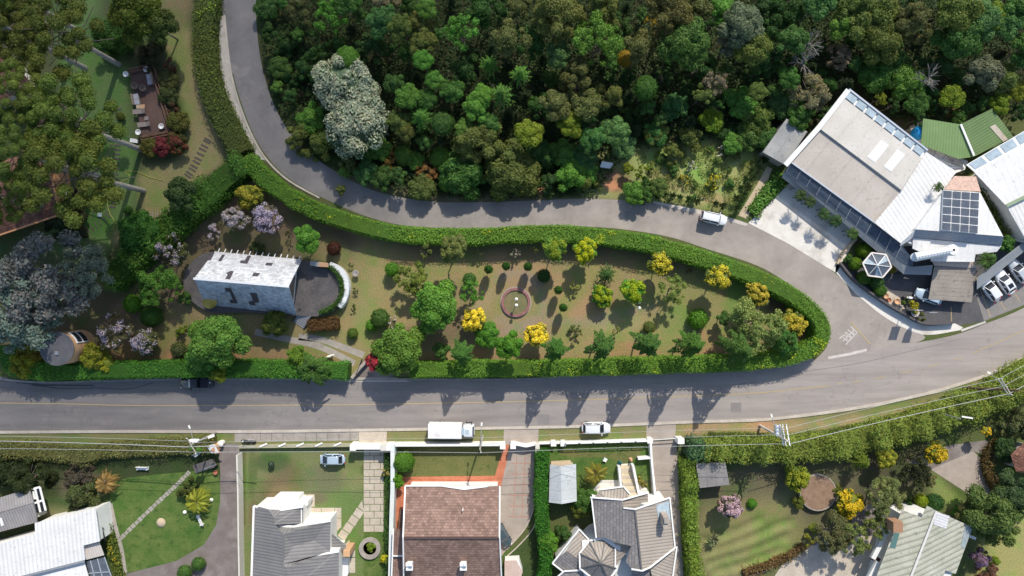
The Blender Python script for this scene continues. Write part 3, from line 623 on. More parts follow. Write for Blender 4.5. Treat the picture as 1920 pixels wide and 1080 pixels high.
for t in [i/9 for i in range(10)]:
    p = G(*lerp((1468,331,3.4),(1692,512,3.4),t)); mb = MB(); mb.tube([(p.x, p.y, 0), (p.x, p.y, 2.25)], .06, 6); mb.build('post', M['dark_metal'], b)
wb = root('entrance_ramp_roof', G(1788, 530), 'pale grey board canopy projecting over the parked silver car beside the white duct', 'canopy')
roof('roof', [(1752,499,3.3),(1831,503,3.3),(1822,567,2.7),(1741,561,2.7)], M['roof_boards'], wb, .12)
roof('ridge_panel', [(1746,487,3.7),(1826,491,3.7),(1832,503,3.4),(1752,498,3.4)], plain('pink_board', (.55,.42,.34), .8), wb, .1)
mb = MB()
for p in ((1750,502),(1828,506),(1820,563),(1744,557)):
    q = G(p[0], p[1], 2.7); mb.tube([(q.x,q.y,0),(q.x,q.y,q.z-.1)], .09, 8)
mb.build('post', M['dark_metal'], wb)
# --- neighbour on the right edge
ZO[0] = -.6
b = root('white_roofed_building', G(1900, 370), 'white roofed building with a strip of roof glass, cut by the frame beside green roofs', 'building')
walls([(1840,325,4),(1925,275,4),(2000,250,4),(2000,470,4),(1925,450,4),(1890,386,4)], 4.2, M['white_wall'], b)
roof('roof', [(1827,323,5.2),(1922,270,5.2),(2000,230,5.2),(2000,330,4.8),(1922,366,4.8),(1886,385,4.8)], M['roof_white_seam'], b, .15)
roof('roof', [(1888,387,4.5),(1922,369,4.5),(2000,332,4.5),(2000,480,4.1),(1925,452,4.1)], M['roof_white'], b, .12, (.45, -.9))
bars('gutter', [((1887,386,4.9),(2000,331,4.9))], .5, .08, plain('mossy_gutter', (.25,.32,.20)), b)
sk = roof('roof_glass', [(1812,309,5.0),(1990,205,5.0),(2000,228,5.0),(1827,322,5.0)], M['white'], b, .15)
panes(6, [(1814,309,5.06),(1988,207,5.06),(1996,226,5.06),(1826,319,5.06)], M['glass_blue'], sk, 'pane', .1)
roof('front_canopy', [(1832,521,3.2),(1922,452,3.2),(2000,400,3.2),(2000,420,2.9),(1922,470,2.9),(1832,543,2.9)], M['canopy_grey'], b, .08, (.6, .8))
b = root('green_roof_shed', G(1765, 262), 'shed with a green ribbed roof beside the blue water tank', 'shed')
ga = [(1731,222,4.6),(1800,233,4.6),(1826,294,4.1),(1797,298,4.1),(1727,272,4.1)]
walls(ga, 4.0, M['offwhite'], b, inset=.93); roof('roof', ga, M['roof_green'], b, .1, (0, -1))
bars('ridge', [((1801,233,4.72),(1826,292,4.3))], .3, .1, M['white'], b)
b = root('green_roof_shed', G(1850, 250), 'shed with a darker green ribbed roof crossed by a pale plank, touching the white roof', 'shed')
gb = [(1803,233,4.5),(1861,203,4.5),(1900,256,4.0),(1828,293,4.0)]
walls(gb, 3.9, M['offwhite'], b, inset=.93); roof('roof', gb, roofmat('dark_green_ribbed_roof', (.13,.205,.075), (.165,.245,.10), 'corr', .42, .4, None, .2), b, .1, (.85, .5))
roof('plank', lift([(1856,238),(1866,233),(1890,261),(1881,266)], gb, .06), M['slab_stone'], b, .05)
b = root('pergola', G(1775, 300), 'white barred pergola frame over the pale courtyard between beige and green roofs', 'pergola')
roof('floor', [(1737,284,2.6),(1742,270,2.6),(1815,302,2.6),(1809,318,2.6),(1788,326,2.6),(1770,320,2.6)], M['white'], b, 2.3)
bars('frame', [((1741,268,3.4),(1788,302,3.4)),((1788,302,3.4),(1763,317,3.4)),((1741,268,3.4),(1733,285,3.4)),((1733,285,3.4),(1763,317,3.4)),((1763,317,3.4),(1800,313,3.4)),((1757,280,3.4),(1744,303,3.4)),((1772,291,3.4),(1756,312,3.4)),((1740,292,3.4),(1790,312,3.4))], .07, .07, M['grey_metal'], b)
mb = MB()
for p in ((1741,268),(1788,302),(1763,317),(1733,285)):
    q = G(p[0], p[1], 3.4); mb.tube([(q.x,q.y,.05),(q.x,q.y,3.4)], .06, 6)
mb.build('post', M['grey_metal'], b)
roof('hut_roof', [(1776,289,3.3),(1800,296,3.3),(1803,311,2.9),(1786,306,2.9)], plain('pale_hut_sheet', (.6,.53,.45)), b, .1)
mb = MB(); mb.lathe([(1.0,0),(1.15,.4),(1.15,1.6),(1.05,1.8),(.5,2.1),(.25,2.15)], G(1719, 252, 1.4), 20)
wt = root('water_tank', G(1719, 252, 1.4)-Vector((0,0,1.4)), 'bright blue round water tank behind the beige roofed building', 'water tank')
mb.build('tank', M['blue'], wt, smooth_sh=True); mb = MB(); mb.box((wt.location.x-1, wt.location.y-1, 0), (wt.location.x+1, wt.location.y+1, 1.38)); mb.build('base', M['stone'], wt)
b = root('grey_shed', G(1472, 265), 'small flat shed with a stained grey sheet roof at the forest edge', 'shed')
sp = [(1475,222,3.9),(1514,247,3.9),(1472,309,3.5),(1430,285,3.5)]
walls(sp, 3.3, M['stone'], b, inset=.93); roof('roof', sp, M['roof_grey'], b, .1)
# --- hexagonal gazebo
ZO[0] = 0
cx, cy = 1644, 497; gz = root('glass_gazebo', G(cx, cy, 2.8)-Vector((0,0,2.8)), 'hexagonal gazebo with a faceted glass roof in the restaurant garden', 'gazebo')
hx = [(cx+27*math.cos(R(a)), cy+25*math.sin(R(a)), 2.8) for a in range(8, 368, 60)]
for i in range(6):
    a, b2 = hx[i], hx[(i+1) % 6]; mid = lerp(a, b2, .5); ap = (cx+1, cy, 3.9)
    roof('roof_pane', [a, mid, ap], M['glass_blue'] if i % 2 else M['glass_grey'], gz, .05); roof('roof_pane', [mid, b2, ap], M['glass_grey'], gz, .05)
bars('eave_ring', [(hx[i], hx[(i+1) % 6]) for i in range(6)], .2, .14, plain('pale_timber', (.74,.68,.62)), gz)
bars('rafter', [(hx[i], (cx+1, cy, 3.88)) for i in range(6)], .08, .1, M['white'], gz)
for p in hx:
    q = G(*p); mb = MB(); mb.tube([(q.x, q.y, 0), (q.x, q.y, 2.78)], .07, 6); mb.build('post', M['wood'], gz)
# --- A-frame chalet on its round terrace
t = root('terrace_platform', G(500, 535), 'raised dark paved oval terrace carrying the steep white chalet', 'terrace')
mb = MB(); mb.prism([tuple(G(x, y, .9)[:2]) for x, y in smooth([(402,472),(370,482),(350,505),(344,530),(350,553),(370,573),(402,586),(470,586),(560,592),(605,592),(633,577),(645,545),(638,512),(614,493),(566,489),(480,478)], 4, True)], 0, .9)
mb.build('paving', M['paving_dark'], t)
ch = root('chalet', G(478, 532), 'steep roofed chalet with whitewashed shingles and dark bare patches', 'house')
NR = [(402.5,471.5,1.3),(566,486.5,1.3),(541,537,9.0),(364,522,9.0)]; SR = [(364,522,9.0),(541,537,9.0),(556,590.5,1.2),(384,571,1.2)]
def shingles(name, q, m):
    return roof(name, q, m, ch, .14)
rn = shingles('roof', NR, M['shingle_white']); rs = shingles('roof', SR, M['shingle_shaded'])
def crop(x, y): return (320+x/5.333, 450+y/5.333)
for q in ([(405,130),(440,125),(400,203),(362,203)],[(515,145),(545,148),(505,212),(472,210)],[(770,155),(805,158),(765,235),(692,228),(700,203),(740,205)],[(960,225),(1022,230),(1010,257),(943,250)],[(600,308),(630,312),(592,393),(545,388),(570,345),(556,330)],[(830,325),(893,330),(868,365),(813,358)]):
    roof('bare_patch', lift([crop(*p) for p in q], NR, .05), M['shingle_dark'], rn, .03)
for q in ([(538,478),(600,482),(668,635),(598,632),(588,603),(625,603),(590,520),(552,516)],[(793,533),(860,537),(885,625),(840,628),(848,655),(790,648),(780,620),(825,615)]):
    roof('bare_patch', lift([crop(*p) for p in q], SR, .06), M['shingle_dark'], rs, .03)
bars('ridge_cap', [((363,522.3,9.0),(542,537.3,9.0))], .3, .12, M['white'], ch)
mb = MB()
for i in range(14):
    t0 = (i+.5)/14; a = lerp(NR[0], NR[1], t0); mb.bar(G(*a)+Vector((0,-.1,-.1)), G(*a)+Vector((.12,.55,-.5)), .12, .12)
mb.build('rafter_ends', M['white'], ch)
for nm, tri in (('gable_wall', ((402.5,474,1.0),(364,522,8.7),(385,569,1.0))),('gable_wall', ((564,489,1.0),(541,537,8.7),(555,588,1.0)))):
    P = [G(*p) for p in tri]; c = sum(P, Vector())/3; sgn = 1 if P[0].x < -38 else -1; o = Vector((.45*sgn, 0, 0)); mb = MB()
    Pa = [p+o for p in P]; Pb = [p+o*1.4 for p in P]
    mb.add(Pa+Pb, [(0,1,2),(5,4,3),(0,3,4,1),(1,4,5,2),(2,5,3,0)]); mb.build(nm, M['white_wall'], ch)
    mb = MB(); e = [c*.55+p*.45+o*.9 for p in P]; mb.add(e+[p+Vector((-.06*sgn,0,0)) for p in e], [(0,1,2),(5,4,3),(0,3,4,1),(1,4,5,2),(2,5,3,0)]); mb.build('gable_window', M['glass'], ch)
mb = MB(); P = smooth([(622,496),(640,506),(651,522),(654,540),(650,560),(640,575)], 5)
for i in range(len(P)-1): mb.bar(G(*P[i]), G(*P[i+1]), .8, 1.45)
o = mb.build('curved_wall', surf('streaked_white_wall', (.66,.68,.68), (.8,.8,.78), .8, 5, .2, .85, .2, 0, None, (.3,.33,.33), .5), None); meta(o, 'curved white wall around the end of the dark chalet terrace', 'wall')
st = root('outdoor_stair', G(567, 600), 'dark slatted outdoor stair climbing to the chalet terrace', 'stairs')
a, b2 = G(574,586,.9), G(560,610,0); d = b2-a; n2 = Vector((-d.y, d.x, 0)).normalized()
for i in range(7):
    p = a+d*((i+.5)/7); mb = MB(); mb.bar(p-n2*1.0, p+n2*1.0, .26, .06); mb.build('tread', M['grey_metal'], st)
for s in (-1, 1):
    mb = MB(); mb.bar(a+n2*1.05*s+Vector((0,0,.02)), b2+n2*1.05*s, .08, .22); mb.build('stringer', M['dark_metal'], st)
    mb = MB(); mb.tube([a+n2*1.1*s+Vector((0,0,.9)), b2+n2*1.1*s+Vector((0,0,.9))], .035); mb.tube([a+n2*1.1*s, a+n2*1.1*s+Vector((0,0,.9))], .03); mb.tube([b2+n2*1.1*s, b2+n2*1.1*s+Vector((0,0,.9))], .03); mb.build('handrail', M['dark_metal'], st)
hb = root('barbecue_hut', G(598, 495), 'small barbecue hut with grey and orange roof halves at the terrace edge', 'hut')
walls([(583,490,2.4),(614,494,2.4),(614,499,2.4),(583,497,2.4)], 2.3, M['stone'], hb)
roof('roof', [(582,489,2.5),(598,491,2.5),(598,500,2.4),(581,498,2.4)], M['roof_grey'], hb, .1); roof('roof', [(598,491,2.5),(615,493,2.5),(616,501,2.4),(598,500,2.4)], M['ochre'], hb, .1)
# --- round water tower house
tw = root('round_tower', G(150, 652), 'round ochre tower with a flat grey top under the blue-grey tree', 'tower')
c0 = G(107, 654, 5.6); c0.z = 0
mb = MB(); mb.lathe([(2.5,0),(2.4,5.3),(2.3,5.5)], c0, 40); mb.build('wall', M['ochre'], tw)
mb = MB(); mb.lathe([(2.5,5.5),(2.52,5.65),(2.3,5.68),(2.26,5.6),(.1,5.62)], c0, 40); mb.build('roof', M['roof_grey_corr'] if False else surf('tower_roof', (.105,.105,.115), (.15,.145,.15), .8, 5, .25), tw)
mb = MB(); mb.box((c0.x-.2, c0.y-.9, 5.64), (c0.x+.3, c0.y-.35, 5.82)); mb.build('hatch', M['grey_metal'], tw)
for z in (2.0, 3.4):
    mb = MB()
    for k in range(6):
        a0 = R(18+k*8); a1 = R(26+k*8); mb.bar((c0.x+2.5*math.cos(a0), c0.y+2.5*math.sin(a0), z), (c0.x+2.5*math.cos(a1), c0.y+2.5*math.sin(a1), z), .16, 1.25)
    wn = mb.build('window', M['white'], tw); mb = MB()
    for k in range(5):
        a0 = R(22+k*8); a1 = R(29.4+k*8); mb.bar((c0.x+2.58*math.cos(a0), c0.y+2.58*math.sin(a0), z+.12), (c0.x+2.58*math.cos(a1), c0.y+2.58*math.sin(a1), z+.12), .1, 1.0)
    mb.build('glass', M['glass'], wn)
# --- house under the araucarias
b = root('tiled_house', G(40, 370), 'terracotta tiled house mostly hidden beneath the araucaria crowns', 'house')
walls([(-60,430,3.6),(112,398,3.6),(98,300,3.6),(-60,330,3.6)], 3.6, M['orange_wall'], b, inset=1.0)
roof('roof', [(-60,460,3.9),(112,402,3.9),(95,332,6.6),(-60,372,6.6)], M['roof_terracotta'], b); roof('roof', [(-60,371,6.6),(95,331,6.6),(72,286,3.9),(-60,312,3.9)], M['roof_terracotta'], b)
bars('eave_board', [((-60,461,3.8),(112,403,3.8)),((113,402,3.8),(96,331,6.5))], .25, .15, M['orange_wall'], b)
walls([(66,296,3.4),(143,274,3.4),(126,220,3.4),(60,240,3.4)], 3.4, M['offwhite'], b)
roof('roof', [(64,302,3.8),(146,272,3.8),(122,215,6.2),(58,240,6.2)], M['roof_terracotta'], b); roof('roof', [(58,239,6.2),(122,214,6.2),(96,172,3.8),(40,192,3.8)], M['roof_terracotta'], b)
walls([(-60,120,4),(8,104,4),(56,158,4),(-60,205,4)], 3.8, M['offwhite'], b)
roof('roof', [(-60,108,5.6),(9,97,5.6),(63,162,3.9),(-60,214,3.9)], M['roof_terracotta'], b)
roof('roof', [(85,185,3.2),(112,176,3.2),(124,190,2.9),(96,200,2.9)], M['roof_terracotta'], b)
# --- timber deck
dk = root('timber_deck', G(282, 192), 'dark timber sun deck with slatted rails among shrubs', 'deck')
D = [(244,136),(287,127),(322,247),(267,259)]; walls([(x, y, .5) for x, y in D], .5, M['wood'], dk, 'frame', inset=.98)
roof('floor', [(x, y, .55) for x, y in D], M['deck'], dk, .04, (.28, 1))
for q in (((244,135),(286,126)),((289,128),(324,247)),((322,250),(268,261))):
    mb = MB()
    for h in (.55, .85, 1.15):
        for o in (-.12, .12): a, b2 = G(q[0][0], q[0][1], .5), G(q[1][0], q[1][1], .5); n2 = Vector((-(b2-a).y, (b2-a).x, 0)).normalized()*o*2; mb.bar(a+n2+Vector((0,0,h-.5)), b2+n2+Vector((0,0,h-.5)), .13, .06)
    for k in range(5): p = a+(b2-a)*(k/4); mb.box((p.x-.06,p.y-.06,.1), (p.x+.06,p.y+.06,1.2))
    mb.build('railing', M['wood'], dk)
# --- south side: white roofed house and shed on the left edge
b = root('grey_shed', G(20, 960), 'grey corrugated shed at the frame edge beside the big white roof', 'shed')
walls([(-60,955,3),(52,924,3),(66,974,3),(-60,1008,3)], 2.7, M['offwhite'], b)
roof('roof', [(-60,951,3.0),(55,916,3.0),(62,943,3.5),(-60,978,3.5)], M['roof_grey_corr'], b); roof('roof', [(-60,979,3.5),(62,944,3.5),(70,979,3.0),(-60,1013,3.0)], M['roof_grey_corr'], b)
roof('light_panel', lift([(-2,972),(3,971),(7,985),(2,987)], [(-60,979,3.5),(62,944,3.5),(70,979,3.0)], .05), M['white'], b, .05)
lt = roof('lean_to', [(57,918,2.6),(75,913,2.6),(86,957,2.3),(67,963,2.3)], M['glass'], b, .06)
bars('lean_to_bar', [((57,918,2.62),(75,913,2.62)),((66,915,2.62),(76,960,2.4)),((75,913,2.62),(86,957,2.4)),((60,945,2.5),(80,938,2.5)),((57,918,2.62),(67,963,2.4)),((62,921,2.65),(66,936,2.6))], .3, .08, M['white'], b)
b = root('white_roofed_house', G(90, 1020), 'large house under a plain white ribbed roof beside the green lawn', 'house')
W = [(-70,1039,4.4),(66,1001,4.4),(65,981,4.4),(179,954,4.4),(187,1015,4.2),(156,1023,4.2),(159,1050,4.0),(36,1081,4.0),(-70,1110,4.0)]
walls(W, 3.9, M['white_wall'], b, inset=.96); roof('roof', W, M['roof_white'], b, .14, (.06, -1))
roof('roof', [(158,1054,3.4),(171,1100,3.4),(-70,1160,3.4),(-70,1113,3.4),(36,1084,3.4)], M['roof_white_seam'], b, .1)
bars('gutter', [((-70,1112,3.9),(36,1083,3.9)),((36,1083,3.9),(159,1052,3.9))], .25, .1, M['grey_metal'], b)
roof('porch_roof', [(156,1024,3.5),(186,1017,3.5),(195,1041,3.3),(160,1050,3.3)], roofmat('beige_ribbed', (.52,.46,.42), (.58,.53,.48), 'corr', .35, .2), b, .1)
cn = roof('glass_canopy', [(161,1053,2.9),(196,1044,2.9),(216,1100,2.9),(174,1100,2.9)], M['glass_grey'], b, .06)
bars('canopy_bar', [((170,1051,2.95),(182,1100,2.95)),((183,1047,2.95),(197,1100,2.95)),((196,1044,2.95),(216,1100,2.95)),((166,1075,2.95),(206,1072,2.95))], .12, .08, M['steel'], b)
bars('pergola_bar', [((184,978,2.6),(191,976,2.6)),((187,992,2.6),(195,990,2.6)),((189,1007,2.6),(199,1009,2.6)),((189,976,2.6),(197,1012,2.6)),((185,977,2.6),(189,1010,2.6))], .14, .12, M['black'], b)
# --- grey tiled house
def k3(x, y, z): return (460+x/6.354, 910+y/6.354, z)
b = root('grey_tiled_house', G(560, 1030), 'grey tiled house with stepped white eaves beside the slab path', 'house')
walls([(478,950,4.8),(566,950,4.8),(566,982,4.8),(617,978,4.8),(617,1034,4.8),(633,1036,4.8),(633,1110,4.8),(475,1110,4.8)], 4.75, M['white_wall'], b, inset=.99)
S1R = [k3(105,245,4.9), (471,1115,4.9), (538,1115,7.4), k3(495,985,7.4)]
S1 = lift([q[:2] for q in (k3(105,245,0), k3(270,287,0), k3(340,385,0), k3(345,470,0), k3(455,585,0), k3(450,940,0), k3(495,985,0))], S1R, 0); c1, g1, i1, q1, s1 = S1[2:]
gt = M['roof_tile_grey']
roof('roof', S1+[(538,1115,7.4), (471,1115,4.9)], gt, b, .12, (-1, 0))
roof('roof', [S1[1], c1, k3(437,292,5.1)], gt, b); roof('roof', [k3(437,292,5.1), k3(690,252,4.6), k3(690,450,4.6), g1, c1], gt, b, .12, (1, 0))
roof('roof', [k3(380,487,5.2), i1, k3(577,492,5.2)], gt, b); roof('roof', [k3(577,492,5.2), k3(1015,422,4.9), k3(1010,785,4.9), k3(690,858,5.2), q1, i1], gt, b, .12, (1, 0))
roof('roof', [k3(560,860,5.3), k3(690,860,5.3), s1, q1], gt, b); roof('roof', [k3(690,860,5.3), k3(1115,785,4.9), (635,1115,4.9), (538,1115,7.4), s1], gt, b, .12, (1, 0))
bars('eave_trim', [(k3(105,245,4.95),k3(270,285,5.12)),(k3(270,285,5.12),k3(437,290,5.12)),(k3(437,290,5.12),k3(692,250,4.95)),(k3(345,475,5.3),k3(577,490,5.22)),(k3(577,490,5.22),k3(1017,420,4.95)),(k3(560,858,5.4),k3(690,858,5.25)),(k3(690,858,5.25),k3(1117,783,4.95)),(k3(104,245,4.95),(471,1115,4.95))], .28, .16, M['white'], b)
roof('parapet', [k3(318,160,2.9),k3(345,140,2.9),k3(632,140,2.9),k3(632,190,2.9),k3(742,195,2.9),k3(742,240,2.9),k3(690,250,2.9),k3(300,280,2.9)], M['white'], b, 2.85)
roof('balcony_floor', [k3(335,186,2.94),k3(585,186,2.94),k3(578,262,2.94),k3(335,270,2.94)], plain('pale_tile', (.5,.54,.52)), b, .02)
roof('parapet', [k3(692,255,1.0),k3(742,250,1.0),k3(742,348,1.0),k3(1055,350,1.0),k3(1055,410,1.0),k3(692,470,1.0)], M['white'], b, .95)
roof('parapet', [k3(1020,420,1.1),k3(1052,410,1.1),k3(1052,580,1.1),k3(1020,780,1.1)], M['white'], b, 1.05)
roof('side_roof', [k3(1018,590,3.2),k3(1045,585,3.2),k3(1200,715,2.5),k3(1205,770,2.5),k3(1018,785,3.2)], gt, b, .1)
roof('parapet', [k3(1120,790,1.4),k3(1160,780,1.4),k3(1160,860,1.4),k3(1225,870,1.4),k3(1225,1050,1.4),(637,1115,1.4)], M['white'], b, 1.35)
mb = MB(); q = G(*k3(1205,815,3.4)); mb.box((q.x-.5,q.y-.45,.02),(q.x+.5,q.y+.45,3.4)); mb.build('chimney', M['ochre'], b)
for q in ([(577,927),(590,927),(590,950),(577,950)],[(577,952),(602,952),(602,964),(577,964)],[(603,952),(627,952),(627,964),(603,964)],[(628,952),(640,952),(640,971),(628,971)],[(628,972),(640,972),(640,988),(628,1000)],[(640,1028),(655,1012),(656,1030),(648,1033)],[(653,1032),(666,1032),(666,1044),(653,1044)],[(653,1046),(666,1046),(666,1074),(653,1074)],[(562,927),(576,927),(576,940),(562,940)]):
    sheet('paving_slab', q, 5, M['slab_stone'])
for i in range(6):
    x0, y0 = 679-i*9.5, 938+i*13.5; sheet('paving_slab', [(x0, y0),(x0+2, y0+14) if i == 0 else (x0+13, y0+9),(x0+5, y0+22),(x0-8, y0+12.5)], 5, M['slab_stone'] if i < 5 else M['glass_blue'])
for r in range(12):
    y0 = 842+r*13; off = 0 if r % 2 else -8
    for c in range(3):
        x0 = max(682, 682+off+c*20); x1 = min(719, 682+off+c*20+19)
        if x1-x0 > 4: sheet('paving_slab', [(x0,y0),(x1,y0),(x1,y0+12),(x0,y0+12)], 4, M['slab_stone'])
# --- brown tiled house
b = root('brown_tiled_house', G(850, 1000), 'house with a broad brown tiled roof and white verges beside the red terrace', 'house')
walls([(763,916,4.3),(934,916,4.3),(938,1120,4.3),(757,1120,4.3)], 4.3, M['white_wall'], b, inset=.98)
bt = M['roof_tile_brown']
RN = [(761,911,4.4),(828,911,4.4),(870,917.5,4.7),(914,912,4.4),(936,911,4.4),(935.5,1007.5,7.8),(757,1007.5,7.8)]
roof('roof', RN, bt, b, .14, (0, 1)); roof('roof', [(757,1008,7.8),(935.5,1008,7.8),(941,1120,4.4),(759,1120,4.4)], bt, b, .14, (0, -1))
bars('ridge_cap', [((756,1007.8,7.85),(936,1007.8,7.85))], .3, .12, plain('ridge_tile', (.10,.06,.05)), b)
bars('verge_trim', [((760,911,4.5),(756,1007,7.9)),((937,911,4.5),(936.5,1007,7.9)),((756,1008,7.9),(758,1120,4.5)),((937,1008,7.9),(942,1120,4.5)),((760,910.5,4.5),(828,910.5,4.5)),((828,910.5,4.5),(870,917,4.75)),((870,917,4.75),(914,911.5,4.5))], .2, .16, M['white'], b)
roof('side_roof', [(739,992,3.6),(756,992,4.0),(755,1041,4.0),(736,1041,3.6)], bt, b, .12, (-1, 0)); roof('side_roof', [(737,1043,3.4),(756,1043,3.8),(757,1120,3.8),(734,1120,3.4)], bt, b, .12, (-1, 0))
bars('verge_trim', [((736,1042,3.7),(756,1042,4.1)),((738,991,3.7),(733,1120,3.5))], .2, .14, M['white'], b)
for x, y in ((766, 1066), (868, 1066)):
    q = G(x, y, 8.2); mb = MB(); mb.box((q.x-.4,q.y-.55,5.6),(q.x+.4,q.y+.4,7.3)); o = mb.build('chimney', M['white'], b); mb = MB()
    mb.box((q.x-.5,q.y+.1,7.32),(q.x+.2,q.y+.55,7.7)); mb.box((q.x+.05,q.y+.25,7.7),(q.x+.5,q.y+.75,8.0)); mb.box((q.x-.5,q.y-.62,7.32),(q.x+.5,q.y+.1,7.42)); mb.build('cowl', M['white'], o)
for x, y in ((868,954),(895,978)):
    q = G(x, y, 6.0); mb = MB(); mb.tube([(q.x,q.y,5.4),(q.x,q.y,6.8)], .09, 8); mb.build('vent_pipe', M['white'], b)
roof('porch_roof', [(750,956,2.6),(757,956,2.6),(757,990,2.6),(747,990,2.6)], M['wood'], b, .1)
# --- octagonal roofed house
def k5(x, y, z): return (1020+x/5.686, 890+y/5.686, z)
b = root('octagonal_roofed_house', G(1160, 1010), 'house with taupe tiled roofs, an octagonal wing and white eaves', 'house')
tg, tt = M['roof_tile_shaded'], M['roof_tile_taupe']
walls([(1110,935,5),(1188,955,5),(1252,937,5),(1261,1024,5),(1205,1064,5),(1120,1006,5)], 5.4, M['white_wall'], b)
walls([(1090,1013,4.5),(1134,1010,4.5),(1154,1026,4.5),(1150,1120,4.5),(1110,1120,4.5),(1089,1065,4.5)], 4.6, M['white_wall'], b)
walls([(1086,997,3.8),(1100,1012,3.8),(1086,1064,3.8),(1042,1054,3.8)], 3.6, M['white_wall'], b)
rw = [k5(495,240,5.6),k5(835,268,7.0),k5(838,352,7.0),k5(970,366,7.6),k5(1040,1015,7.6),k5(935,1003,7.1),k5(870,930,6.9),k5(930,760,7.1),k5(735,715,6.4),k5(655,672,6.2),k5(560,672,5.8)]
ROOFW = lift([p[:2] for p in rw], [k5(495,240,5.6),k5(970,366,7.6),k5(1040,1015,7.6),k5(560,672,5.6)], 0)
roof('roof', ROOFW, tg, b, .12, (-1, 0)); er = [k5(970,366,7.6),k5(1340,245,5.6),k5(1395,775,5.6),k5(1130,985,7.0),k5(1040,1015,7.6)]
er = lift([p[:2] for p in er], [er[0], er[1], er[2], er[4]], 0); ro = roof('roof', er, tt, b, .12, (1, 0))
roof('hip_roof', [k5(597,160,5.0),k5(845,127,5.0),k5(920,212,5.0),k5(840,262,5.6),k5(645,240,5.6)], tt, b); roof('hip_roof', [k5(597,160,5.0),k5(645,240,5.6),k5(540,238,5.0)], tt, b)
roof('side_roof', [k5(840,272,5.9),k5(1108,190,5.2),k5(1110,290,5.2),k5(1035,300,5.3),k5(1000,348,5.4),k5(846,345,5.9)], tt, b, .12, (1, 0))
roof('corner_roof', [k5(1132,1000,5.6),k5(1412,766,4.6),k5(1350,1200,4.6),k5(1180,1200,5.6)], tt, b, .12, (1, -.4))
roof('corner_roof', [k5(950,1025,5.3),k5(1040,1030,5.5),k5(1125,1000,5.4),k5(1175,1200,4.6),k5(940,1200,4.6)], tg, b, .12, (0, -1))
for p, m_ in (((655,672),(480,702)),((480,702),(377,835)),((377,835),(382,995)),((382,995),(500,1085)),((500,1085),(770,1085)),((765,765),(655,672)),((770,1085),(765,765))):
    pass
oc = [(655,672),(482,702),(377,836),(383,995),(500,1090),(690,1120),(775,1000),(768,765)]
for i in range(8):
    p, q = oc[i], oc[(i+1) % 8]; roof('octagon_roof', [k5(*p,4.9), k5(*q,4.9), k5(608,945,6.6)], tt if i in (0, 1, 6, 7) else tg, b, .1)
bars('eave_trim', [(k5(*oc[i],4.95), k5(*oc[(i+1) % 8],4.95)) for i in range(8)], .24, .16, M['white'], b)
roof('wing_roof', [k5(375,582,4.0),k5(475,690,4.0),k5(372,830,4.6),k5(372,905,4.7),k5(240,812,4.6)], tt, b, .1, (1, .8)); roof('wing_roof', [k5(238,816,4.6),k5(370,908,4.7),k5(380,1005,4.3),k5(215,1022,3.9),k5(92,942,3.9)], tg, b, .1, (-.6, -.8))
roof('wing_roof', [k5(140,1085,3.9),k5(215,1028,4.1),k5(390,1016,4.3),k5(500,1100,4.2),k5(480,1220,3.9),k5(140,1220,3.9)], tg, b, .1, (0, -1))
roof('side_roof', [k5(735,715,5.9),k5(932,760,5.9),k5(756,985,5.2),k5(772,762,5.2)], tt, b, .1)
for sg in [(k5(492,240,5.75),k5(835,266,7.05)),(k5(835,266,6.2),k5(1110,190,5.3)),(k5(845,352,7.1),k5(972,366,7.7)),(k5(972,366,7.7),k5(1342,243,5.7)),(k5(505,243,5.7),k5(556,672,5.85)),(k5(930,1004,7.3),k5(1045,1022,7.7)),(k5(1045,1022,7.7),k5(1130,985,7.2)),(k5(1130,985,7.1),k5(1397,776,5.7)),(k5(1415,764,4.7),k5(1355,1200,4.7)),(k5(1340,245,5.7),k5(1396,776,5.7)),(k5(375,580,4.1),k5(477,690,4.1)),(k5(375,580,4.1),k5(90,942,4.05)),(k5(90,942,4.05),k5(200,1028,4.05)),(k5(597,158,5.1),k5(847,125,5.1)),(k5(847,125,5.1),k5(922,212,5.1)),(k5(758,985,5.3),k5(760,770,5.3)),(k5(145,1085,4),k5(215,1026,4.2)),(k5(215,1026,4.2),k5(390,1016,4.4))]: bars('eave_trim', [sg], .2, .15, M['white'], b)
bars('ridge_cap', [(k5(970,368,7.65),k5(1040,1015,7.65))], .22, .1, plain('ridge_dark', (.12,.115,.115)), b)
bars('hip_cap', [(k5(*p,5.0), k5(608,945,6.65)) for p in oc], .16, .08, plain('hip_dark', (.13,.125,.12)), b)
g_ = roof('roof_glass', lift([k5(1195,330,0)[:2],k5(1330,280,0)[:2],k5(1347,478,0)[:2],k5(1228,522,0)[:2]], er, .06), M['glass_blue'], ro, .04)
q = G(*k5(1305,500,8.6)); mb = MB(); q0 = (q.x-.42, q.y-.95); mb.box((q0[0],q0[1],5.6),(q0[0]+.85,q0[1]+1.6,8.4)); cm = mb.build('chimney', surf('pale_brick', (.34,.29,.25), (.42,.36,.31), 1.5, 6, .3), b); mb = MB(); mb.box((q0[0]+.1,q0[1]+.7,8.4),(q0[0]+.75,q0[1]+1.5,8.7)); mb.build('pot', M['stone'], cm)
roof('terrace_floor', [(1088,1000,.3),(1104,985,.3),(1119,978,.3),(1120,1012,.3),(1100,1014,.3)], M['concrete_white'], b, .25)
mb = MB(); mb.lathe([(1.9,0),(1.9,4.2),(1.5,4.25)], G(1172,1066,4.3)-Vector((0,0,4.3)), 24); mb.build('round_terrace', plain('pale_round_terrace', (.55,.54,.5)), b)
st = root('garden_stair', G(1178, 898), 'broad beige garden stair between white side walls', 'stairs')
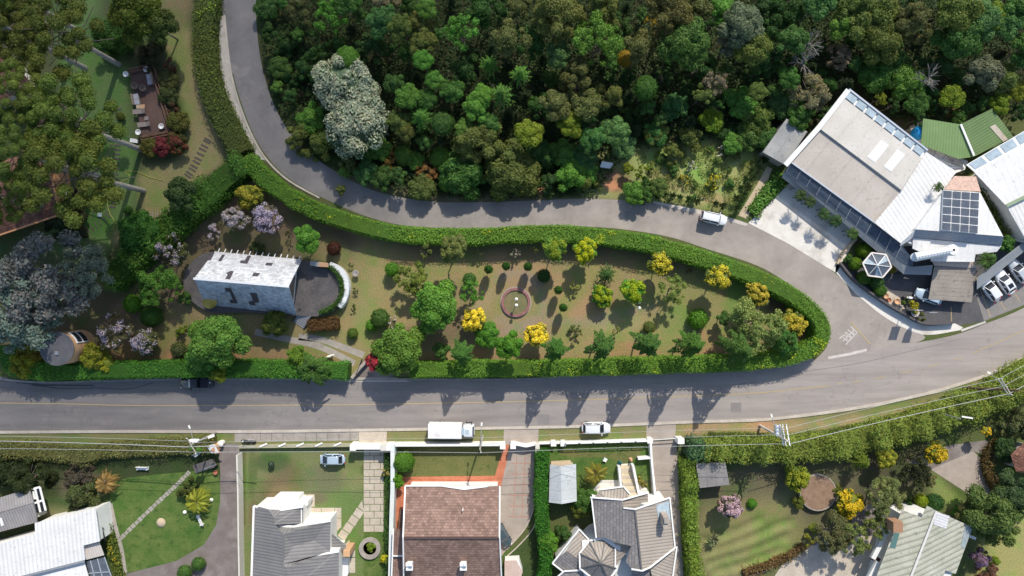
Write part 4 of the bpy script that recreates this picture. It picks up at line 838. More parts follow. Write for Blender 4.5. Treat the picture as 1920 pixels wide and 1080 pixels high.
for i in range(9):
    y = 872+i*6; mb = MB(); a, c = G(1163+i*.6, y, 0), G(1184+i*1.2, y+6.2, 0); mb.box((a.x, c.y, .02), (c.x, a.y, .16+.15*(i))); mb.build('step', M['slab_stone'] if i % 2 else surf('yellowish_step', (.55,.46,.30), (.62,.54,.40)), st)
bars('side_wall', [((1158,870,0),(1164,928,0))], .35, 1.6, M['white'], st); bars('side_wall', [((1184,868,0),(1196,928,0))], .35, 1.6, M['white'], st)
# --- small sheds of the south side
b = root('gabled_shed', G(1055, 908), 'small shed with a pale blue-grey gabled sheet roof beside the tall clipped hedge', 'shed')
walls([(1033,874,2.6),(1077,873,2.6),(1079,938,2.6),(1031,940,2.6)], 2.6, M['wood_pale'], b)
roof('roof', [(1031,871,2.7),(1051.5,874,3.6),(1053,945,3.6),(1029,942,2.7)], M['roof_shed'], b, .08); roof('roof', [(1051.5,874,3.6),(1080,870,2.7),(1081.5,940,2.7),(1053,945,3.6)], M['roof_shed'], b, .08)
roof('timber_platform', [(1033,866,.6),(1070,864,.6),(1071,871,.6),(1033,872,.6)], M['wood_pale'], b, .5)
b = root('flat_roofed_shed', G(1336, 892), 'grey flat roofed shed tucked under the big road hedge', 'shed')
fp = [(1305,870,2.8),(1360,867,2.8),(1368,909,2.6),(1312,915,2.6)]; walls(fp, 2.5, M['stone'], b, inset=.92); roof('roof', fp, roofmat('brownish_sheet_roof', (.22,.205,.195), (.29,.275,.26), 'seam', 1.3, .15, (.17,.165,.16), .4), b, .1)
def k6(x, y, z): return (1620+x/6.4, 930+y/6.4, z)
b = root('mossy_roofed_house', G(1730, 1030), 'house with a pale mossy corrugated roof at the bottom edge beside the beige patio', 'house')
walls([(1690,962,4.5),(1740,955,4.5),(1818,990,4.5),(1790,1072,4.5),(1760,1120,4.5),(1645,1120,4.5)], 4.6, M['white_wall'], b, inset=.95)
wr = [k6(455,165,4.9),k6(690,258,5.9),k6(755,115,5.9),k6(868,178,6.3),k6(470,1200,6.3),k6(60,1200,4.9)]; wr = lift([p[:2] for p in wr], [wr[0], wr[3], wr[4], wr[5]], 0)
ea = [k6(868,178,6.3),k6(1305,375,4.9),k6(1100,937,4.9),k6(978,892,5.2),k6(860,1200,5.2),k6(470,1200,6.3)]; ea = lift([p[:2] for p in ea], [ea[0], ea[1], ea[2], ea[5]], 0)
roof('roof', wr, M['roof_mossy'], b, .1, (-.93, -.36)); r2 = roof('roof', ea, M['roof_mossy'], b, .1, (.93, .36))
bars('ridge_cap', [(k6(868,178,6.35),k6(470,1200,6.35))], .32, .1, plain('pale_ridge', (.6,.58,.54)), b)
roof('repair_sheet', lift([k6(870,190,0)[:2],k6(1030,240,0)[:2],k6(985,395,0)[:2],k6(835,340,0)[:2]], ea, .05), roofmat('bare_sheet', (.62,.61,.62), (.75,.74,.74), 'corr', .4, .3, (.4,.39,.42), .4), r2, .03)
roof('painted_sheet', lift([k6(1215,360,0)[:2],k6(1295,390,0)[:2],k6(1205,640,0)[:2],k6(1165,600,0)[:2]], ea, .05), surf('stained_blue_sheet', (.24,.30,.33), (.35,.38,.38), 1.4, 6, .3), r2, .03)
roof('green_sheet', lift([k6(372,435,0)[:2],k6(425,452,0)[:2],k6(375,632,0)[:2],k6(310,612,0)[:2]], wr, .05), plain('teal_sheet', (.08,.17,.16)), b, .03)
q = G(*k6(425,385,7.2)); mb = MB(); mb.box((q.x-.7,q.y-.75,4.9),(q.x+.7,q.y+.75,6.9)); mb.build('chimney', surf('brown_chimney', (.30,.16,.09), (.36,.21,.13)), b)
bars('balcony', [(k6(250,430,3.2),k6(90,740,3.2)),(k6(160,780,3.2),k6(0,1060,3.2))], .7, .5, M['white_wall'], b)
roof('balcony_roof', [k6(100,690,3.0),k6(205,760,3.0),k6(175,805,3.0),k6(80,760,3.0)], plain('maroon_sheet', (.10,.03,.03)), b, .1)
b = root('tiled_house', G(1915, 855), 'corner of a terracotta tiled house at the frame edge below the road hedge', 'house')
walls([(1904,855,3.5),(1930,835,3.5),(2000,850,3.5),(2000,900,3.5),(1915,882,3.5)], 3.5, M['offwhite'], b)
roof('roof', [(1895,852,3.9),(1925,826,3.9),(2000,850,5.5),(2000,870,5.5)], M['roof_terracotta'], b); roof('roof', [(1895,853,3.9),(2000,871,5.5),(2000,900,3.9),(1905,884,3.9)], M['roof_terracotta'], b)
b = root('outbuilding', G(960, 1065), 'corner of a small pink roofed outbuilding at the bottom edge beside the curved kerb', 'shed')
walls([(945,1052,2.2),(975,1050,2.2),(982,1075,2.2),(945,1085,2.2)], 2.2, M['white_wall'], b, inset=.9); roof('roof', [(946,1052,2.5),(968,1051,2.5),(980,1072,2.3),(976,1085,2.3),(946,1090,2.3)], surf('pink_sheet', (.5,.36,.3), (.58,.46,.4)), b, .1)
# ---------------------------------------------------------------- vehicles
def loft_body(mb, L, W, levels, seg=40, ex=4.2, nose=.12):
    """levels: (z, length scale, width scale); superellipse plan narrowing toward the nose (+x)"""
    rings = []
    for z, sl, sw in levels:
        ring = []
        for k in range(seg):
            a = 2*math.pi*k/seg; c, s = math.cos(a), math.sin(a)
            x = abs(c)**(2/ex)*math.copysign(1, c)*L/2*sl; y = abs(s)**(2/ex)*math.copysign(1, s)*W/2*sw
            y *= 1-nose*max(0, x/(L/2))**3-.06*max(0, -x/(L/2))**3
            ring.append((x, y, z))
        rings.append(ring)
    vs = [v for r_ in rings for v in r_]; fs = []
    for i in range(len(rings)-1):
        for k in range(seg): fs.append((i*seg+k, i*seg+(k+1) % seg, (i+1)*seg+(k+1) % seg, (i+1)*seg+k))
    fs.append(tuple(range(seg))[::-1]); fs.append(tuple((len(rings)-1)*seg+k for k in range(seg)))
    mb.add(vs, fs)
def frustum(mb, x0, x1, w0, X0, X1, w1, z0, z1):
    vs = [(x0,-w0,z0),(x1,-w0*.96,z0),(x1,w0*.96,z0),(x0,w0,z0),(X0,-w1,z1),(X1,-w1*.97,z1),(X1,w1*.97,z1),(X0,w1,z1)]
    mb.add(vs, [(3,2,1,0),(4,5,6,7),(0,1,5,4),(1,2,6,5),(2,3,7,6),(3,0,4,7)]); return [Vector(v) for v in vs]
def inset_quad(mb, q, mg=.1, off=.012):
    a, b, c, d = q; n2 = (b-a).cross(d-a).normalized()*off
    f = lambda u, v: (a*(1-u)+b*u)*(1-v)+(d*(1-u)+c*u)*v+n2
    mb.add([f(mg,mg), f(1-mg,mg), f(1-mg,1-mg), f(mg,1-mg)], [(0,1,2,3)])
def wheels(r_, xs_, yw, rad=.32):
    for x in xs_:
        for s in (-1, 1):
            mb = MB(); mb.tube([(x, s*(yw-.11), rad), (x, s*(yw+.09), rad)], rad, 18); t = mb.build('wheel', M['rubber'], r_, True)
            mb = MB(); mb.tube([(x, s*(yw+.05), rad), (x, s*(yw+.105), rad)], rad*.62, 14); mb.build('rim', M['grey_metal'], t, True)
def car(name, label, paint, L=4.3, W=1.78, z_belt=.95, z_top=1.48, cab=(-.42,.24), top=(-.32,.06), group=None, sunroof=False, rack=False, hood_taper=.14, glass=None):
    r_ = root(name, (0,0,0), label, 'car', group); p = M['car_'+paint]; gl = glass or M['glass']
    mb = MB(); loft_body(mb, L, W, [(.22,.94,.90),(.38,1,1),(.70,1,1),(z_belt-.08,.985,.97),(z_belt,.95,.88)], nose=hood_taper); mb.build('body', p, r_, True, True)
    mb = MB(); q = frustum(mb, cab[0]*L, cab[1]*L, W*.435, top[0]*L, top[1]*L, W*.36, z_belt-.03, z_top); mb.build('cabin', p, r_, True)
    mb = MB(); loft_body(mb, (top[1]-top[0])*L*1.02, W*.745, [(z_top-.03,1,1),(z_top+.03,.97,.95),(z_top+.045,.85,.8)], ex=6, nose=.05)
    mx = (top[1]+top[0])/2*L; mb.v = [(v[0]+mx, v[1], v[2]) for v in mb.v]; rf = mb.build('roof', p, r_, True, True)
    if sunroof: mb = MB(); mb.box((mx-.55,-.4,z_top+.045),(mx+.15,.4,z_top+.055)); mb.build('sunroof', gl, rf, True)
    if rack:
        for s in (-1, 1): mb = MB(); mb.tube([((top[0]+.03)*L, s*W*.33, z_top+.09), ((top[1]-.03)*L, s*W*.33, z_top+.09)], .03); mb.build('roof_rail', M['grey_metal'], rf, True)
    mb = MB(); inset_quad(mb, [q[1], q[2], q[6], q[5]], .06); mb.build('windshield', gl, r_, True)
    mb = MB(); inset_quad(mb, [q[3], q[0], q[4], q[7]], .08); mb.build('rear_window', gl, r_, True)
    for sd in ((q[0],q[1],q[5],q[4]), (q[2],q[3],q[7],q[6])):
        a, b, c, d = sd; m0 = (a+b)/2; m1 = (c+d)/2
        for qd in ((a,m0,m1,d), (m0,b,c,m1)): mb = MB(); inset_quad(mb, qd, .08); mb.build('side_window', gl, r_, True)
    wheels(r_, (-L*.30, L*.31), W/2-.10)
    for s in (-1, 1):
        mb = MB(); mb.box((L*.455, s*W*.30-.16, .60), (L*.492, s*W*.30+.16, .74)); mb.build('headlight', M['lamp'], r_, True)
        mb = MB(); mb.box((-L*.503, s*W*.34-.12, .66), (-L*.47, s*W*.34+.12, .86)); mb.build('tail_light', M['tail'], r_, True)
        mb = MB(); y = s*W*.5; x = cab[1]*L*.72; mb.box((x-.10, min(y, y+s*.17), z_belt-.02), (x+.08, max(y, y+s*.17), z_belt+.12)); mb.build('mirror', p, r_, True)
    return r_
def put(o, px, py, ang, z=.02):
    """ang: heading in image degrees, clockwise from +x"""
    p = G(px, py, 1.0); o.location = (p.x, p.y, z); o.rotation_euler = (0, 0, -R(ang))
put(car('parked_car', 'white hatchback suv parked half on the grass verge of the main road', 'white', 4.5, 1.86, 1.0, 1.62, (-.46,.27), (-.38,.10), rack=True), 1118, 803, 0)
put(car('parked_car', 'white van-like suv parked on the upper road by the forecourt', 'white', 4.15, 1.75, 1.02, 1.72, (-.485,.25), (-.46,.16), rack=True, hood_taper=.1), 1339, 409, 13)
put(car('parked_car', 'silver-blue hatchback parked on the grass of the grey tiled house', 'blue', 3.9, 1.68, .92, 1.46, (-.40,.40), (-.26,.16)), 623, 862, 180)
put(car('parked_car', 'white car with its bonnet toward the building, first of the three bay cars', 'white', 4.4, 1.8, .95, 1.5, (-.46,.20), (-.38,.02), 'cars parked in the restaurant bays'), 1858, 541, 235)
put(car('parked_car', 'white car with a dark sunroof, in the bay between two others', 'white', 4.4, 1.8, .92, 1.46, (-.44,.22), (-.32,.05), 'cars parked in the restaurant bays', True), 1886, 528, 237)
put(car('parked_car', 'silver-white car at the frame edge in the last restaurant bay', 'silver', 4.4, 1.8, .93, 1.46, (-.40,.22), (-.28,.05), 'cars parked in the restaurant bays'), 1912, 508, 234)
put(car('parked_car', 'silver car half hidden under the board canopy', 'blue', 4.3, 1.78, .95, 1.5, (-.40,.24), (-.32,.06)), 1743, 556, 200)
put(car('parked_car', 'dark teal car poking out beside the brown tiled house', 'teal', 3.9, 1.7, .92, 1.42, (-.40,.28), (-.26,.10), glass=M['glass_grey']), 942, 1004, 60)
# pickup
r_ = root('pickup_truck', (0,0,0), 'black pickup truck parked along the clipped hedge on the main road', 'pickup'); p = M['car_black']
mb = MB(); loft_body(mb, 5.1, 1.8, [(.28,.95,.92),(.42,1,1),(.85,1,1),(.98,.98,.95)], ex=6, nose=.10); mb.build('body', p, r_, True, True)
mb = MB(); q = frustum(mb, -.55, 1.3, .8, -.40, .60, .68, .95, 1.72); mb.build('cabin', p, r_, True)
mb = MB(); inset_quad(mb, [q[1],q[2],q[6],q[5]], .05); mb.build('windshield', M['glass_blue'], r_, True)
mb = MB(); inset_quad(mb, [q[3],q[0],q[4],q[7]], .1); mb.build('rear_window', M['glass'], r_, True)
for sd in ((q[0],q[1],q[5],q[4]), (q[2],q[3],q[7],q[6])): mb = MB(); inset_quad(mb, sd, .1); mb.build('side_window', M['glass'], r_, True)
mb = MB(); mb.box((-1.75,-.78,.985), (-.62,.78,1.12)); mb.build('tonneau_cover', plain('dark_tarp', (.022,.02,.035), .8), r_, True)
mb = MB(); mb.box((-2.42,-.72,.99), (-1.82,.72,1.06)); cg = mb.build('cargo_tray', plain('dark_tray', (.05,.05,.06), .8), r_, True)
mb = MB(); mb.lathe([(.1,0),(.1,.06)], (-2.15,-.05,1.06), 10); mb.build('white_cap', M['white'], cg, True)
wheels(r_, (-1.55, 1.6), .80, .36)
for s in (-1, 1):
    mb = MB(); mb.box((2.38, s*.62-.17, .68), (2.52, s*.62+.17, .84)); mb.build('headlight', M['lamp'], r_, True)
    mb = MB(); mb.box((.72, min(s*.9,s*1.1), .98), (.88, max(s*.9,s*1.1), 1.16)); mb.build('mirror', p, r_, True)
put(r_, 368, 718, 180)
# box truck
r_ = root('box_truck', (0,0,0), 'white box truck standing on the verge before the white wall', 'truck')
mb = MB(); mb.box((-3.55,-1.12,.78), (1.55,1.12,2.75)); o = mb.build('cargo_box', surf('dirty_white_panel', (.74,.72,.70), (.82,.81,.79), .5, 4, .12, .7, .3, 0, None, (.60,.56,.54), .45), r_, True)
bm = bmesh.new(); bm.from_mesh(o.data); bmesh.ops.bevel(bm, geom=bm.edges[:], offset=.05, segments=2, affect='EDGES'); bm.to_mesh(o.data); bm.free()
mb = MB(); loft_body(mb, 1.85, 1.98, [(.55,1,1),(1.5,1,1),(2.1,.96,.95),(2.3,.86,.88),(2.34,.7,.75)], ex=7, nose=.06); mb.v = [(v[0]+2.60, v[1], v[2]) for v in mb.v]; mb.build('cab', M['car_white'], r_, True, True)
mb = MB(); mb.add([(3.42,-.86,1.45),(3.42,.86,1.45),(3.30,.80,2.22),(3.30,-.80,2.22)], [(0,1,2,3)]); mb.v = [(v[0]+.13, v[1], v[2]) for v in mb.v]; mb.build('windshield', M['glass'], r_, True)
mb = MB(); mb.add([(3.2,-.78,2.352),(3.42,-.72,2.33),(3.42,.72,2.33),(3.2,.78,2.352)], [(0,1,2,3)]); mb.build('visor', M['glass'], r_, True)
mb = MB(); mb.box((2.05,-.45,2.342),(2.65,.2,2.37)); mb.build('roof_hatch', M['glass_blue'], r_, True)
mb = MB(); mb.box((1.6,-.55,2.0),(1.95,.55,2.5)); mb.build('wind_deflector', M['car_blue'], r_, True)
mb = MB(); mb.box((-3.4,-.5,.5),(2.6,.5,.77)); mb.build('chassis', M['dark_metal'], r_, True)
wheels(r_, (-2.3, 2.5), .98, .45)
for s in (-1, 1): mb = MB(); mb.box((3.0, min(s*1.0,s*1.22), 1.5), (3.12, max(s*1.0,s*1.22), 2.0)); mb.build('mirror', M['black'], r_, True)
put(r_, 848, 805, 0.5)
# motorcycles
def moto(label, px, py, ang, tank):
    r_ = root('motorcycle', (0,0,0), label, 'motorcycle')
    for x in (-.68, .70):
        mb = MB(); mb.tube([(x,-.06,.31),(x,.06,.31)], .31, 18); w_ = mb.build('wheel', M['rubber'], r_, True); mb = MB(); mb.tube([(x,-.065,.31),(x,.065,.31)], .2, 12); mb.build('rim', M['grey_metal'], w_, True)
    mb = MB(); loft_body(mb, .62, .34, [(.62,.8,.6),(.75,1,1),(.88,.9,.8),(.92,.6,.4)], ex=2.5); mb.v = [(v[0]+.18, v[1], v[2]) for v in mb.v]; mb.build('fuel_tank', tank, r_, True, True)
    mb = MB(); loft_body(mb, .85, .30, [(.72,.9,.8),(.82,1,1),(.86,.85,.7)], ex=3); mb.v = [(v[0]-.48, v[1], v[2]) for v in mb.v]; mb.build('seat', M['black'], r_, True, True)
    mb = MB(); mb.box((-.25,-.16,.25),(.3,.16,.62)); mb.build('engine', M['grey_metal'], r_, True)
    mb = MB(); mb.tube([(.42,-.40,1.02),(.48,-.1,.96),(.48,.1,.96),(.42,.40,1.02)], .025); mb.build('handlebar', M['dark_metal'], r_, True)
    mb = MB(); mb.tube([(.48,-.08,.96),(.70,-.08,.31)], .03); mb.tube([(.48,.08,.96),(.70,.08,.31)], .03); mb.build('fork', M['steel'], r_, True)
    mb = MB(); mb.lathe([(.02,-.06),(.10,-.02),(.10,.06),(.03,.09)], (.60,0,.86), 12); mb.build('headlight', M['lamp'], r_, True)
    mb = MB(); mb.tube([(.1,-.17,.3),(-.75,-.2,.36)], .05); mb.build('exhaust', M['steel'], r_, True)
    mb = MB(); mb.box((-.95,-.1,.66),(-.62,.1,.74)); mb.build('rear_rack', M['dark_metal'], r_, True)
    p_ = G(px, py, .5); r_.location = (p_.x, p_.y, .02); r_.rotation_euler = (0,0,-R(ang)); r_.scale = (1.15, 1.25, 1.15)
moto('dark motorcycle parked on the paved sidewalk by the driveway mouth', 466, 827, 185, M['black'])
moto('motorcycle with a white tank beside the planter of the restaurant car park', 1706, 559, 190, M['white'])
# ---------------------------------------------------------------- walls, fences, gates along the street
def wall_run(name, label, segs, th, h, m, cat='wall', posts=None, pm=None):
    o = root(name, V3(segs[0])-Vector((0,0,V3(segs[0]).z)), label, cat); mb = MB()
    for i in range(len(segs)-1): mb.bar(G(*segs[i]), G(*segs[i+1]), th, h+.003*i)
    mb.build('wall', m, o)
    for q in (posts or []):
        p = G(*q); mb = MB(); mb.box((p.x-.35,p.y-.35,0),(p.x+.35,p.y+.35,h+.25)); mb.box((p.x-.42,p.y-.42,h+.25),(p.x+.42,p.y+.42,h+.33)); mb.build('pillar', pm or M['white'], o)
    return o
o = wall_run('boundary_wall', 'low mossy front wall with slanted white picket caps beside the paved sidewalk', [(452,836),(664,833)], .45, .75, surf('mossy_wall', (.30,.29,.18), (.38,.36,.26), .8, 6, .3))
for x in (492, 527, 561, 596, 631):
    p = G(x+2, 834.5-(x-492)*.012, .75); mb = MB(); mb.bar(p+Vector((-.55,-.25,.02)), p+Vector((.55,.25,.02)), .24, .12); mb.build('cap', M['white'], o)
o = root('driveway_gate', G(702, 834), 'solid white gate with end pillars before the stone slab drive', 'gate')
bars('panel', [((670,833.5,0),(718,833.5,0))], .55, 2.1, M['white'], o)
for x in (668, 724, 735): p = G(x, 833); mb = MB(); mb.box((p.x-.45,p.y-.45,0),(p.x+.45,p.y+.45,2.35)); mb.build('pillar', M['offwhite'] if x == 724 else M['white'], o)
wall_run('boundary_wall', 'long white side wall between the slab drive and the brown tiled house', [(741,828),(741,905),(739,960),(736,1100)], .62, 2.4, surf('pale_green_white_wall', (.58,.62,.59), (.68,.71,.68), .5, 5, .1))
wall_run('boundary_wall', 'white front wall behind the white box truck', [(745,830),(941,829)], .35, 1.9, M['white_wall'], posts=[(943,831),(962,830.5)])
o = root('driveway_gate', G(985, 832), 'white arched gate with pillars before the brick jointed drive', 'gate')
bars('panel', [((966,829,0),(986,833,0)),((986,833,0),(1004,829,0))], .3, 1.5, M['white'], o)
for x, y in ((1007,834),): p = G(x, y); mb = MB(); mb.box((p.x-.32,p.y-.85,0),(p.x+.32,p.y+.5,2.0)); mb.build('pillar', M['offwhite'], o)
o = wall_run('boundary_fence', 'white front fence with open panels behind the parked white car', [(1011,829),(1036,828),(1054,828),(1216,823)], .3, .9, M['white'], 'fence', [(1037,828.5),(1055,828.5),(1216,823)])
for i in range(6):
    a = lerp((1058,827.5,1.0),(1214,823,1.0),i/6); c = lerp((1058,827.5,1.0),(1214,823,1.0),(i+.94)/6)
    mb = MB()
    for h in (1.25, 1.6): mb.bar(G(a[0],a[1],0)+Vector((0,0,h)), G(c[0],c[1],0)+Vector((0,0,h)), .12, .1)
    mb.bar(G(a[0],a[1],0)+Vector((0,0,.9)), G(a[0]+2,a[1],0)+Vector((0,0,.9)), .14, .8); mb.build('panel', M['white'], o)
wall_run('boundary_wall', 'white wall edging the concrete drive of the octagonal roofed house', [(1217,826),(1219,860),(1222,890),(1226,928)], .3, 1.3, M['white'])
wall_run('retaining_wall', 'short white return wall above the garden of the octagonal roofed house', [(1194,857),(1217,855)], .3, 1.2, M['white'])
o = root('driveway_gate', G(1245, 824), 'thin white barred gate across the concrete drive', 'gate')
bars('rail', [((1219,825,.9),(1267,822,.9)),((1219,825,.2),(1267,822,.2))], .08, .1, M['white'], o)
p = G(1271, 822); mb = MB(); mb.box((p.x-.5,p.y-.4,0),(p.x+.5,p.y+.4,2.1)); mb.build('pillar', M['white'], o)
wall_run('boundary_wall', 'thin pale wall between the grey drive and the neighbouring lawn', [(453,848),(455,920),(456,1000),(458,1100)], .22, 1.9, M['offwhite'])
wall_run('retaining_wall', 'low pale wall along the forecourt toward the upper road garden', [(1568,495),(1578,475),(1603,448)], .4, .5, M['wood_pale'])
wall_run('boundary_wall', 'curved dark topped garden wall along the white sidewalk of the restaurant', smooth([(1571,493),(1600,527),(1650,564),(1690,588),(1728,606),(1786,604)], 5), .3, .9, plain('dark_wall', (.09,.08,.08)))
wall_run('retaining_wall', 'stone edged wall beside the dark gateway of the island garden', [(662,707),(676,690),(700,664)], .45, 1.1, M['stone'], posts=None)
o = root('driveway_gate', G(672, 690), 'open thin rusty gate leaf leaning over the dark gateway', 'gate'); bars('leaf', [((669,704,.3),(680,672,.3))], .08, 1.3, plain('rusty_iron', (.25,.2,.13)), o)
o = root('entrance_steps', G(385, 872), 'dark steps with a handrail descending from the road corner to the lawn', 'stairs')
for i in range(6):
    a = lerp((404,866,0),(364,880,0),i/6); c = lerp((404,866,0),(364,880,0),(i+.85)/6); mb = MB(); mb.bar(G(a[0],a[1]),G(c[0],c[1]),1.3,.9-.14*i); mb.build('step', M['paving_dark'], o)
mb = MB(); mb.tube([G(366,886,1.2),G(405,871,1.8)], .06); mb.build('handrail', M['grey_metal'], o)
# ---------------------------------------------------------------- poles, lamps, cables
def pole(name, label, px, py, h, r0=.17, lean=(0,0), m=None):
    o = root(name, G(px, py), label, 'utility pole'); b_ = G(px, py); mb = MB(); mb.tube([b_, b_+Vector((lean[0],lean[1],h))], r0, 10, 0, r0*.65); mb.build('pole', m or M['wood_pole'], o); return o, b_+Vector((lean[0],lean[1],h))
def xbar(o, c, ang, ln, m=None, w_=.12, ins=4, name='crossarm'):
    d = Vector((math.cos(R(ang)), -math.sin(R(ang)), 0))*ln/2; mb = MB(); mb.bar(c-d, c+d, w_, .12); x = mb.build(name, m or M['wood_pole'], o)
    for i in range(ins): mb = MB(); mb.lathe([(.05,0),(.08,.08),(.05,.18)], c-d+d*2*(i/(max(ins-1,1)))+Vector((0,0,.12)), 8); mb.build('insulator', M['white'], x)

def lamp_arm(o, base, z0, px, py, z1=7.3):
    a = Vector((base.x, base.y, z0)); b_ = G(px, py, z1); mb = MB(); mb.tube([a, a+(b_-a)*.5+Vector((0,0,.25)), b_], .045, 6); l_ = mb.build('lamp_arm', M['grey_metal'], o)
    d = (b_-a).normalized(); mb = MB(); mb.bar(b_-d*.1, b_+d*.40, .22, .12); mb.build('lamp_head', M['globe'], l_)
oA, tA = pole('utility_pole', 'utility pole with a white transformer and an angled street lamp at the grey drive corner', 405, 811, 8.4)
c = Vector((tA.x, tA.y, 7.7)); xbar(oA, c+Vector((0,-.2,.35)), 60, 2.6, ins=3); mb = MB()
tr = []
for k in range(3): mb = MB(); mb.lathe([(.05,0),(.24,.05),(.26,.7),(.2,.8),(.05,.82)], c+Vector((-.45+.42*k, .35, -.8)), 12); mb.build('transformer', M['white'], oA)
lamp_arm(oA, tA, 7.0, 356, 802)
mb = MB(); p0 = G(372,827,6.6); p1 = G(391,820,6.0); mb.tube([p0, p1], .06); la = mb.build('lamp_arm', M['grey_metal'], oA); mb = MB(); mb.bar(p1, p1+(p1-p0).normalized()*.85, .36, .18); mb.build('lamp_head', M['globe'], la)  # added arm and white head stand in for a sunlit stretch of pole
oB, tB = pole('utility_pole', 'slim weathered utility pole between the white truck and the brick jointed drive', 905, 817, 9.0); xbar(oB, tB+Vector((0,0,-.9)), 80, 1.2, ins=3)
lamp_arm(oB, tB, 7.2, 903, 797)
oC, tC = pole('utility_pole', 'pale concrete utility pole with three transformers and triple crossarms over the red verge', 1425, 798, 10.6, .22, m=surf('pale_concrete_pole', (.55,.46,.40), (.66,.58,.52), 1, 5, .1))
for k, x in enumerate((1465, 1470, 1477)): xbar(oC, G(x, 815, 9.0+.5*k), 80, 3.0, M['white'], .15, 5)
for k in range(3): c = G(1454, 799+k*6.5, 8.0); mb = MB(); mb.lathe([(.05,0),(.3,.05),(.32,.9),(.2,1.0),(.05,1.02)], c, 12); mb.build('transformer', M['steel'], oC)
lamp_arm(oC, tC, 7.0, 1447, 781)
oD, tD = pole('utility_pole', 'dark timber utility pole with double crossarms at the bend by the big hedge', 1807, 727, 9.6, .2, (1.6, 1.0), M['wood'])
for k, x in enumerate((1880, 1886)): xbar(oD, G(x, 725, 8.6+.4*k), 58, 2.7, plain('pale_crossarm', (.42,.42,.38)) if k == 0 else M['wood_pole'], .13, 3)
lamp_arm(oD, tD, 7.2, 1855, 700)
oE, tE = pole('utility_pole', 'thin pale pole rising out of the red soil patch into the big road hedge', 1741, 768, 7.6, .11, m=M['grey_metal']); c = G(1810,782,6.9)
mb = MB(); mb.bar(c+Vector((-.6,.1,0)), c+Vector((1.0,-.15,0)), .2, .18); mb.build('bracket', M['white'], oE)
def cable(label, pts, r=.028, sag=.5):
    P = []
    for a, b_ in zip(pts[:-1], pts[1:]):
        A, B_ = G(*a), G(*b_)
        for k in range(9): t = k/9; P.append(A+(B_-A)*t-Vector((0,0,sag*4*t*(1-t))))
    P.append(G(*pts[-1])); o = root('power_cable', P[0], label, 'cable', 'overhead cables along the main road'); mb = MB(); mb.tube(P, r, 5); mb.build('cable', M['wire'], o); return o
cable('overhead cable nearest the main road in the span ending at the white transformer', [(-60,817,8),(350,827,8)])
cable('thick overhead cable crossing the mossy bank toward the drive corner pole', [(-60,826,7.4),(345,838,7.4),(478,838,7)], .06)
cable('overhead cable farthest from the main road, running past the parked hatchback', [(-60,841,8),(375,848,8),(900,849,8.4),(1474,832,9)], .03)
cable('overhead cable running above the white box truck', [(365,830,8),(902,821,8),(1466,802,9)], .022)
cable('overhead cable running above the parked white car', [(900,833,8.2),(1470,815,9)], .022)
cable('overhead cable along the kerb between the two big crossarm poles', [(1478,802,9),(1873,711,8.8),(2000,650,9)], .03)
cable('overhead cable over the red verge between the two big crossarm poles', [(1480,815,9),(1882,724,8.8),(2000,668,9)], .03)
cable('overhead cable along the hedge front between the two big crossarm poles', [(1482,832,9),(1893,738,8.8),(2000,690,9)], .045)
# ---------------------------------------------------------------- garden things
def obj1(name, label, cat, mb, m, group=None, kind=None, sm=False):
    o = mb.build(name, m, None, False, sm); return meta(o, label, cat, group, kind)
def globe_lamp(px, py, label):
    p = G(px, py, 0); o = root('garden_lamp', p, label, 'lamp', 'twin globe garden lamps'); mb = MB(); mb.tube([p, p+Vector((0,0,2.3))], .05, 8); mb.build('pole', M['dark_metal'], o)
    mb = MB(); mb.tube([p+Vector((0,.45,2.3)), p+Vector((0,-.45,2.3))], .04); mb.build('arm', M['dark_metal'], o)
    for s in (-1, 1): mb = MB(); mb.lathe([(.05,-.24),(.18,-.2),(.26,-.05),(.24,.12),(.12,.24),(.02,.26)], p+Vector((0,.46*s,2.5)), 16); mb.build('globe', M['globe'], o, False, True)
globe_lamp(968, 566, 'garden lamp with two white globes standing in the round brick flower bed')
globe_lamp(1193, 571, 'garden lamp with two white globes beside the yellow-green round shrub')
p = G(967, 567); fb = root('round_flower_bed', p, 'round flower bed ringed with dark red brick on the island lawn', 'flower bed')
mb = MB(); mb.lathe([(2.28,0),(2.28,.34),(1.90,.36),(1.86,.12)], p, 40); mb.v = mb.v; mb.build('brick_ring', surf('purple_brick', (.20,.085,.085), (.30,.15,.14), 1.6, 7, .35), fb)
mb = MB(); mb.lathe([(1.87,.16),(.02,.19)], p, 40); mb.build('soil', surf('bed_soil', (.20,.16,.085), (.13,.14,.06), .9, 7, .35), fb)
mb = MB(); mb.lathe([(2.45,.02),(2.45,.06),(2.28,.06)], p, 40); mb.build('edging', M['stone'], fb)
def lathe1(name, label, cat, px, py, prof, m, seg=20, z=0, sm=True): mb = MB(); mb.lathe(prof, G(px, py, z), seg); return obj1(name, label, cat, mb, m, sm=sm)
o = root('garden_parasol', G(400, 566, 0), 'round gold parasol standing on the chalet terrace', 'parasol'); c = G(394, 565, 2.6)
mb = MB(); mb.lathe([(1.12,2.35),(1.10,2.38),(.75,2.56),(.3,2.70),(.03,2.76)], (c.x,c.y,.4), 24); mb.build('canopy', M['gold'], o); mb = MB(); mb.tube([(c.x,c.y,.9),(c.x,c.y,3.3)], .04); mb.build('pole', M['white'], o)
lathe1('bird_bath', 'pale stone bird bath on the lawn beside the chalet terrace wall', 'bird bath', 669, 513, [(.3,0),(.15,.1),(.12,.7),(.5,.8),(.52,.92),(.42,.9),(.1,.82)], M['stone'])
b = root('fish_pond', G(694, 1027), 'round stone edged pond with a plant in it on the slab drive lawn', 'pond'); p = G(694, 1027)
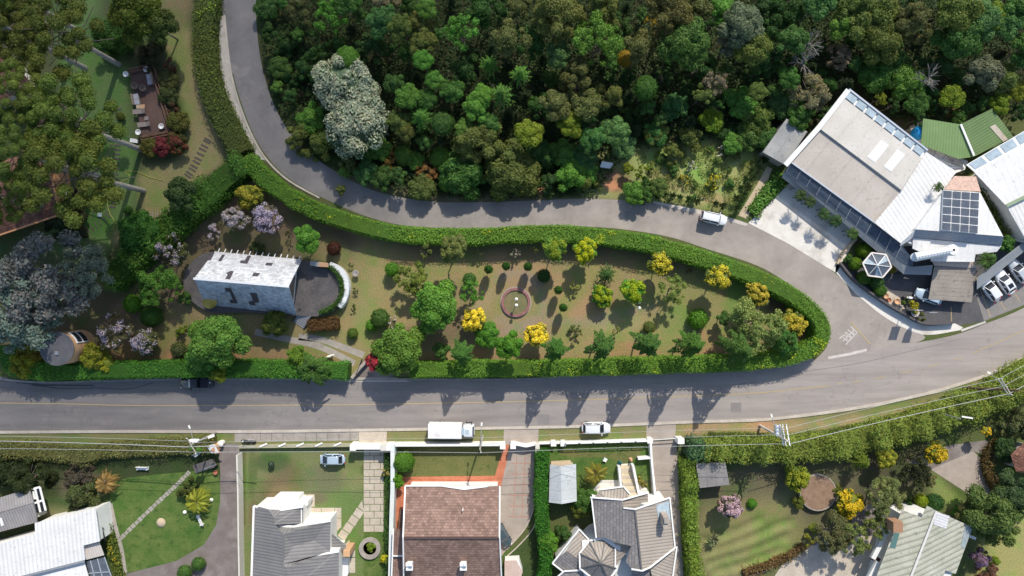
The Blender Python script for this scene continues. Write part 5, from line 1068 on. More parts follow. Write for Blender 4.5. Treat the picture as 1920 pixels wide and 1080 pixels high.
mb = MB(); mb.lathe([(1.68,0),(1.68,.42),(1.05,.44),(1.0,.2)], p, 36); mb.build('stone_ring', M['stone'], b); mb = MB(); mb.lathe([(1.02,.22),(.02,.22)], p, 30); mb.build('water', glass('pond_water', (.02,.03,.035), .1), b)
p = G(1530, 921); b = root('round_terrace', p, 'round raised bed covered with brown fallen leaves in the shaded garden', 'terrace'); mb = MB(); mb.lathe([(2.85,0),(2.85,.8),(2.7,.82),(2.66,.72),(.02,.74)], p, 44); mb.build('rim', M['stone'], b); mb = MB(); mb.lathe([(2.67,.77),(.02,.80)], p, 40); mb.build('leaf_cover', M['leaf_litter'], b)
mb = MB(); mb.lathe([(.55,0),(.6,.4),(.3,.5),(.1,.52)], G(1712, 586, 0), 20); o = obj1('stone_ring', 'white ring shaped stone fountain among plants at the car park corner', 'fountain', mb, M['dark_metal'])
mb = MB(); mb.lathe([(.62,.5),(.66,.62),(.45,.64),(.42,.52)], G(1712, 586, 0), 24); mb.build('ring', M['concrete_white'], o)
for px, py, s, lab in ((1658,555,.42,'terracotta pot nearest the glass gazebo'),(1679,565,.46,'largest terracotta pot beside the planted car park corner'),(1664,562,.3,'small dark terracotta pot between two bigger pots')):
    o = lathe1('flower_pot', lab, 'pot', px, py, [(s*.7,0),(s,.5),(s*1.05,.6),(s*.8,.58),(s*.78,.5)], M['ochre'] if s > .35 else M['brick_red']); o['group'] = 'terracotta pots by the gazebo'
def bench(px, py, ang, label, m=M['white'], L=1.8):
    o = root('garden_bench', G(px, py), label, 'bench', 'white benches on the lawn', -R(ang))
    mb = MB(); mb.box((-L/2,-.22,.42),(L/2,.22,.47)); mb.build('seat', m, o, True); mb = MB(); mb.box((-L/2,.23,.5),(L/2,.29,.9)); mb.build('backrest', m, o, True)
    for x in (-L/2+.15, L/2-.2):
        mb = MB(); mb.box((x,-.2,0),(x+.08,.26,.41)); mb.build('leg', m, o, True); mb = MB(); mb.box((x-.03,-.24,.62),(x+.06,.22,.67)); mb.build('armrest', m, o, True)
bench(270, 877, 1, 'white bench at the dark top edge of the lawn under the mossy bank'); bench(377, 974, 66, 'white bench near the yellowish tree fern on the lawn'); bench(374, 849, -35, 'white bench leaning below the utility pole on the bank', L=1.6)
# deck furniture
def sofa(px, py, ang, label):
    o = root('garden_sofa', G(px, py, .6), label, 'sofa', 'grey sofas on the timber deck', -R(ang))
    mb = MB(); mb.box((-.85,-.4,.05),(.85,.4,.32)); mb.build('frame', M['wicker'], o, True); mb = MB(); mb.box((-.85,.40,.05),(.85,.58,.75)); mb.build('backrest', M['wicker'], o, True)
    for x in (-.82, .02): mb = MB(); mb.box((x,-.4,.325),(x+.80,.36,.46)); mb.build('cushion', M['cushion'], o, True)
sofa(283, 150, 78, 'grey cushioned sofa at the rail end of the timber deck'); sofa(258, 187, 258, 'grey cushioned sofa in the middle of the timber deck')
def lounger(px, py, ang, label):
    o = root('sun_lounger', G(px, py, .6), label, 'sun lounger', 'taupe loungers on the timber deck', -R(ang))
    mb = MB(); mb.box((-1.1,-.36,.28),(.35,.36,.36)); mb.build('seat', M['sling'], o, True); mb = MB(); mb.add([(.36,-.36,.34),(1.0,-.36,.75),(1.0,.36,.75),(.36,.36,.34),(.36,-.36,.26),(1.0,-.36,.67),(1.0,.36,.67),(.36,.36,.26)], [(0,1,2,3),(7,6,5,4),(0,4,5,1),(1,5,6,2),(2,6,7,3),(3,7,4,0)]); mb.build('backrest', M['sling'], o, True)
    for x in (-1.0, .25):
        for y in (-.3, .3): mb = MB(); mb.box((x,y-.03,0),(x+.06,y+.03,.28)); mb.build('leg', M['wicker'], o, True)
lounger(264, 210, -4, 'taupe lounger nearest the small deck tables'); lounger(273, 234, -6, 'taupe lounger nearest the round planter at the deck end')
for px, py, lab in ((256,163,'round wicker tub chair nearer the deck edge'),(271,167,'round wicker tub chair nearer the deck rail')):
    mb = MB(); mb.lathe([(.42,0),(.5,.45),(.5,.7),(.42,.7),(.38,.42),(.05,.42)], G(px, py, .6), 18); obj1('wicker_chair', lab, 'chair', mb, M['wicker'], 'wicker chairs on the timber deck')
for px, py, s, lab in ((262,201,.32,'small cream side table beside the deck lounger'),(270,201,.32,'small brown side table beside the deck lounger'),(277,223,.3,'low taupe table between the two deck loungers')):
    o = root('side_table', G(px, py, .6), lab, 'table', 'small tables on the timber deck'); mb = MB(); mb.box((-s,-s,.36),(s,s,.41)); mb.build('table_top', M['wood_pale'] if 'cream' in lab else M['ochre'] if 'brown' in lab else M['sling'], o, True); mb = MB()
    mb.tube([(0,0,0),(0,0,.36)], .06); mb.build('leg', M['wicker'], o, True)
for px, py, lab in ((266,251,'white round planter at the deck end by the second lounger'),(309,240,'white planter with a green plant at the deck corner by the rail'),(281,134,'white planter with a bushy plant behind the deck sofa'),(243,143,'white planter on the deck corner touching the araucaria foliage')):
    o = lathe1('planter', lab, 'planter', px, py, [(.28,.58),(.42,1.1),(.44,1.15),(.34,1.13),(.32,1.0),(.02,1.0)], M['white']); o['group'] = 'white planters on the timber deck'
# stepping sleepers
k = 0
def sleepers(pts, n, ln, lab, m=M['sleeper'], wd=.28):
    P = smooth(pts, 12); idx = [int(i*(len(P)-1)/(n-1)) for i in range(n)]
    for i in idx:
        a = np.array(P[i]); d = np.array(P[min(i+1,len(P)-1)])-np.array(P[max(i-1,0)]); d = d/np.hypot(*d); nn = np.array([-d[1], d[0]])*ln*PX/2; mb = MB(); mb.bar(G(*(a-nn)), G(*(a+nn)), wd, .06)
        meta(mb.build('stepping_sleeper', m), lab, 'sleeper', lab)
sleepers([(222,205),(224,235),(222,260),(220,285),(218,310),(216,335)], 15, 1.0, 'timber sleeper of the stepping path running up the dark lawn')
sleepers([(213,348),(212,370),(211,388)], 5, 1.0, 'timber sleeper of the short stepping path below the leaning trunk')
sleepers([(205,400),(190,415),(172,427),(152,442),(140,448)], 11, 1.1, 'timber sleeper of the slanting stepping path toward the blue-grey tree', wd=.16)
sleepers([(390,262),(378,285),(365,310),(352,330)], 11, 1.2, 'timber sleeper of the stepping path across the dry strip')
sleepers([(256,402),(275,402),(296,402),(318,398)], 14, .9, 'pale sleeper of the ragged path below the round tree', M['wood_pole'], .12)
def hose(label, pts, r=.045): mb = MB(); mb.tube([G(x, y, .06) for x, y in smooth(pts, 6)], r, 6); obj1('garden_hose', label, 'hose', mb, M['hose'])
hose('yellow garden hose snaking down the lawn beside the sleeper path', [(212,350),(203,362),(202,385),(206,400),(214,415),(212,428),(208,432)])
hose('yellow garden hose looping between the dark lawn and the dry strip', [(213,340),(228,341),(243,332),(236,324),(240,321),(260,323),(280,332),(304,338)])
def bx(name, label, cat, px, py, ang, a, z0, z1, m, z=0):
    o = root(name, G(px, py), label, cat, None, -R(ang)); mb = MB(); mb.box((-a[0]/2,-a[1]/2,z0),(a[0]/2,a[1]/2,z1)); mb.box((-a[0]/2-.05,-a[1]/2-.05,z1),(a[0]/2+.05,a[1]/2+.05,z1+.05)); mb.build('body', m, o, True); return o
o = bx('storage_box', 'white box lying beside the foot of a leaning araucaria trunk', 'box', 254, 265, 8, (1.1,.5), .05, .45, M['white'])
o = bx('utility_cover', 'small grey square cover on the lawn beside the slanting sleepers', 'cover', 188, 403, -5, (.55,.5), 0, .12, M['glass_blue'])
o = root('tarpaulin_bundle', G(122,432), 'bundle of blue plastic beside the blue-grey tree', 'bundle'); mb = MB(); mb.lathe([(.55,0),(.62,.2),(.4,.5),(.1,.62)], (0,0,0), 9, 0, 1, .75); mb.build('tarpaulin', M['blue_dark'], o, True); mb = MB(); mb.lathe([(.25,0),(.28,.2),(.1,.34)], (.35,-.7,0), 8); mb.build('bag', M['globe'], o, True)
o = root('sign_board', G(1136,311), 'blank white board lying on posts in the forest clearing', 'board'); mb = MB(); c = G(1136,311,.6)-G(1136,311); 
mb.add([(-1.05,-.35,.75),(.85,-.55,.6),(1.0,.3,.95),(-.75,.5,1.1),(-1.05,-.35,.69),(.85,-.55,.54),(1.0,.3,.89),(-.75,.5,1.04)], [(0,1,2,3),(7,6,5,4),(0,4,5,1),(1,5,6,2),(2,6,7,3),(3,7,4,0)]); mb.build('panel', M['white'], o, True); mb = MB(); mb.tube([(0,0,0),(0,0,.75)], .08); mb.build('post', M['wood'], o, True)
o = root('gate_shrine', G(409,836), 'small tiled gate cap with a white and orange roof at the drive corner', 'gate pillar'); mb = MB(); mb.box((-.5,-.5,0),(.5,.5,1.7)); mb.build('pillar', M['ochre'], o, True)
mb = MB(); mb.slab([(-1.1,.4,1.75),(.3,.75,2.2),(.9,-.6,2.0),(-.3,-.75,1.7)], .08); mb.build('roof', M['white'], o, True); mb = MB(); mb.slab([(.3,.3,2.1),(1.2,-.7,1.75),(.3,-.9,1.7),(-.3,-.2,2.06)], .08); mb.build('roof', plain('orange_tile',(.55,.27,.15)), o, True)
mb = MB(); mb.lathe([(.38,0),(.45,.3),(.42,.9),(.45,1.0),(.2,1.12),(.02,1.15)], G(418,829,0), 14); obj1('waste_bin', 'round white topped bin at the mouth of the grey drive', 'bin', mb, M['globe'])
# white dog by the hedge
o = root('dog', G(621,667), 'white dog standing on the stone wheel track beside the clipped hedge', 'dog')
me = bpy.data.meshes.new('body'); J = [((-.42,0,.62),.17),((-.12,0,.64),.19),((.2,0,.66),.2),((.42,0,.82),.12),((.58,0,.95),.12),((.76,0,.90),.065),((-.62,0,.72),.045),((-.80,.05,.86),.03)]; E = [(0,1),(1,2),(2,3),(3,4),(4,5),(0,6),(6,7)]
for x, hip in ((-.40,0),(.24,2)):
    for y in (-.13,.13):
        k = len(J); off = -.07 if hip == 0 else .02
        J += [((x,y,.42),.085 if hip == 0 else .07),((x+off,y,.22),.045),((x+off*.5,y,.04),.045)]; E += [(hip,k),(k,k+1),(k+1,k+2)]
for y in (-.09,.09): k = len(J); J.append(((.52,y,1.08),.04)); E.append((4,k))
me.from_pydata([j[0] for j in J], E, []); do = link('body', me, o, True); sk_ = do.modifiers.new('skin', 'SKIN')
for i, j in enumerate(J): me.skin_vertices[0].data[i].radius = (j[1], j[1])
me.skin_vertices[0].data[1].use_root = True; do.modifiers.new('sub', 'SUBSURF').levels = 1; me.materials.append(M['globe']); o.rotation_euler = (0,0,R(20))
# chairs, bits of the south gardens
def chair(px, py, ang, label, m):
    o = root('garden_chair', G(px, py), label, 'chair', None, -R(ang)); mb = MB(); mb.box((-.28,-.28,.38),(.28,.28,.44)); mb.build('seat', m, o, True); mb = MB(); mb.box((-.28,.26,.44),(.28,.33,1.0)); mb.build('backrest', m, o, True)
    for x in (-.25,.2):
        for y in (-.25,.22): mb = MB(); mb.box((x,y,0),(x+.05,y+.05,.38)); mb.build('leg', m, o, True)
chair(1134, 861, -60, 'white garden chair tipped on the lawn near the palm', M['white']); chair(1161, 867, 20, 'dark green garden chair at the top of the beige stair', plain('teal_plastic', (.04,.16,.15)))
lathe1('garden_statue', 'small terracotta garden figure beside the white return wall', 'statue', 1182, 861, [(.3,0),(.32,.1),(.2,.2),(.24,.6),(.14,.85),(.16,1.0),(.05,1.15)], M['ochre'])
lathe1('garden_lamp', 'small green globe garden lamp in the dark grass corner of the hatchback lawn', 'lamp', 512, 868, [(.05,0),(.05,.5),(.42,.6),(.5,.9),(.3,1.2),(.03,1.3)], M['leaf_dark'] if 'leaf_dark' in M else plain('dark_green_globe', (.02,.04,.02)))
lathe1('garden_statue', 'pale brown garden figure on the lawn of the curved drive', 'statue', 302, 980, [(.75,0),(.7,.08),(.35,.3),(.1,.35)], M['wood_pale'])
lathe1('flower_pot', 'reddish potted plant holder beside the grey drive steps', 'pot', 406, 885, [(.25,0),(.35,.5),(.3,.55),(.1,.5)], M['brick_red'])
for px, py, lab in ((347,960,'white garden stone beside the yellowish tree fern'),(397,937,'white garden stone at the drive edge of the lawn'),(562,939,'dark planter beside the white balcony of the grey tiled house')):
    lathe1('garden_stone', lab, 'stone', px, py, [(.28,0),(.3,.15),(.2,.3),(.05,.34)], M['globe'] if 'white garden' in lab else M['dark_metal'])
mb = MB(); mb.bar(G(1797,984,.3), G(1806,1000,.3), .4, .5); mb.bar(G(1806,1000,.3), G(1826,1008,.3), .4, .5); obj1('garden_swing', 'white metal garden bench frame at the corner of the mossy roofed house', 'bench', mb, M['white'])

for px_, py_, lab, pent in ((1691,580,'square backed roadside sign on a post in the planted corner of the car park',False),(1716,584,'pointed roadside sign on a post beside the stone ring fountain',True)):
    p = G(px_, py_); o = root('road_sign', p, lab, 'sign'); mb = MB(); mb.tube([p, p+Vector((0,0,2.7))], .06, 8); mb.build('post', M['dark_metal'], o); mb = MB()
    pr = [(-.65,2.6),(.65,2.6),(.65,4.5),(-.65,4.5)] if not pent else [(-.1,2.2),(.2,2.2),(.55,3.3),(.62,4.6),(-.6,4.6),(-.55,3.3)]
    mb.add([(p.x+a, p.y-.05, z) for a, z in pr]+[(p.x+a, p.y+.05, z) for a, z in pr], [tuple(range(len(pr))), tuple(range(len(pr), 2*len(pr)))[::-1]]+[(i, len(pr)+i, len(pr)+(i+1) % len(pr), (i+1) % len(pr)) for i in range(len(pr))]); mb.build('board', M['grey_metal'], o)
# ---------------------------------------------------------------- plants
n = NT('leaf'); oi = n.n('ObjectInfo'); geo = n.n('NewGeometry'); v = n.coord()
rnd = geo.outputs['Random Per Island']
c = n.mix(1, oi.outputs['Color'], n.gray(rnd, .76, 1.26), 'MULTIPLY')
hue = n.n('MapRange', {0: n.n('TexWhiteNoise', {0: rnd}, noise_dimensions='3D').outputs[0], 3: .86, 4: 1.18}).outputs[0]
c = n.mix(1, c, n.n('CombineColor', {0: hue, 1: 1.0, 2: .9}).outputs[0], 'MULTIPLY')
cl = n.noise(v, .55, 3, .6, .3, .7); c = n.mix(1, c, n.gray(cl, .84, 1.16), 'MULTIPLY'); cb = n.noise(v, .13, 4, .65, .4, .72); c = n.mix(n.math('MULTIPLY', cb, .45), c, n.mix(1, c, (1.35, 1.08, .75), 'MULTIPLY'))
M['leaf'] = n.done(c, .6, 0, .2)
tr = n.n('BsdfTranslucent'); n.l(c, tr.inputs[0]); ms = n.n('MixShader', {0: .32, 1: n.b.outputs[0], 2: tr.outputs[0]}); n.l(ms.outputs[0], n.out.inputs[0])
M['bark'] = surf('bark', (.12,.095,.075), (.20,.165,.135), 2.5, 9, .3)
M['bark_pale'] = surf('pale_bark', (.30,.27,.235), (.42,.385,.34), 2.5, 9, .3)
def nrm(a): return a/np.maximum(np.linalg.norm(a, axis=1, keepdims=True), 1e-9)
def leafquads(P, N, L, W, g, jit=.55):
    jit = jit*.78
    m = len(P); N = nrm(N+g.normal(0, jit, (m, 3))); T = nrm(np.cross(N, g.normal(0, 1, (m, 3)))); B = np.cross(N, T)
    s = (.65+.7*g.random((m, 1))); a = T*L*s/2; b_ = B*W*s/2
    return np.stack([P-a, P+b_, P+a, P-b_], 1).reshape(-1, 3)
def qmesh(name, V, mats=None, ex=None, mi=None):
    """V: (4n,3) quads as separate islands; ex: extra (verts, faces) solid core"""
    nq = len(V)//4; F = np.arange(nq*4).reshape(-1, 4).tolist(); VV = V.tolist()
    if ex: o = len(VV); VV += [tuple(p) for p in ex[0]]; F += [[i+o for i in f] for f in ex[1]]
    me = bpy.data.meshes.new(name); me.from_pydata(VV, [], F); me.materials.append(M['leaf']); me.update(); return me
def sphere_pts(m, g, zmin=-.35):
    z = g.uniform(zmin, 1, m); a = g.uniform(0, 2*math.pi, m); r = np.sqrt(1-z*z); return np.stack([r*np.cos(a), r*np.sin(a), z], 1)
SZ = {0: (1.0, .20, .14), 1: (2.2, .30, .20), 2: (4.0, .40, .27)}
CORE = []
def core_ball(c, r, flat, nu=9, nv=5):
    o = sum(len(q[0]) for q in CORE); vs = []; fs = []
    for i in range(nv+1):
        th = math.pi*i/nv
        for k in range(nu): a = 2*math.pi*k/nu; vs.append((c[0]+r*math.sin(th)*math.cos(a), c[1]+r*math.sin(th)*math.sin(a), c[2]+r*math.cos(th)*flat))
    for i in range(nv):
        for k in range(nu): fs.append([i*nu+k+o, (i+1)*nu+k+o, (i+1)*nu+(k+1) % nu+o, i*nu+(k+1) % nu+o])
    CORE.append((vs, fs))
def gen(kind, sz, seed):
    g = np.random.default_rng(seed*77+sz*7+sum(map(ord, kind))); R_, L, W = SZ[sz]; mul = {0: 1.0, 1: 1.0, 2: 1.0}[sz]
    CORE.clear()
    def blobs(cs, rs, m, L, W, jit=.55, flat=.85, rmin=.72, core=.74):
        if core:
            for c_, r_ in zip(cs, rs): core_ball(c_, r_*core, flat)
        w_ = rs**2/np.sum(rs**2); idx = g.choice(len(cs), m, p=w_); d = sphere_pts(m, g, -.45); rad = g.uniform(rmin, 1.06, (m, 1))
        P = cs[idx]+d*rs[idx][:, None]*rad*np.array([1, 1, flat]); 
        inside = np.zeros(m, bool)
        for k in range(len(cs)):
            q = (P-cs[k])/np.array([1, 1, flat]); inside |= (np.linalg.norm(q, axis=1) < rs[k]*.66) & (idx != k)
        P = P[~inside]; d = d[~inside]; return leafquads(P, d+np.array([0, 0, .25]), L, W, g, jit)
    if kind == 'broad':
        nb = {0: 7, 1: 12, 2: 21}[sz]; a = np.arange(nb)*2.39996+g.uniform(0, 6); r = R_*.74*np.sqrt((np.arange(nb)+.3)/nb)*g.uniform(.82, 1.14, nb)
        cs = np.stack([r*np.cos(a), r*np.sin(a), R_*(.45-.62*(r/R_)**2)+g.uniform(-.16, .16, nb)*R_], 1); rs = R_*g.uniform(.22, .43, nb)*{0: 1.2, 1: 1.0, 2: .86}[sz]
        return blobs(cs, rs, {0: 1500, 1: 4600, 2: 11000}[sz], L*.8, W*.8)
    if kind == 'rough':      # ragged forest crown, many small clumps at uneven heights
        nb = {0: 11, 1: 20, 2: 36}[sz]; r = R_*.9*np.sqrt(g.random(nb)); a = g.uniform(0, 6.28, nb)
        cs = np.stack([r*np.cos(a), r*np.sin(a), R_*(.4-.7*(r/R_)**1.6)+g.normal(0, .2, nb)*R_], 1); rs = R_*g.uniform(.15, .32, nb)
        return blobs(cs, rs, {0: 1600, 1: 5000, 2: 12000}[sz], L*.72, W*.7, .75, .85, .72, .7)
    if kind == 'ball':
        core_ball((0, 0, 0), R_*.86, .9, 16, 9); m = {0: 1700, 1: 5000, 2: 11000}[sz]; d = sphere_pts(m, g, -.6); bump = 1+.06*np.sin(d[:, :1]*9+seed)*np.sin(d[:, 1:2]*8)+.05*np.sin(d[:, 2:]*11)
        P = d*R_*bump*g.uniform(.86, 1.04, (m, 1))*np.array([1, 1, .9]); return leafquads(P, d, L*.72, W*.72, g, .5)
    if kind == 'lumpy':      # dense ornamental crown of tight knobs
        nb = {0: 14, 1: 30, 2: 50}[sz]; d = sphere_pts(nb, g, -.2); cs = d*R_*.78*np.array([1, 1, .85])*g.uniform(.85, 1.08, (nb, 1)); rs = R_*g.uniform(.17, .27, nb)
        core_ball((0, 0, 0), R_*.74, .85, 14, 8); return blobs(cs, rs, {0: 1900, 1: 5600, 2: 11000}[sz], L*.62, W*.64, .5)
    if kind == 'feather':
        nb = {0: 16, 1: 34, 2: 60}[sz]; r = R_*.88*np.sqrt(g.random(nb)); a = g.uniform(0, 6.28, nb)
        cs = np.stack([r*np.cos(a), r*np.sin(a), R_*(.45-.6*(r/R_)**2)+g.normal(0, .16, nb)*R_], 1); rs = R_*g.uniform(.10, .24, nb)
        return blobs(cs, rs, {0: 1500, 1: 4800, 2: 12000}[sz], L*.75, W*.56, .85, .8, .2, .5)
    if kind == 'conifer':
        out = []
        for tier in range(9):
            t = tier/9; nbr = 11-tier//2
            for k in range(nbr):
                a = k*2*math.pi/nbr+tier*.5+g.normal(0, .12); ln = R_*(1-t*.92)*g.uniform(.8, 1.12); m = int({0: 16, 1: 40, 2: 70}[sz]*(1-t*.6)); u = g.random(m)
                x = ln*u; side = g.normal(0, .09*R_*(1-.4*t), m)*(1.15-u); z = R_*(1.5*t-.2)-.22*ln*u**2+g.normal(0, .04, m)
                out.append(np.stack([x*math.cos(a)-side*math.sin(a), x*math.sin(a)+side*math.cos(a), z], 1))
        P = np.concatenate(out); N = P*np.array([.5, .5, 0])/R_+np.array([0, 0, .8]); return leafquads(P, N, L, W*.55, g, .5)
    if kind in ('weeping', 'drooper'):   # drooper: the same fingers whorled up a tall pointed stem
        out = []; tall = kind == 'drooper'; nf = {0: 12, 1: 20, 2: 26}[sz]+(12 if tall else 0)
        for k in range(nf):
            q = k/nf if tall else 0; a = k*2.39996+g.normal(0, .15); ln = R_*g.uniform(.72, 1.18)*(1-.88*q); lift_ = g.uniform(.3, .75); m = int({0: 90, 1: 190, 2: 320}[sz]*(1-.6*q)); u = np.sqrt(g.random(m))
            side = g.uniform(-1, 1, m)*.215*R_*np.sin(np.pi*np.clip(u*.9+.08, 0, 1))*(1-.6*q); z = R_*(lift_*np.sin(u*2.4)-.75*u**2.2)*(1-.5*q)-abs(side)*.7+R_*2.1*q
            bend = a+.25*u*math.sin(k*1.7); x = ln*u; out.append(np.stack([x*np.cos(bend)-side*np.sin(bend), x*np.sin(bend)+side*np.cos(bend), z], 1))
        P = np.concatenate(out); N = P*np.array([.4, .4, 0])/R_+np.array([0, 0, .7]); return leafquads(P, N, L*.95, W*.6, g, .5)
    if kind == 'palm':
        V = []; nf = 15
        for k in range(nf):
            a = k*2.39996+g.normal(0, .1); ln = R_*g.uniform(.8, 1.1); m = 20; rise = g.uniform(.15, .55)
            for i in range(m):
                u = (i+.5)/m; p = np.array([ln*u*math.cos(a), ln*u*math.sin(a), R_*(rise*math.sin(u*2.6)-.5*u*u)]); d = np.array([math.cos(a), math.sin(a), -.3*u])
                for s in (-1, 1):
                    q = np.array([-math.sin(a)*s, math.cos(a)*s, -.35])*.8+d*.7; q = q/np.linalg.norm(q)*R_*.34*math.sin(math.pi*min(1, u*.85+.15)); w_ = np.array([d[0], d[1], 0])*R_*.030
                    V += [p-w_, p+q*.5-w_*1.3, p+q, p+q*.4+w_*1.3]
        return np.array(V)
    if kind == 'spiky':      # rosette of stiff blades
        V = []
        for k in range(46):
            a = k*2.39996; el = g.uniform(.15, 1.3); ln = R_*g.uniform(.75, 1.05); d = np.array([math.cos(a)*math.cos(el), math.sin(a)*math.cos(el), math.sin(el)])*ln; w_ = np.array([-math.sin(a), math.cos(a), 0])*R_*.075
            m_ = d*.55; V += [np.zeros(3), m_-w_, d-np.array([0, 0, .12*ln]), m_+w_]
        return np.array(V)
    if kind == 'araucaria':  # whorled branches ending in round needle tufts
        P = []; N = []; nt_ = 30; a = np.arange(nt_)*2.39996+g.uniform(0, 6); r = R_*(.10+.93*np.sqrt(np.arange(nt_)/nt_))*g.uniform(.86, 1.12, nt_)
        for k in range(nt_):
            c_ = np.array([r[k]*math.cos(a[k]), r[k]*math.sin(a[k]), .42*R_*(1-(r[k]/R_)**1.4)+g.normal(0, .11)*R_]); rt = R_*g.uniform(.14, .22); m = 420; d = sphere_pts(m, g, -.5); core_ball(c_, rt*.78, .8)
            P.append(c_+d*rt*g.uniform(.8, 1.08, (m, 1))*np.array([1, 1, .82])); N.append(d)
        return leafquads(np.concatenate(P), np.concatenate(N), L*.55, W*.34, g, .7)
CACHE = {}
def proto(kind, sz, seed, part='crown'):
    key = (kind, sz, seed)
    if key not in CACHE:
        V = gen(kind, sz, seed); vs = [p for q in CORE for p in q[0]]; fs = [f for q in CORE for f in q[1]]
        CACHE[key] = qmesh(part, V, None, (vs, fs) if vs else None); CORE.clear()
    return CACHE[key]
def blossom_proto(kind, sz, seed, dens):
    key = (kind, sz, seed, 'blossom', dens)
    if key not in CACHE:
        V = gen(kind, sz, seed).reshape(-1, 4, 3); g = np.random.default_rng(seed+5); c_ = V.mean(1); R_ = SZ[sz][0]
        w_ = (c_[:, 2]/R_+.1)*.9+.35*np.sin(c_[:, 0]*5/R_+seed)*np.sin(c_[:, 1]*5/R_)+g.normal(0, .25, len(c_))
        k = w_ > np.quantile(w_, 1-dens); V = V[k]; out = V.mean(1, keepdims=True); V = out*1.0+(V-out)*1.05+nrm(out[:, 0])[:, None, :]*.05*R_+np.array([0, 0, .03*R_]); CACHE[key] = qmesh('blossom', V.reshape(-1, 3))
    return CACHE[key]
def trunk_proto(var):
    key = ('trunk', var)
    if key not in CACHE:
        g = np.random.default_rng(var+11); mb = MB(); pts = [(g.normal(0, .012)*i, g.normal(0, .012)*i, i/6) for i in range(7)]; mb.tube(pts, .028, 7, 0, .012)
        for k in range(6):
            a = k*1.1+g.uniform(0, 1); z0 = .5+.07*k; ln = g.uniform(.22, .36); mb.tube([(0, 0, z0), (ln*.5*math.cos(a), ln*.5*math.sin(a), z0+.09), (ln*math.cos(a), ln*math.sin(a), z0+.17)], .012, 5, 0, .004)
        o = mb.build('trunk', M['bark']); me = o.data; bpy.data.objects.remove(o); CACHE[key] = me
    return CACHE[key]
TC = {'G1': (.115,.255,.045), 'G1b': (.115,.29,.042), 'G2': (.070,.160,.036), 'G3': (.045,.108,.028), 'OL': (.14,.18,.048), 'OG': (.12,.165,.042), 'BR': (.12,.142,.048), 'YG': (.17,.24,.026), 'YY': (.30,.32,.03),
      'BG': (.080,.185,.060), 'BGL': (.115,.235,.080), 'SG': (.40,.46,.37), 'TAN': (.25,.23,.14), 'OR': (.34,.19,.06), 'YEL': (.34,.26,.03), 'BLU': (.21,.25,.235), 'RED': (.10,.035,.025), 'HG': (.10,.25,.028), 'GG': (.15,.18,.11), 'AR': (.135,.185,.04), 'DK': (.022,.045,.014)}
tree_rng = np.random.default_rng(42); seedc = [0]
PLANTS = []
def plant(name, kind, px, py, rpx, h, colr, label, cat='tree', bl=None, dens=.5, group=None, squash=1.0, trunk=True, lean=0, pale=False, base=None):
    """crown seen at (px,py) with radius rpx survey pixels; h = height of the top in metres"""
    seedc[0] += 1; k = (H-h*.8)/H; R_ = rpx/PX*k; sz = 0 if R_ < 1.5 else 1 if R_ < 3.0 else 2; s = R_/SZ[sz][0]*1.02; zc = max(h-R_*.75*squash, R_*.35*squash); p = G(px, py, zc)
    r_ = root(name, (p.x, p.y, 0), label, cat, group); cr = TC[colr] if isinstance(colr, str) else colr; sd = seedc[0] % 3
    j = tree_rng.uniform(.9, 1.1, 3)
    o = bpy.data.objects.new('crown', proto(kind, sz, sd)); C.objects.link(o); o.parent = r_; o.location = (0, 0, zc); a = tree_rng.uniform(0, 6.28); o.rotation_euler = (0, 0, a); o.scale = (s, s*tree_rng.uniform(.92, 1.08), s*squash)
    o.color = (cr[0]*j[0], cr[1]*j[1], cr[2]*j[2], 1)
    if bl is not None:
        f = bpy.data.objects.new('blossom', blossom_proto(kind, sz, sd, dens)); C.objects.link(f); f.parent = r_; f.location = (0, 0, zc); f.rotation_euler = o.rotation_euler; f.scale = o.scale; f.color = (*bl, 1)
    if trunk and h > 1.2:
        t = bpy.data.objects.new('trunk', trunk_proto(seedc[0] % 3)); C.objects.link(t); t.parent = r_; th = max(zc+R_*.25, .5); q = max(R_*2.0, .6); t.scale = (q, q, th); t.rotation_euler = (0, 0, a)
    PLANTS.append((px, py, rpx)); return r_
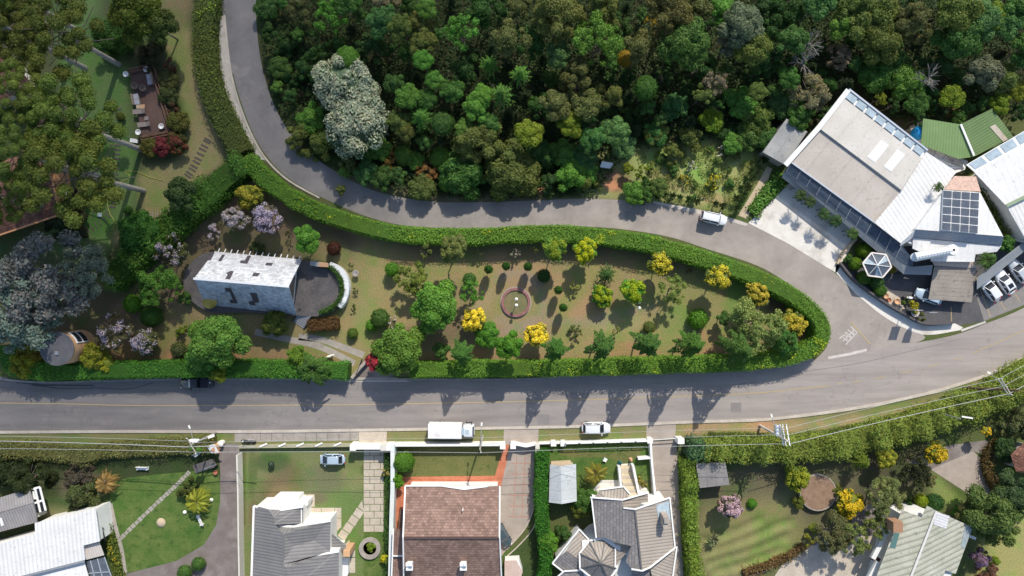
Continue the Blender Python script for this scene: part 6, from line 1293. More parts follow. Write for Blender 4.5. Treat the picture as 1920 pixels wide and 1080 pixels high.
# ---- hedges
def hedge(name, label, pts, wd, h, colr, dens=22, L=.34, W=.22, jit=.18, seed=1, closed=False, tips=None, rag=0.0, sm=5, cat='hedge', wob=.1):
    P = smooth(pts, sm, closed) if sm else pts; Wp = np.array([[*G(x, y, h*.85)[:2]] for x, y in P]); g = np.random.default_rng(seed)
    if closed: Wp = np.vstack([Wp, Wp[:1]])
    d = np.diff(Wp, axis=0); ln = np.hypot(d[:, 0], d[:, 1]); cum = np.concatenate([[0], np.cumsum(ln)]); tot = cum[-1]; wdm = max(wd) if isinstance(wd, tuple) else wd; per = 2*h+wdm; m = int(tot*per*dens)
    def at(s):
        i = np.clip(np.searchsorted(cum, s, side='right')-1, 0, len(ln)-1); t = ((s-cum[i])/np.maximum(ln[i], 1e-6))[:, None]; T = nrm(d[i]); Nn = np.stack([-T[:, 1], T[:, 0]], 1); return Wp[i]*(1-t)+Wp[i+1]*t, Nn
    s = g.uniform(0, tot, m); c_, Nn = at(s); u = g.uniform(0, per, m)
    wd0, wd1 = wd if isinstance(wd, tuple) else (wd, wd); wl = wd0+(wd1-wd0)*s/tot
    hh = h*(1+rag*(vnoise(s, s*0, seed+40, 1.1)-.5)*2+wob*(vnoise(s, s*0, seed+41, 4)-.5)*2); ww = wl*(1+wob*(vnoise(s, s*0+9, seed+42, 2.0)-.5)*2+rag*(vnoise(s, s*0, seed+43, .9)-.5))
    left = u < h; right = u > h+wdm; top = ~left & ~right
    off = np.where(left, -ww/2, np.where(right, ww/2, (u-h-wdm/2)/wdm*ww)); z = np.where(left, u/h*hh, np.where(right, (per-u)/h*hh, hh))
    edge = np.clip((np.abs(off)/(ww/2)-.72)/.28, 0, 1)*top; z = z-edge**2*.22*h*.5; shr = np.clip((z/hh-.75)/.25, 0, 1)*(~top); off = off*(1-.10*shr)
    P3 = np.stack([c_[:, 0]+Nn[:, 0]*off, c_[:, 1]+Nn[:, 1]*off, z], 1)+g.normal(0, jit, (m, 3))*np.array([1, 1, .8]); P3[:, 2] = np.maximum(P3[:, 2], .05)
    N3 = np.stack([Nn[:, 0]*np.sign(off)*(~top+edge*.8), Nn[:, 1]*np.sign(off)*(~top+edge*.8), top*1.0+.25], 1); V = leafquads(P3, N3, L, W, g, .6)
    # solid twig core just under the leaf surface
    n_ = len(Wp); cv = []; cf = []
    for i in range(n_):
        T = Wp[min(i+1, n_-1)]-Wp[max(i-1, 0)]; T = T/max(np.hypot(*T), 1e-6); N2 = np.array([-T[1], T[0]])*((wd0+(wd1-wd0)*i/n_)/2-.16); hz = h*(1-rag*.7)-.22
        cv += [(*(Wp[i]+N2), 0), (*(Wp[i]+N2*.9), hz), (*(Wp[i]-N2*.9), hz), (*(Wp[i]-N2), 0)]
    for i in range(n_-1):
        for k in range(3): cf.append([i*4+k+1, i*4+k, (i+1)*4+k, (i+1)*4+k+1])
    cf += [[0, 1, 2, 3], [(n_-1)*4+3, (n_-1)*4+2, (n_-1)*4+1, (n_-1)*4]]
    r_ = root(name, (Wp[0][0], Wp[0][1], 0), label, cat); cr = TC[colr] if isinstance(colr, str) else colr
    o = link('foliage', qmesh('foliage', V), r_); o.color = (*cr, 1)
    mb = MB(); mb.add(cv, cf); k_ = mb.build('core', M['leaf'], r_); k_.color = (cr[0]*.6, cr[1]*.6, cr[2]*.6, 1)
    if tips:
        kk = top & (vnoise(s, off*2, seed+50, 1.6)+vnoise(s, off, seed+51, 7)*.6+g.normal(0, .12, m)+(off*tips[2])*.1 > tips[0]); V2 = leafquads(P3[kk]+np.array([0, 0, .12]), N3[kk], L, W, g, .6); t_ = link('young_leaves', qmesh('young_leaves', V2), r_); t_.color = (*tips[1], 1)
    return r_
hedge('clipped_hedge', 'tall rough hedge between the dry strip and the upper road down to the hedge corner', [(384,-60),(385,0),(381,60),(385,130),(403,190),(426,240),(452,287)], 3.3, 2.6, 'OG', 34, .26, .16, .17, 3, tips=(1.22, (.24,.34,.03), .55))
hedge('clipped_hedge', 'long clipped green hedge curving round the island garden from the gateway to the corner', [(462,294),(490,330),(540,368),(600,398),(680,424),(760,440),(880,444),(960,440),(1050,438),(1150,447),(1230,460),(1300,480),(1380,506),(1450,535),(1505,568),(1538,605),(1537,640),(1500,664),(1440,676),(1350,682),(1250,685),(1150,688),(960,692),(880,692),(800,694),(768,694)], 2.45, 3.0, (.135,.285,.040), 46, .21, .13, .10, 5, tips=(1.42, (.42,.50,.03), .25), wob=.12)
hedge('clipped_hedge', 'clipped bright green hedge along the main road between the round tower and the gateway', [(14,648),(14,672),(30,690),(90,697),(200,695),(340,692),(480,692),(600,695),(652,697)], 2.5, 3.0, (.085,.25,.038), 46, .21, .13, .10, 6, wob=.12)
hedge('tall_hedge', 'broad untrimmed diagonal hedge between the sleeper lawn and the chalet garden', [(458,302),(420,330),(380,368),(330,410),(280,450),(235,490),(195,530)], 3.9, 4.0, (.085,.20,.032), 30, .36, .16, .26, 8, rag=.3, wob=.25)
hedge('tall_hedge', 'long feathery road hedge along the verge above the shaded south garden', [(1320,844),(1400,845),(1500,845),(1580,836),(1660,817),(1740,794),(1810,770),(1870,747),(1940,707),(2010,670)], (2.7, 4.6), 3.8, (.20,.275,.055), 30, .42, .13, .26, 9, rag=.3, tips=(1.30, (.36,.40,.06), -.4), wob=.2)
hedge('tall_hedge', 'dark blue-green head of the feathery road hedge beside the concrete drive', [(1292,840),(1308,845),(1326,848)], 2.9, 4.0, (.085,.18,.085), 26, .44, .14, .3, 19, rag=.3, sm=3)
hedge('low_hedge', 'low thin green hedge at the foot of the verge before the feathery road hedge', [(1330,815),(1420,817),(1500,818),(1580,806),(1700,777),(1790,747),(1850,722)], .7, .8, 'OG', 44, .2, .12, .1, 10)
hedge('tall_hedge', 'bright yellow-green hedge separating the concrete drive from the shaded garden', [(1291,862),(1295,920),(1299,1000),(1307,1100)], 1.9, 3.4, (.19,.30,.045), 30, .36, .13, .2, 11, rag=.3, wob=.15)
hedge('clipped_hedge', 'tall smooth emerald hedge between the brick jointed drive and the gabled shed', [(1018,845),(1015,900),(1015,960),(1020,1010),(1024,1050),(1018,1100)], 2.0, 3.2, (.05,.19,.022), 30, .24, .16, .08, 12, wob=.1)
hedge('bank_hedge', 'olive bushy bank along the verge under the overhead cables', [(-60,842),(40,844),(110,850),(155,856),(190,846),(260,840),(330,836),(400,834)], 2.5, 1.6, (.22,.235,.085), 40, .24, .1, .16, 13, rag=.2, wob=.2)
hedge('terrace_hedge', 'low curved hedge ringing the dark chalet terrace', [(586,494),(610,497),(630,510),(641,535),(637,560),(620,578),(598,586)], .75, 1.9, (.055,.13,.025), 40, .22, .14, .07, 14)
hedge('low_hedge', 'rectangular brown-red hedge block below the chalet stair', [(577,612),(605,609),(634,606)], 1.9, 1.5, (.145,.085,.035), 46, .22, .12, .1, 15, sm=2)
hedge('low_hedge', 'narrow planted strip between the white roofed buildings of the restaurant', [(1835,335),(1848,370),(1865,405),(1885,440),(1890,462)], 1.2, 1.2, 'OG', 34, .28, .16, .15, 16, rag=.3)
hedge('low_hedge', 'leafy planted strip beside the big white ribbed roof of the corner house', [(199,985),(204,1010),(212,1040),(222,1090)], 1.1, 1.1, (.12,.17,.035), 34, .26, .16, .14, 17, rag=.3, tips=(1.0, (.42,.36,.04), 0))
hedge('low_hedge', 'dark planted strip between the slab drive and the long white wall', [(727,850),(729,900),(729,960),(727,1040),(722,1100)], .8, 1.2, 'G3', 34, .26, .16, .14, 18, rag=.4)
hedge('low_hedge', 'reddish low hedge curving along the driveway at the far corner house', [(1880,828),(1858,850),(1855,880),(1868,910),(1885,935)], 1.3, 1.4, (.13,.10,.04), 30, .28, .16, .14, 20, rag=.2)
hedge('low_hedge', 'red-orange shrub border along the beige patio edge', [(1395,1078),(1440,1062),(1480,1045),(1510,1025)], 1.3, .9, (.17,.115,.05), 30, .26, .16, .16, 21, rag=.4)
hedge('low_hedge', 'bright green bed beside the pale footpath and the restaurant canopy', [(1412,400),(1432,372),(1452,348),(1470,330)], 2.2, .8, 'G1', 26, .34, .22, .16, 22, rag=.3)
# ---- island garden and gardens: (name, kind, px, py, r, h, colour, label, category, blossom, density)
YB = (.88,.72,.06); LI = (.48,.42,.55); PU = (.42,.30,.62); PK = (.55,.38,.50)
for a in [
 ('ornamental_tree','lumpy',850,466,29,8,(.15,.20,.055),'light olive round crowned tree standing against the upper hedge','tree'),
 ('ornamental_tree','broad',580,446,29,5.5,'G1b','airy bright green tree between the upper hedge and the chalet','tree'),
 ('shrub','ball',626,466,13,2,'RED','dark reddish round bush by the chalet terrace and the upper hedge','shrub'),
 ('shrub','ball',735,505,13,2.4,'HG','glossy green ball shrub on the dry lawn beside the feathery tree','shrub'),
 ('young_tree','rough',795,472,15,4,'OG','sparse pale leaved young tree under the upper hedge','tree'),
 ('ornamental_tree','feather',772,520,33,5,(.19,.24,.055),'feathery yellow-green tree above the large bright green tree','tree'),
 ('ornamental_tree','broad',818,572,50,8,'G1','large bright green tree beside the yellow flowering ball','tree'),
 ('ornamental_tree','feather',885,548,24,5,'G1b','small bright feathery tree touching the large bright green tree','tree'),
 ('shrub','ball',880,524,12,2.5,'G2','dark green bush at the upper edge of the large bright green tree','shrub'),
 ('flowering_tree','lumpy',888,600,24,4.5,'OG','yellow flowering ball tree beside the large bright green tree','tree',YB,.62),
 ('flowering_tree','lumpy',1006,629,24,4.5,'OG','yellow flowering ball tree between the conifers near the brick bed','tree',YB,.62),
 ('ornamental_tree','lumpy',1038,468,25,6.5,'G1','dense round green tree under the upper hedge casting a long shadow','tree',(.24,.32,.03),.35),
 ('ornamental_tree','lumpy',1097,471,24,5.2,'G1b','vivid lime round tree under the upper hedge','tree',(.46,.50,.02),.5),
 ('ornamental_tree','lumpy',1238,494,24,5.5,'OG','olive round tree with golden top under the upper hedge','tree',(.62,.56,.05),.42),
 ('ornamental_tree','lumpy',1346,523,27,6.2,'OG','larger olive round tree with golden top near the hedge corner','tree',(.62,.56,.05),.42),
 ('shrub','ball',1020,517,12,1.9,'G3','dark green ball shrub in the shadow of the dense round tree','shrub'),
 ('ornamental_tree','conifer',1137,515,22,3.4,'G2','dark star shaped small conifer on the island lawn','tree'),
 ('ornamental_tree','lumpy',1185,547,25,4.6,'G1b','lime topped round shrub beside the twin globe lamp','tree',(.34,.44,.02),.45),
 ('ornamental_tree','lumpy',1128,555,23,3,'G1','green and lime shrub left of the twin globe lamp shrub','tree',(.34,.42,.02),.3),
 ('ornamental_tree','feather',1262,542,28,4.6,(.19,.28,.075),'pale feathery tree casting a soft shadow in the middle of the lawn','tree'),
 ('shrub','ball',1309,598,18,2.4,'HG','bright green ball shrub right of the middle of the lawn','shrub'),
 ('shrub','ball',1217,614,11,2,'OG','small olive ball shrub directly above a road side conifer','shrub'),
 ('shrub','broad',1354,598,16,3,'G2','dark bush at the edge of the big olive tree','shrub'),
 ('ornamental_tree','feather',1414,606,56,8.5,(.22,.30,.095),'big grey-olive tree at the pointed end of the island','tree'),
 ('ornamental_tree','lumpy',1418,551,24,6,'OG','yellow tipped round tree at the top of the big grey-olive tree','tree',(.55,.46,.06),.5),
 ('ornamental_tree','lumpy',1484,606,27,4.6,'OG','olive tree with golden top at the island tip','tree',(.52,.44,.05),.45),
 ('shrub','feather',1522,622,10,1.3,(.25,.27,.10),'tiny pale shrub in the shaded island tip','shrub'),
 ('young_tree','weeping',1472,640,30,6,'G2','dark drooping tree between the big grey-olive tree and the road hedge','tree'),
 ('weeping_conifer','drooper',1125,648,33,8.6,(.075,.17,.035),'drooping dark green conifer first to the right of the yellow ball tree pair','conifer'),
 ('weeping_conifer','drooper',1209,644,35,9.1,(.075,.17,.035),'drooping dark green conifer below the small olive ball shrub','conifer'),
 ('weeping_conifer','drooper',1291,645,35,8.6,(.075,.17,.035),'drooping dark green conifer below the bright green ball shrub','conifer'),
 ('weeping_conifer','drooper',1376,652,37,8.1,(.075,.17,.035),'drooping dark green conifer below the big grey-olive tree','conifer'),
 ('weeping_conifer','drooper',1041,653,29,8.6,(.075,.17,.035),'drooping dark green conifer right of the yellow flowering ball tree','conifer'),
 ('weeping_conifer','drooper',867,662,27,6.4,(.075,.17,.035),'drooping dark green conifer above the hedge near the red tree gateway','conifer'),
 ('ornamental_tree','broad',958,648,30,8,'HG','dense bright green tree overhanging the road hedge left of the yellow ball','tree'),
 ('shrub','broad',915,628,26,3,'HG','bright green bush below the yellow flowering ball beside the large tree','shrub'),
 ('ornamental_tree','broad',750,654,52,7.5,(.11,.21,.038),'big dense dark green tree behind the red leaved bush','tree'),
 ('shrub','broad',706,680,21,4.8,(.13,.055,.035),'crimson leaved bush beside the dark gateway','shrub',(.46,.05,.08),.3),
 ('shrub','ball',713,597,18,2.6,'G2','round green bush on the lawn above the big dense tree','shrub'),
 ('shrub','feather',735,602,15,2,(.15,.17,.09),'pale twiggy bush with white blossom on the lawn','shrub',(.65,.6,.6),.12),
 ('shrub','ball',697,610,12,1.6,'HG','small bright bush beside the round green bush','shrub'),
 ('shrub','ball',661,625,10,1.4,(.11,.19,.03),'small lime ball shrub alone on the lawn by the terrace','shrub'),
 ('shrub','broad',826,657,18,3,'G2','small round bush between the big dense tree and a conifer','shrub'),
 ('shrub','ball',788,622,9,1.3,'OG','little olive bush in the shade above the big dense tree','shrub'),
 ('shrub','lumpy',513,606,28,3.4,(.12,.15,.03),'clipped olive-green ball tree below the chalet roof','shrub'),
 ('ornamental_tree','broad',408,636,58,9,(.12,.30,.05),'large bright green tree leaning over the road hedge and black pickup','tree'),
 ('ornamental_tree','broad',376,668,30,6,'G1','lower lobe tree beside the large bright green tree at the road hedge','tree'),
 ('shrub','broad',412,702,17,5,'YG','lime tree bough hanging over the tail of the black pickup','tree'),
 ('shrub','broad',560,668,24,4,(.12,.22,.03),'lime feathery bush growing from the road hedge','shrub'),
 ('ornamental_tree','weeping',588,692,31,6.5,'G2','drooping dark green tree on top of the road hedge left of the gateway','tree'),
 ('shrub','ball',249,570,17,2.4,'HG','bright green ball shrub between the blue-grey tree and the chalet','shrub'),
 ('shrub','ball',284,593,19,2.4,'G2','larger dull green ball shrub below the bright one','shrub'),
 ('shrub','rough',277,566,12,1.6,'RED','rusty red bush behind two ball shrubs','shrub'),
 ('ornamental_tree','feather',300,536,44,6.5,'G1','light green feathery tree left of the chalet terrace','tree'),
 ('shrub','broad',348,558,14,2,'G2','dark bush at the edge of the chalet terrace','shrub'),
 ('flowering_tree','feather',324,470,31,5,(.13,.15,.05),'sparse tree with lilac blossom tufts above the feathery green tree','tree',LI,.22),
 ('flowering_shrub','feather',397,436,16,2.6,(.22,.22,.16),'small whitish lilac flowering shrub on the brown soil','shrub',(.62,.55,.68),.55),
 ('flowering_shrub','lumpy',443,411,26,4,(.16,.17,.08),'white-lilac flowering tree left of the purple one','tree',(.52,.47,.54),.36),
 ('flowering_shrub','lumpy',503,410,30,5,(.16,.16,.10),'purple flowering tree beside the upper hedge','tree',(.50,.44,.60),.45),
 ('flowering_shrub','lumpy',467,366,26,4,(.15,.19,.03),'yellow-green bush with lilac tips under the hedge corner','tree',(.42,.38,.05),.4),
 ('flowering_tree','feather',214,622,36,6,(.15,.16,.075),'grey-olive tree with faint lilac blossom beside the round tower','tree',LI,.14),
 ('flowering_tree','lumpy',274,640,29,4,(.11,.13,.05),'purple spotted flowering shrub above the road hedge','tree',LI,.2),
 ('shrub','ball',336,656,15,2,(.10,.13,.05),'dull green ball shrub beside the large bright green tree','shrub'),
 ('shrub','rough',342,624,14,1.6,'YG','lime trailing shrub above the dull green ball','shrub'),
 ('shrub','lumpy',176,668,27,4,(.17,.20,.03),'olive yellow shrub right of the round tower','shrub',(.25,.28,.03),.3),
 ('shrub','lumpy',200,682,18,3.4,(.22,.25,.03),'brighter yellow shrub overhanging the road hedge by the tower','shrub',(.34,.36,.03),.35),
 ('shrub','lumpy',55,680,32,3.6,(.19,.21,.03),'yellow-green shrub at the hedge end left of the round tower','shrub',(.26,.29,.03),.3),
 ('eucalyptus','feather',90,524,94,11.5,(.215,.255,.235),'huge blue-grey tree overhanging the round tower','tree'),
 ('eucalyptus','feather',30,588,80,11,(.23,.265,.245),'second blue-grey tree crown at the frame edge above the tower','tree'),
 ('eucalyptus','feather',160,510,54,10,(.19,.23,.205),'darker blue-grey crown toward the diagonal hedge','tree'),
 ('ornamental_tree','broad',340,368,34,7,(.06,.115,.035),'round dark green tree on the lawn side of the diagonal hedge','tree'),
 ('shrub','broad',270,435,44,5,(.06,.165,.03),'bright leafy bush at the lower lawn end of the diagonal hedge','shrub'),
 ('shrub','rough',188,357,10,1.4,'OL','small yellowish tuft on the dark lawn','shrub'),('shrub','ball',240,394,8,1.2,'G2','small round shrub on the lawn before the ragged path','shrub'),('shrub','ball',226,219,8,1.2,(.11,.16,.03),'small lime shrub on the lawn beside the deck','shrub'),
 ('tree','broad',262,18,58,9,(.115,.135,.024),'olive yellow broad tree at the top edge above the deck','tree'),('tree','broad',303,52,34,7,(.075,.10,.025),'dark olive tree beside the dry strip above the deck','tree'),
 ('shrub','rough',205,75,40,3,(.05,.13,.025),'low bright green shrub bank behind a leaning grey trunk','shrub'),
 ('shrub','rough',285,108,32,2.4,(.065,.075,.03),'dark olive shrub mass above the timber deck','shrub'),('shrub','rough',322,120,15,2,(.16,.075,.045),'rusty red shrub at the upper deck corner','shrub'),
 ('shrub','broad',318,150,20,2,(.10,.10,.035),'olive and rust shrub beside the deck rail, second down','shrub'),('shrub','broad',320,182,20,2.2,(.075,.11,.035),'dark green shrub beside the middle of the deck rail','shrub'),
 ('shrub','rough',323,206,15,2,(.14,.075,.045),'red tinted shrub beside the lower half of the deck rail','shrub'),('shrub','broad',336,228,22,2.4,(.13,.145,.03),'olive yellow shrub at the lower deck corner','shrub'),
 ('shrub','broad',335,272,24,2.4,(.085,.10,.03),'dark shrub with red tips below the deck corner','shrub',(.20,.06,.05),.14),('shrub','broad',308,275,19,2.2,(.20,.05,.055),'crimson flowering shrub below the deck','shrub'),('shrub','broad',284,278,20,2.2,(.12,.125,.03),'olive shrub below the deck beside the crimson one','shrub'),
 ('shrub','rough',150,425,22,2.5,(.06,.065,.03),'dark bush between the tiled house and the slanting sleepers','shrub'),('shrub','rough',142,375,26,2.2,(.07,.062,.04),'brownish dark bush beside the orange house wall','shrub'),
 ('shrub','rough',110,420,30,4,(.045,.065,.035),'dark bush below the tiled house eave','shrub'),('shrub','rough',480,467,16,1.6,(.055,.075,.025),'dark low bush behind the white chalet roof','shrub'),
 ('tree_fern','palm',370,940,27,3.4,(.30,.29,.04),'yellowish tree fern on the green lawn beside a white bench','tree fern'),('tree_fern','palm',200,905,25,3.2,(.30,.22,.07),'tan tree fern in the dark yard near the bank','tree fern'),('shrub','rough',352,914,20,2,(.09,.12,.03),'olive fern bush above the yellowish tree fern','shrub'),
 ('shrub','rough',155,932,36,3,(.085,.11,.045),'sparse grey-green bush beside the white ribbed roof','shrub'),('shrub','rough',145,895,30,2.5,(.10,.085,.065),'leafless brownish bush in the dark yard','shrub'),('shrub','rough',60,895,42,3,(.04,.06,.02),'dark bush mass above the grey corrugated shed','shrub'),('shrub','rough',15,880,34,3,(.035,.055,.02),'dark bush at the frame edge below the bank','shrub'),
 ('shrub','ball',372,1057,12,1.6,'G2','dark ball shrub on the drive, upper of a pair','shrub'),('shrub','ball',346,1073,13,1.6,'G2','dark ball shrub on the drive at the bottom edge','shrub'),
 ('shrub','rough',372,832,16,2.4,'G1','bright green shrub under the transformer pole','shrub'),
 ('shrub','ball',757,866,20,3,'HG','glossy green bush inside the white wall by the red terrace','shrub'),('shrub','broad',746,900,16,2.6,(.11,.24,.02),'lime bush leaning over the white wall','shrub'),('shrub','lumpy',722,1047,10,1.4,(.28,.32,.02),'bright yellow ball shrub by the slab drive wall','shrub',(.62,.56,.03),.5),('shrub','rough',725,886,12,1.6,(.14,.17,.05),'pale yellow tipped shrub between slab drive and white wall','shrub',(.5,.42,.15),.2),
 ('shrub','broad',695,1025,10,1.0,'YG','lime plant inside the round stone pond','shrub'),
 ('palm','palm',1116,888,24,3.6,(.24,.22,.04),'yellowish palm in front of the octagonal roofed house','palm'),('shrub','broad',1098,935,26,2.8,(.07,.15,.03),'leafy bush between the gabled shed and the octagonal house','shrub'),('shrub','broad',1088,955,20,2.4,(.12,.16,.03),'lime edged bush below the gabled shed','shrub'),
 ('shrub','broad',1055,1000,18,2.4,(.055,.12,.03),'dark bush beside the white terrace of the octagonal house','shrub'),('shrub','broad',1030,1015,22,3.6,'HG','bush bulging from the emerald hedge','shrub'),('shrub','rough',1206,903,12,1,(.3,.27,.07),'yellow-green border plant beside the beige stair','shrub'),
 ('flowering_tree','lumpy',1368,948,25,4,(.14,.13,.06),'pink flowering round tree in the shaded garden','tree',(.58,.42,.52),.45),('young_tree','spiky',1338,1010,17,2,(.22,.24,.16),'pale leafless young tree in the shaded garden','tree'),('shrub','ball',1410,944,9,.8,'HG','small bright plant on the shaded lawn','shrub'),
 ('shrub','lumpy',1493,895,27,3.6,(.12,.17,.03),'round yellow-green shrub beside the leaf covered round terrace','shrub',(.30,.34,.03),.35),('shrub','lumpy',1592,945,27,4,(.13,.17,.025),'golden flowering shrub right of the round terrace','shrub',(.72,.54,.03),.42),('shrub','broad',1497,942,14,1.4,(.13,.17,.03),'low lime shrub at the left rim of the round terrace','shrub'),('shrub','broad',1568,920,12,1.3,(.12,.16,.03),'low lime shrub between the round terrace and golden shrub','shrub'),
 ('shrub','conifer',1614,864,21,4,(.17,.22,.03),'spiky lime conifer below the feathery road hedge','tree'),('shrub','lumpy',1660,860,20,4,(.16,.20,.03),'pale lime round shrub below the feathery road hedge','shrub',(.33,.34,.04),.4),('shrub','lumpy',1752,850,23,4,(.12,.16,.03),'golden tipped shrub above the grey driveway','shrub',(.62,.46,.03),.35),('shrub','lumpy',1848,808,10,3.5,(.3,.28,.03),'small golden bush at the back edge of the road hedge','shrub',(.7,.5,.03),.5),
 ('ornamental_tree','feather',1660,927,38,7,(.20,.235,.095),'grey-olive feathery tree above the mossy roofed house','tree'),('ornamental_tree','feather',1741,900,17,4,(.19,.19,.075),'small pale feathery tree beside the grey driveway','tree'),('ornamental_tree','feather',1715,888,32,5,(.045,.055,.025),'dark tree in the shade left of the small pale tree','tree'),('shrub','ball',1727,938,12,2,(.20,.28,.02),'bright lime ball shrub at the corner of the mossy roof','shrub'),('shrub','ball',1752,942,16,2,'G3','dark green ball shrub beside the bright lime ball','shrub'),('shrub','rough',1705,952,16,2,'G3','dark bush between the grey-olive tree and the mossy roof','shrub'),
 ('ornamental_tree','feather',1560,1000,42,6,(.13,.165,.065),'dark olive tree between the shaded lawn and the beige patio','tree'),('ornamental_tree','feather',1598,1010,32,6,(.19,.22,.07),'lighter olive tree beside the dark olive one at the patio','tree'),('ornamental_tree','feather',1638,985,28,5.5,(.18,.21,.065),'olive tree touching the white balconies of the mossy roofed house','tree'),
 ('ornamental_tree','rough',1866,970,56,8,(.12,.165,.055),'big dark olive tree at the right of the mossy roof','tree'),('ornamental_tree','broad',1812,955,26,4,(.12,.13,.045),'small brown-olive tree left of the big dark olive tree','tree'),('ornamental_tree','rough',1905,925,40,8,(.07,.115,.045),'dark green tree at the right frame edge below the tiled corner','tree'),('shrub','rough',1800,968,18,2,'HG','bright green bush along the upper edge of the mossy roof','shrub'),
 ('flowering_tree','rough',1838,1045,20,4,(.15,.10,.09),'dusky purple flowering shrub right of the mossy roof','tree',(.30,.20,.34),.35),('shrub','rough',1850,1075,22,2,(.17,.09,.06),'reddish shrub below the dusky purple one','shrub'),('shrub','broad',1865,1050,10,1,(.2,.26,.03),'lime shrub beside the dry lawn at the right edge','shrub'),('shrub','broad',1880,845,26,3,(.045,.09,.03),'dark bush beside the tiled corner roof','shrub'),('shrub','spiky',1898,880,12,1.4,(.22,.30,.03),'lime spiky plant by the tiled corner roof','shrub'),('shrub','rough',1905,800,34,4,(.10,.12,.05),'grey-olive bush below the feathery road hedge at the right edge','shrub'),
 ('shrub','rough',1512,1015,12,1.6,(.25,.27,.04),'lime tufted plant at the patio hedge','shrub'),('shrub','broad',1525,990,10,1.4,(.2,.24,.04),'small lime plant above the patio hedge','shrub'),
 # restaurant garden
 ('shrub','ball',1620,470,14,1.6,(.13,.24,.02),'bright clipped ball above the glass gazebo','shrub'),('shrub','ball',1604,495,12,1.5,(.13,.24,.02),'bright clipped ball left of the glass gazebo','shrub'),('shrub','broad',1590,486,10,1.2,'G2','dark bush by the forecourt wall','shrub'),('shrub','ball',1619,521,13,1.6,(.08,.18,.025),'dark clipped ball below left of the glass gazebo','shrub'),('shrub','ball',1643,529,13,1.6,'G2','deep green clipped bush directly below the glass gazebo','shrub'),('shrub','ball',1650,545,11,1.5,(.07,.17,.025),'clipped bush near the terracotta pots','shrub'),('shrub','ball',1671,504,9,1.4,(.22,.21,.03),'yellowish bush at the right of the glass gazebo','shrub'),('shrub','rough',1683,506,12,1.6,'G2','dark bush under the slatted canopy end','shrub'),('shrub','broad',1655,470,14,1.5,(.09,.14,.035),'olive bush between gazebo and slatted canopy','shrub'),('shrub','rough',1705,575,17,2,(.11,.17,.03),'leafy planting with yellow tips beside the stone ring fountain','shrub',(.42,.36,.03),.2),('shrub','rough',1722,595,12,1,(.16,.17,.06),'low pale plants around the stone ring fountain','shrub'),
 ('palm','palm',1850,487,20,4.5,(.06,.13,.03),'dark palm between the white roofs and parked cars','palm'),('shrub','broad',1885,457,17,3,'G2','dark green bush at the white roof corner','shrub'),('palm','palm',1760,351,11,6.5,(.06,.11,.03),'small palm growing beside the skylight building','palm'),('shrub','rough',1812,322,8,4,(.07,.12,.04),'small plant on the pink roof edge','shrub'),
 ('palm','palm',1501,366,13,3.9,(.05,.10,.03),'forecourt palm, first from the footpath','palm'),('palm','palm',1519,378,13,3.9,(.05,.10,.03),'forecourt palm, second from the footpath','palm'),('palm','palm',1545,402,13,3.9,(.05,.10,.03),'forecourt palm, third from the footpath','palm'),('palm','palm',1567,414,15,3.9,(.05,.11,.03),'forecourt palm, fourth and largest, along the canopy','palm'),('palm','palm',1599,438,13,3.9,(.06,.12,.03),'forecourt palm nearest the gazebo garden','palm')]:
    plant(*a)
for i, (x, y, h_, lab) in enumerate([(916,505,3.7,'small topiary farthest toward the feathery trees'),(949,499,3.7,'small topiary second in the row above the brick bed'),(990,500,3.7,'small topiary directly above the brick bed'),(1047,544,3.7,'small topiary right of the brick bed, upper one'),(1056,577,3.7,'small topiary right of the brick bed, lower one')]):
    plant('topiary', 'ball', x, y, 8, h_, (.06,.15,.03), lab+' on the island lawn', 'topiary', group='small clipped topiaries on the island lawn', squash=2.7)
for x, y, r, cc, lab in ((1003,467,9,(.13,.19,.05),'pale green little shrub left of the dense round tree'),(1078,533,11,(.40,.42,.10),'sparse lime yellow sapling right of the brick bed'),(966,474,11,(.34,.30,.25),'bare whitish sapling under the upper hedge'),(1080,622,17,(.13,.17,.06),'airy pale shrub between two conifers'),(1153,618,9,(.22,.25,.07),'tiny lime sapling on the lawn above a conifer'),(1292,507,7,(.2,.2,.1),'tiny twiggy sapling in the hedge shade'),(543,440,10,(.09,.11,.05),'dark little shrub left of the airy bright green tree'),(898,476,9,(.13,.15,.06),'small sparse plant in the hedge shade'),(668,545,7,(.07,.12,.03),'little green tuft beside the curved white wall'),(657,497,6,(.06,.12,.03),'little potted green shrub above the bird bath'),(661,577,7,(.08,.12,.03),'small olive tuft below the curved white wall')):
    plant('sapling', 'feather', x, y, r, 2.0 if r > 8 else 1.0, cc, lab, 'shrub')
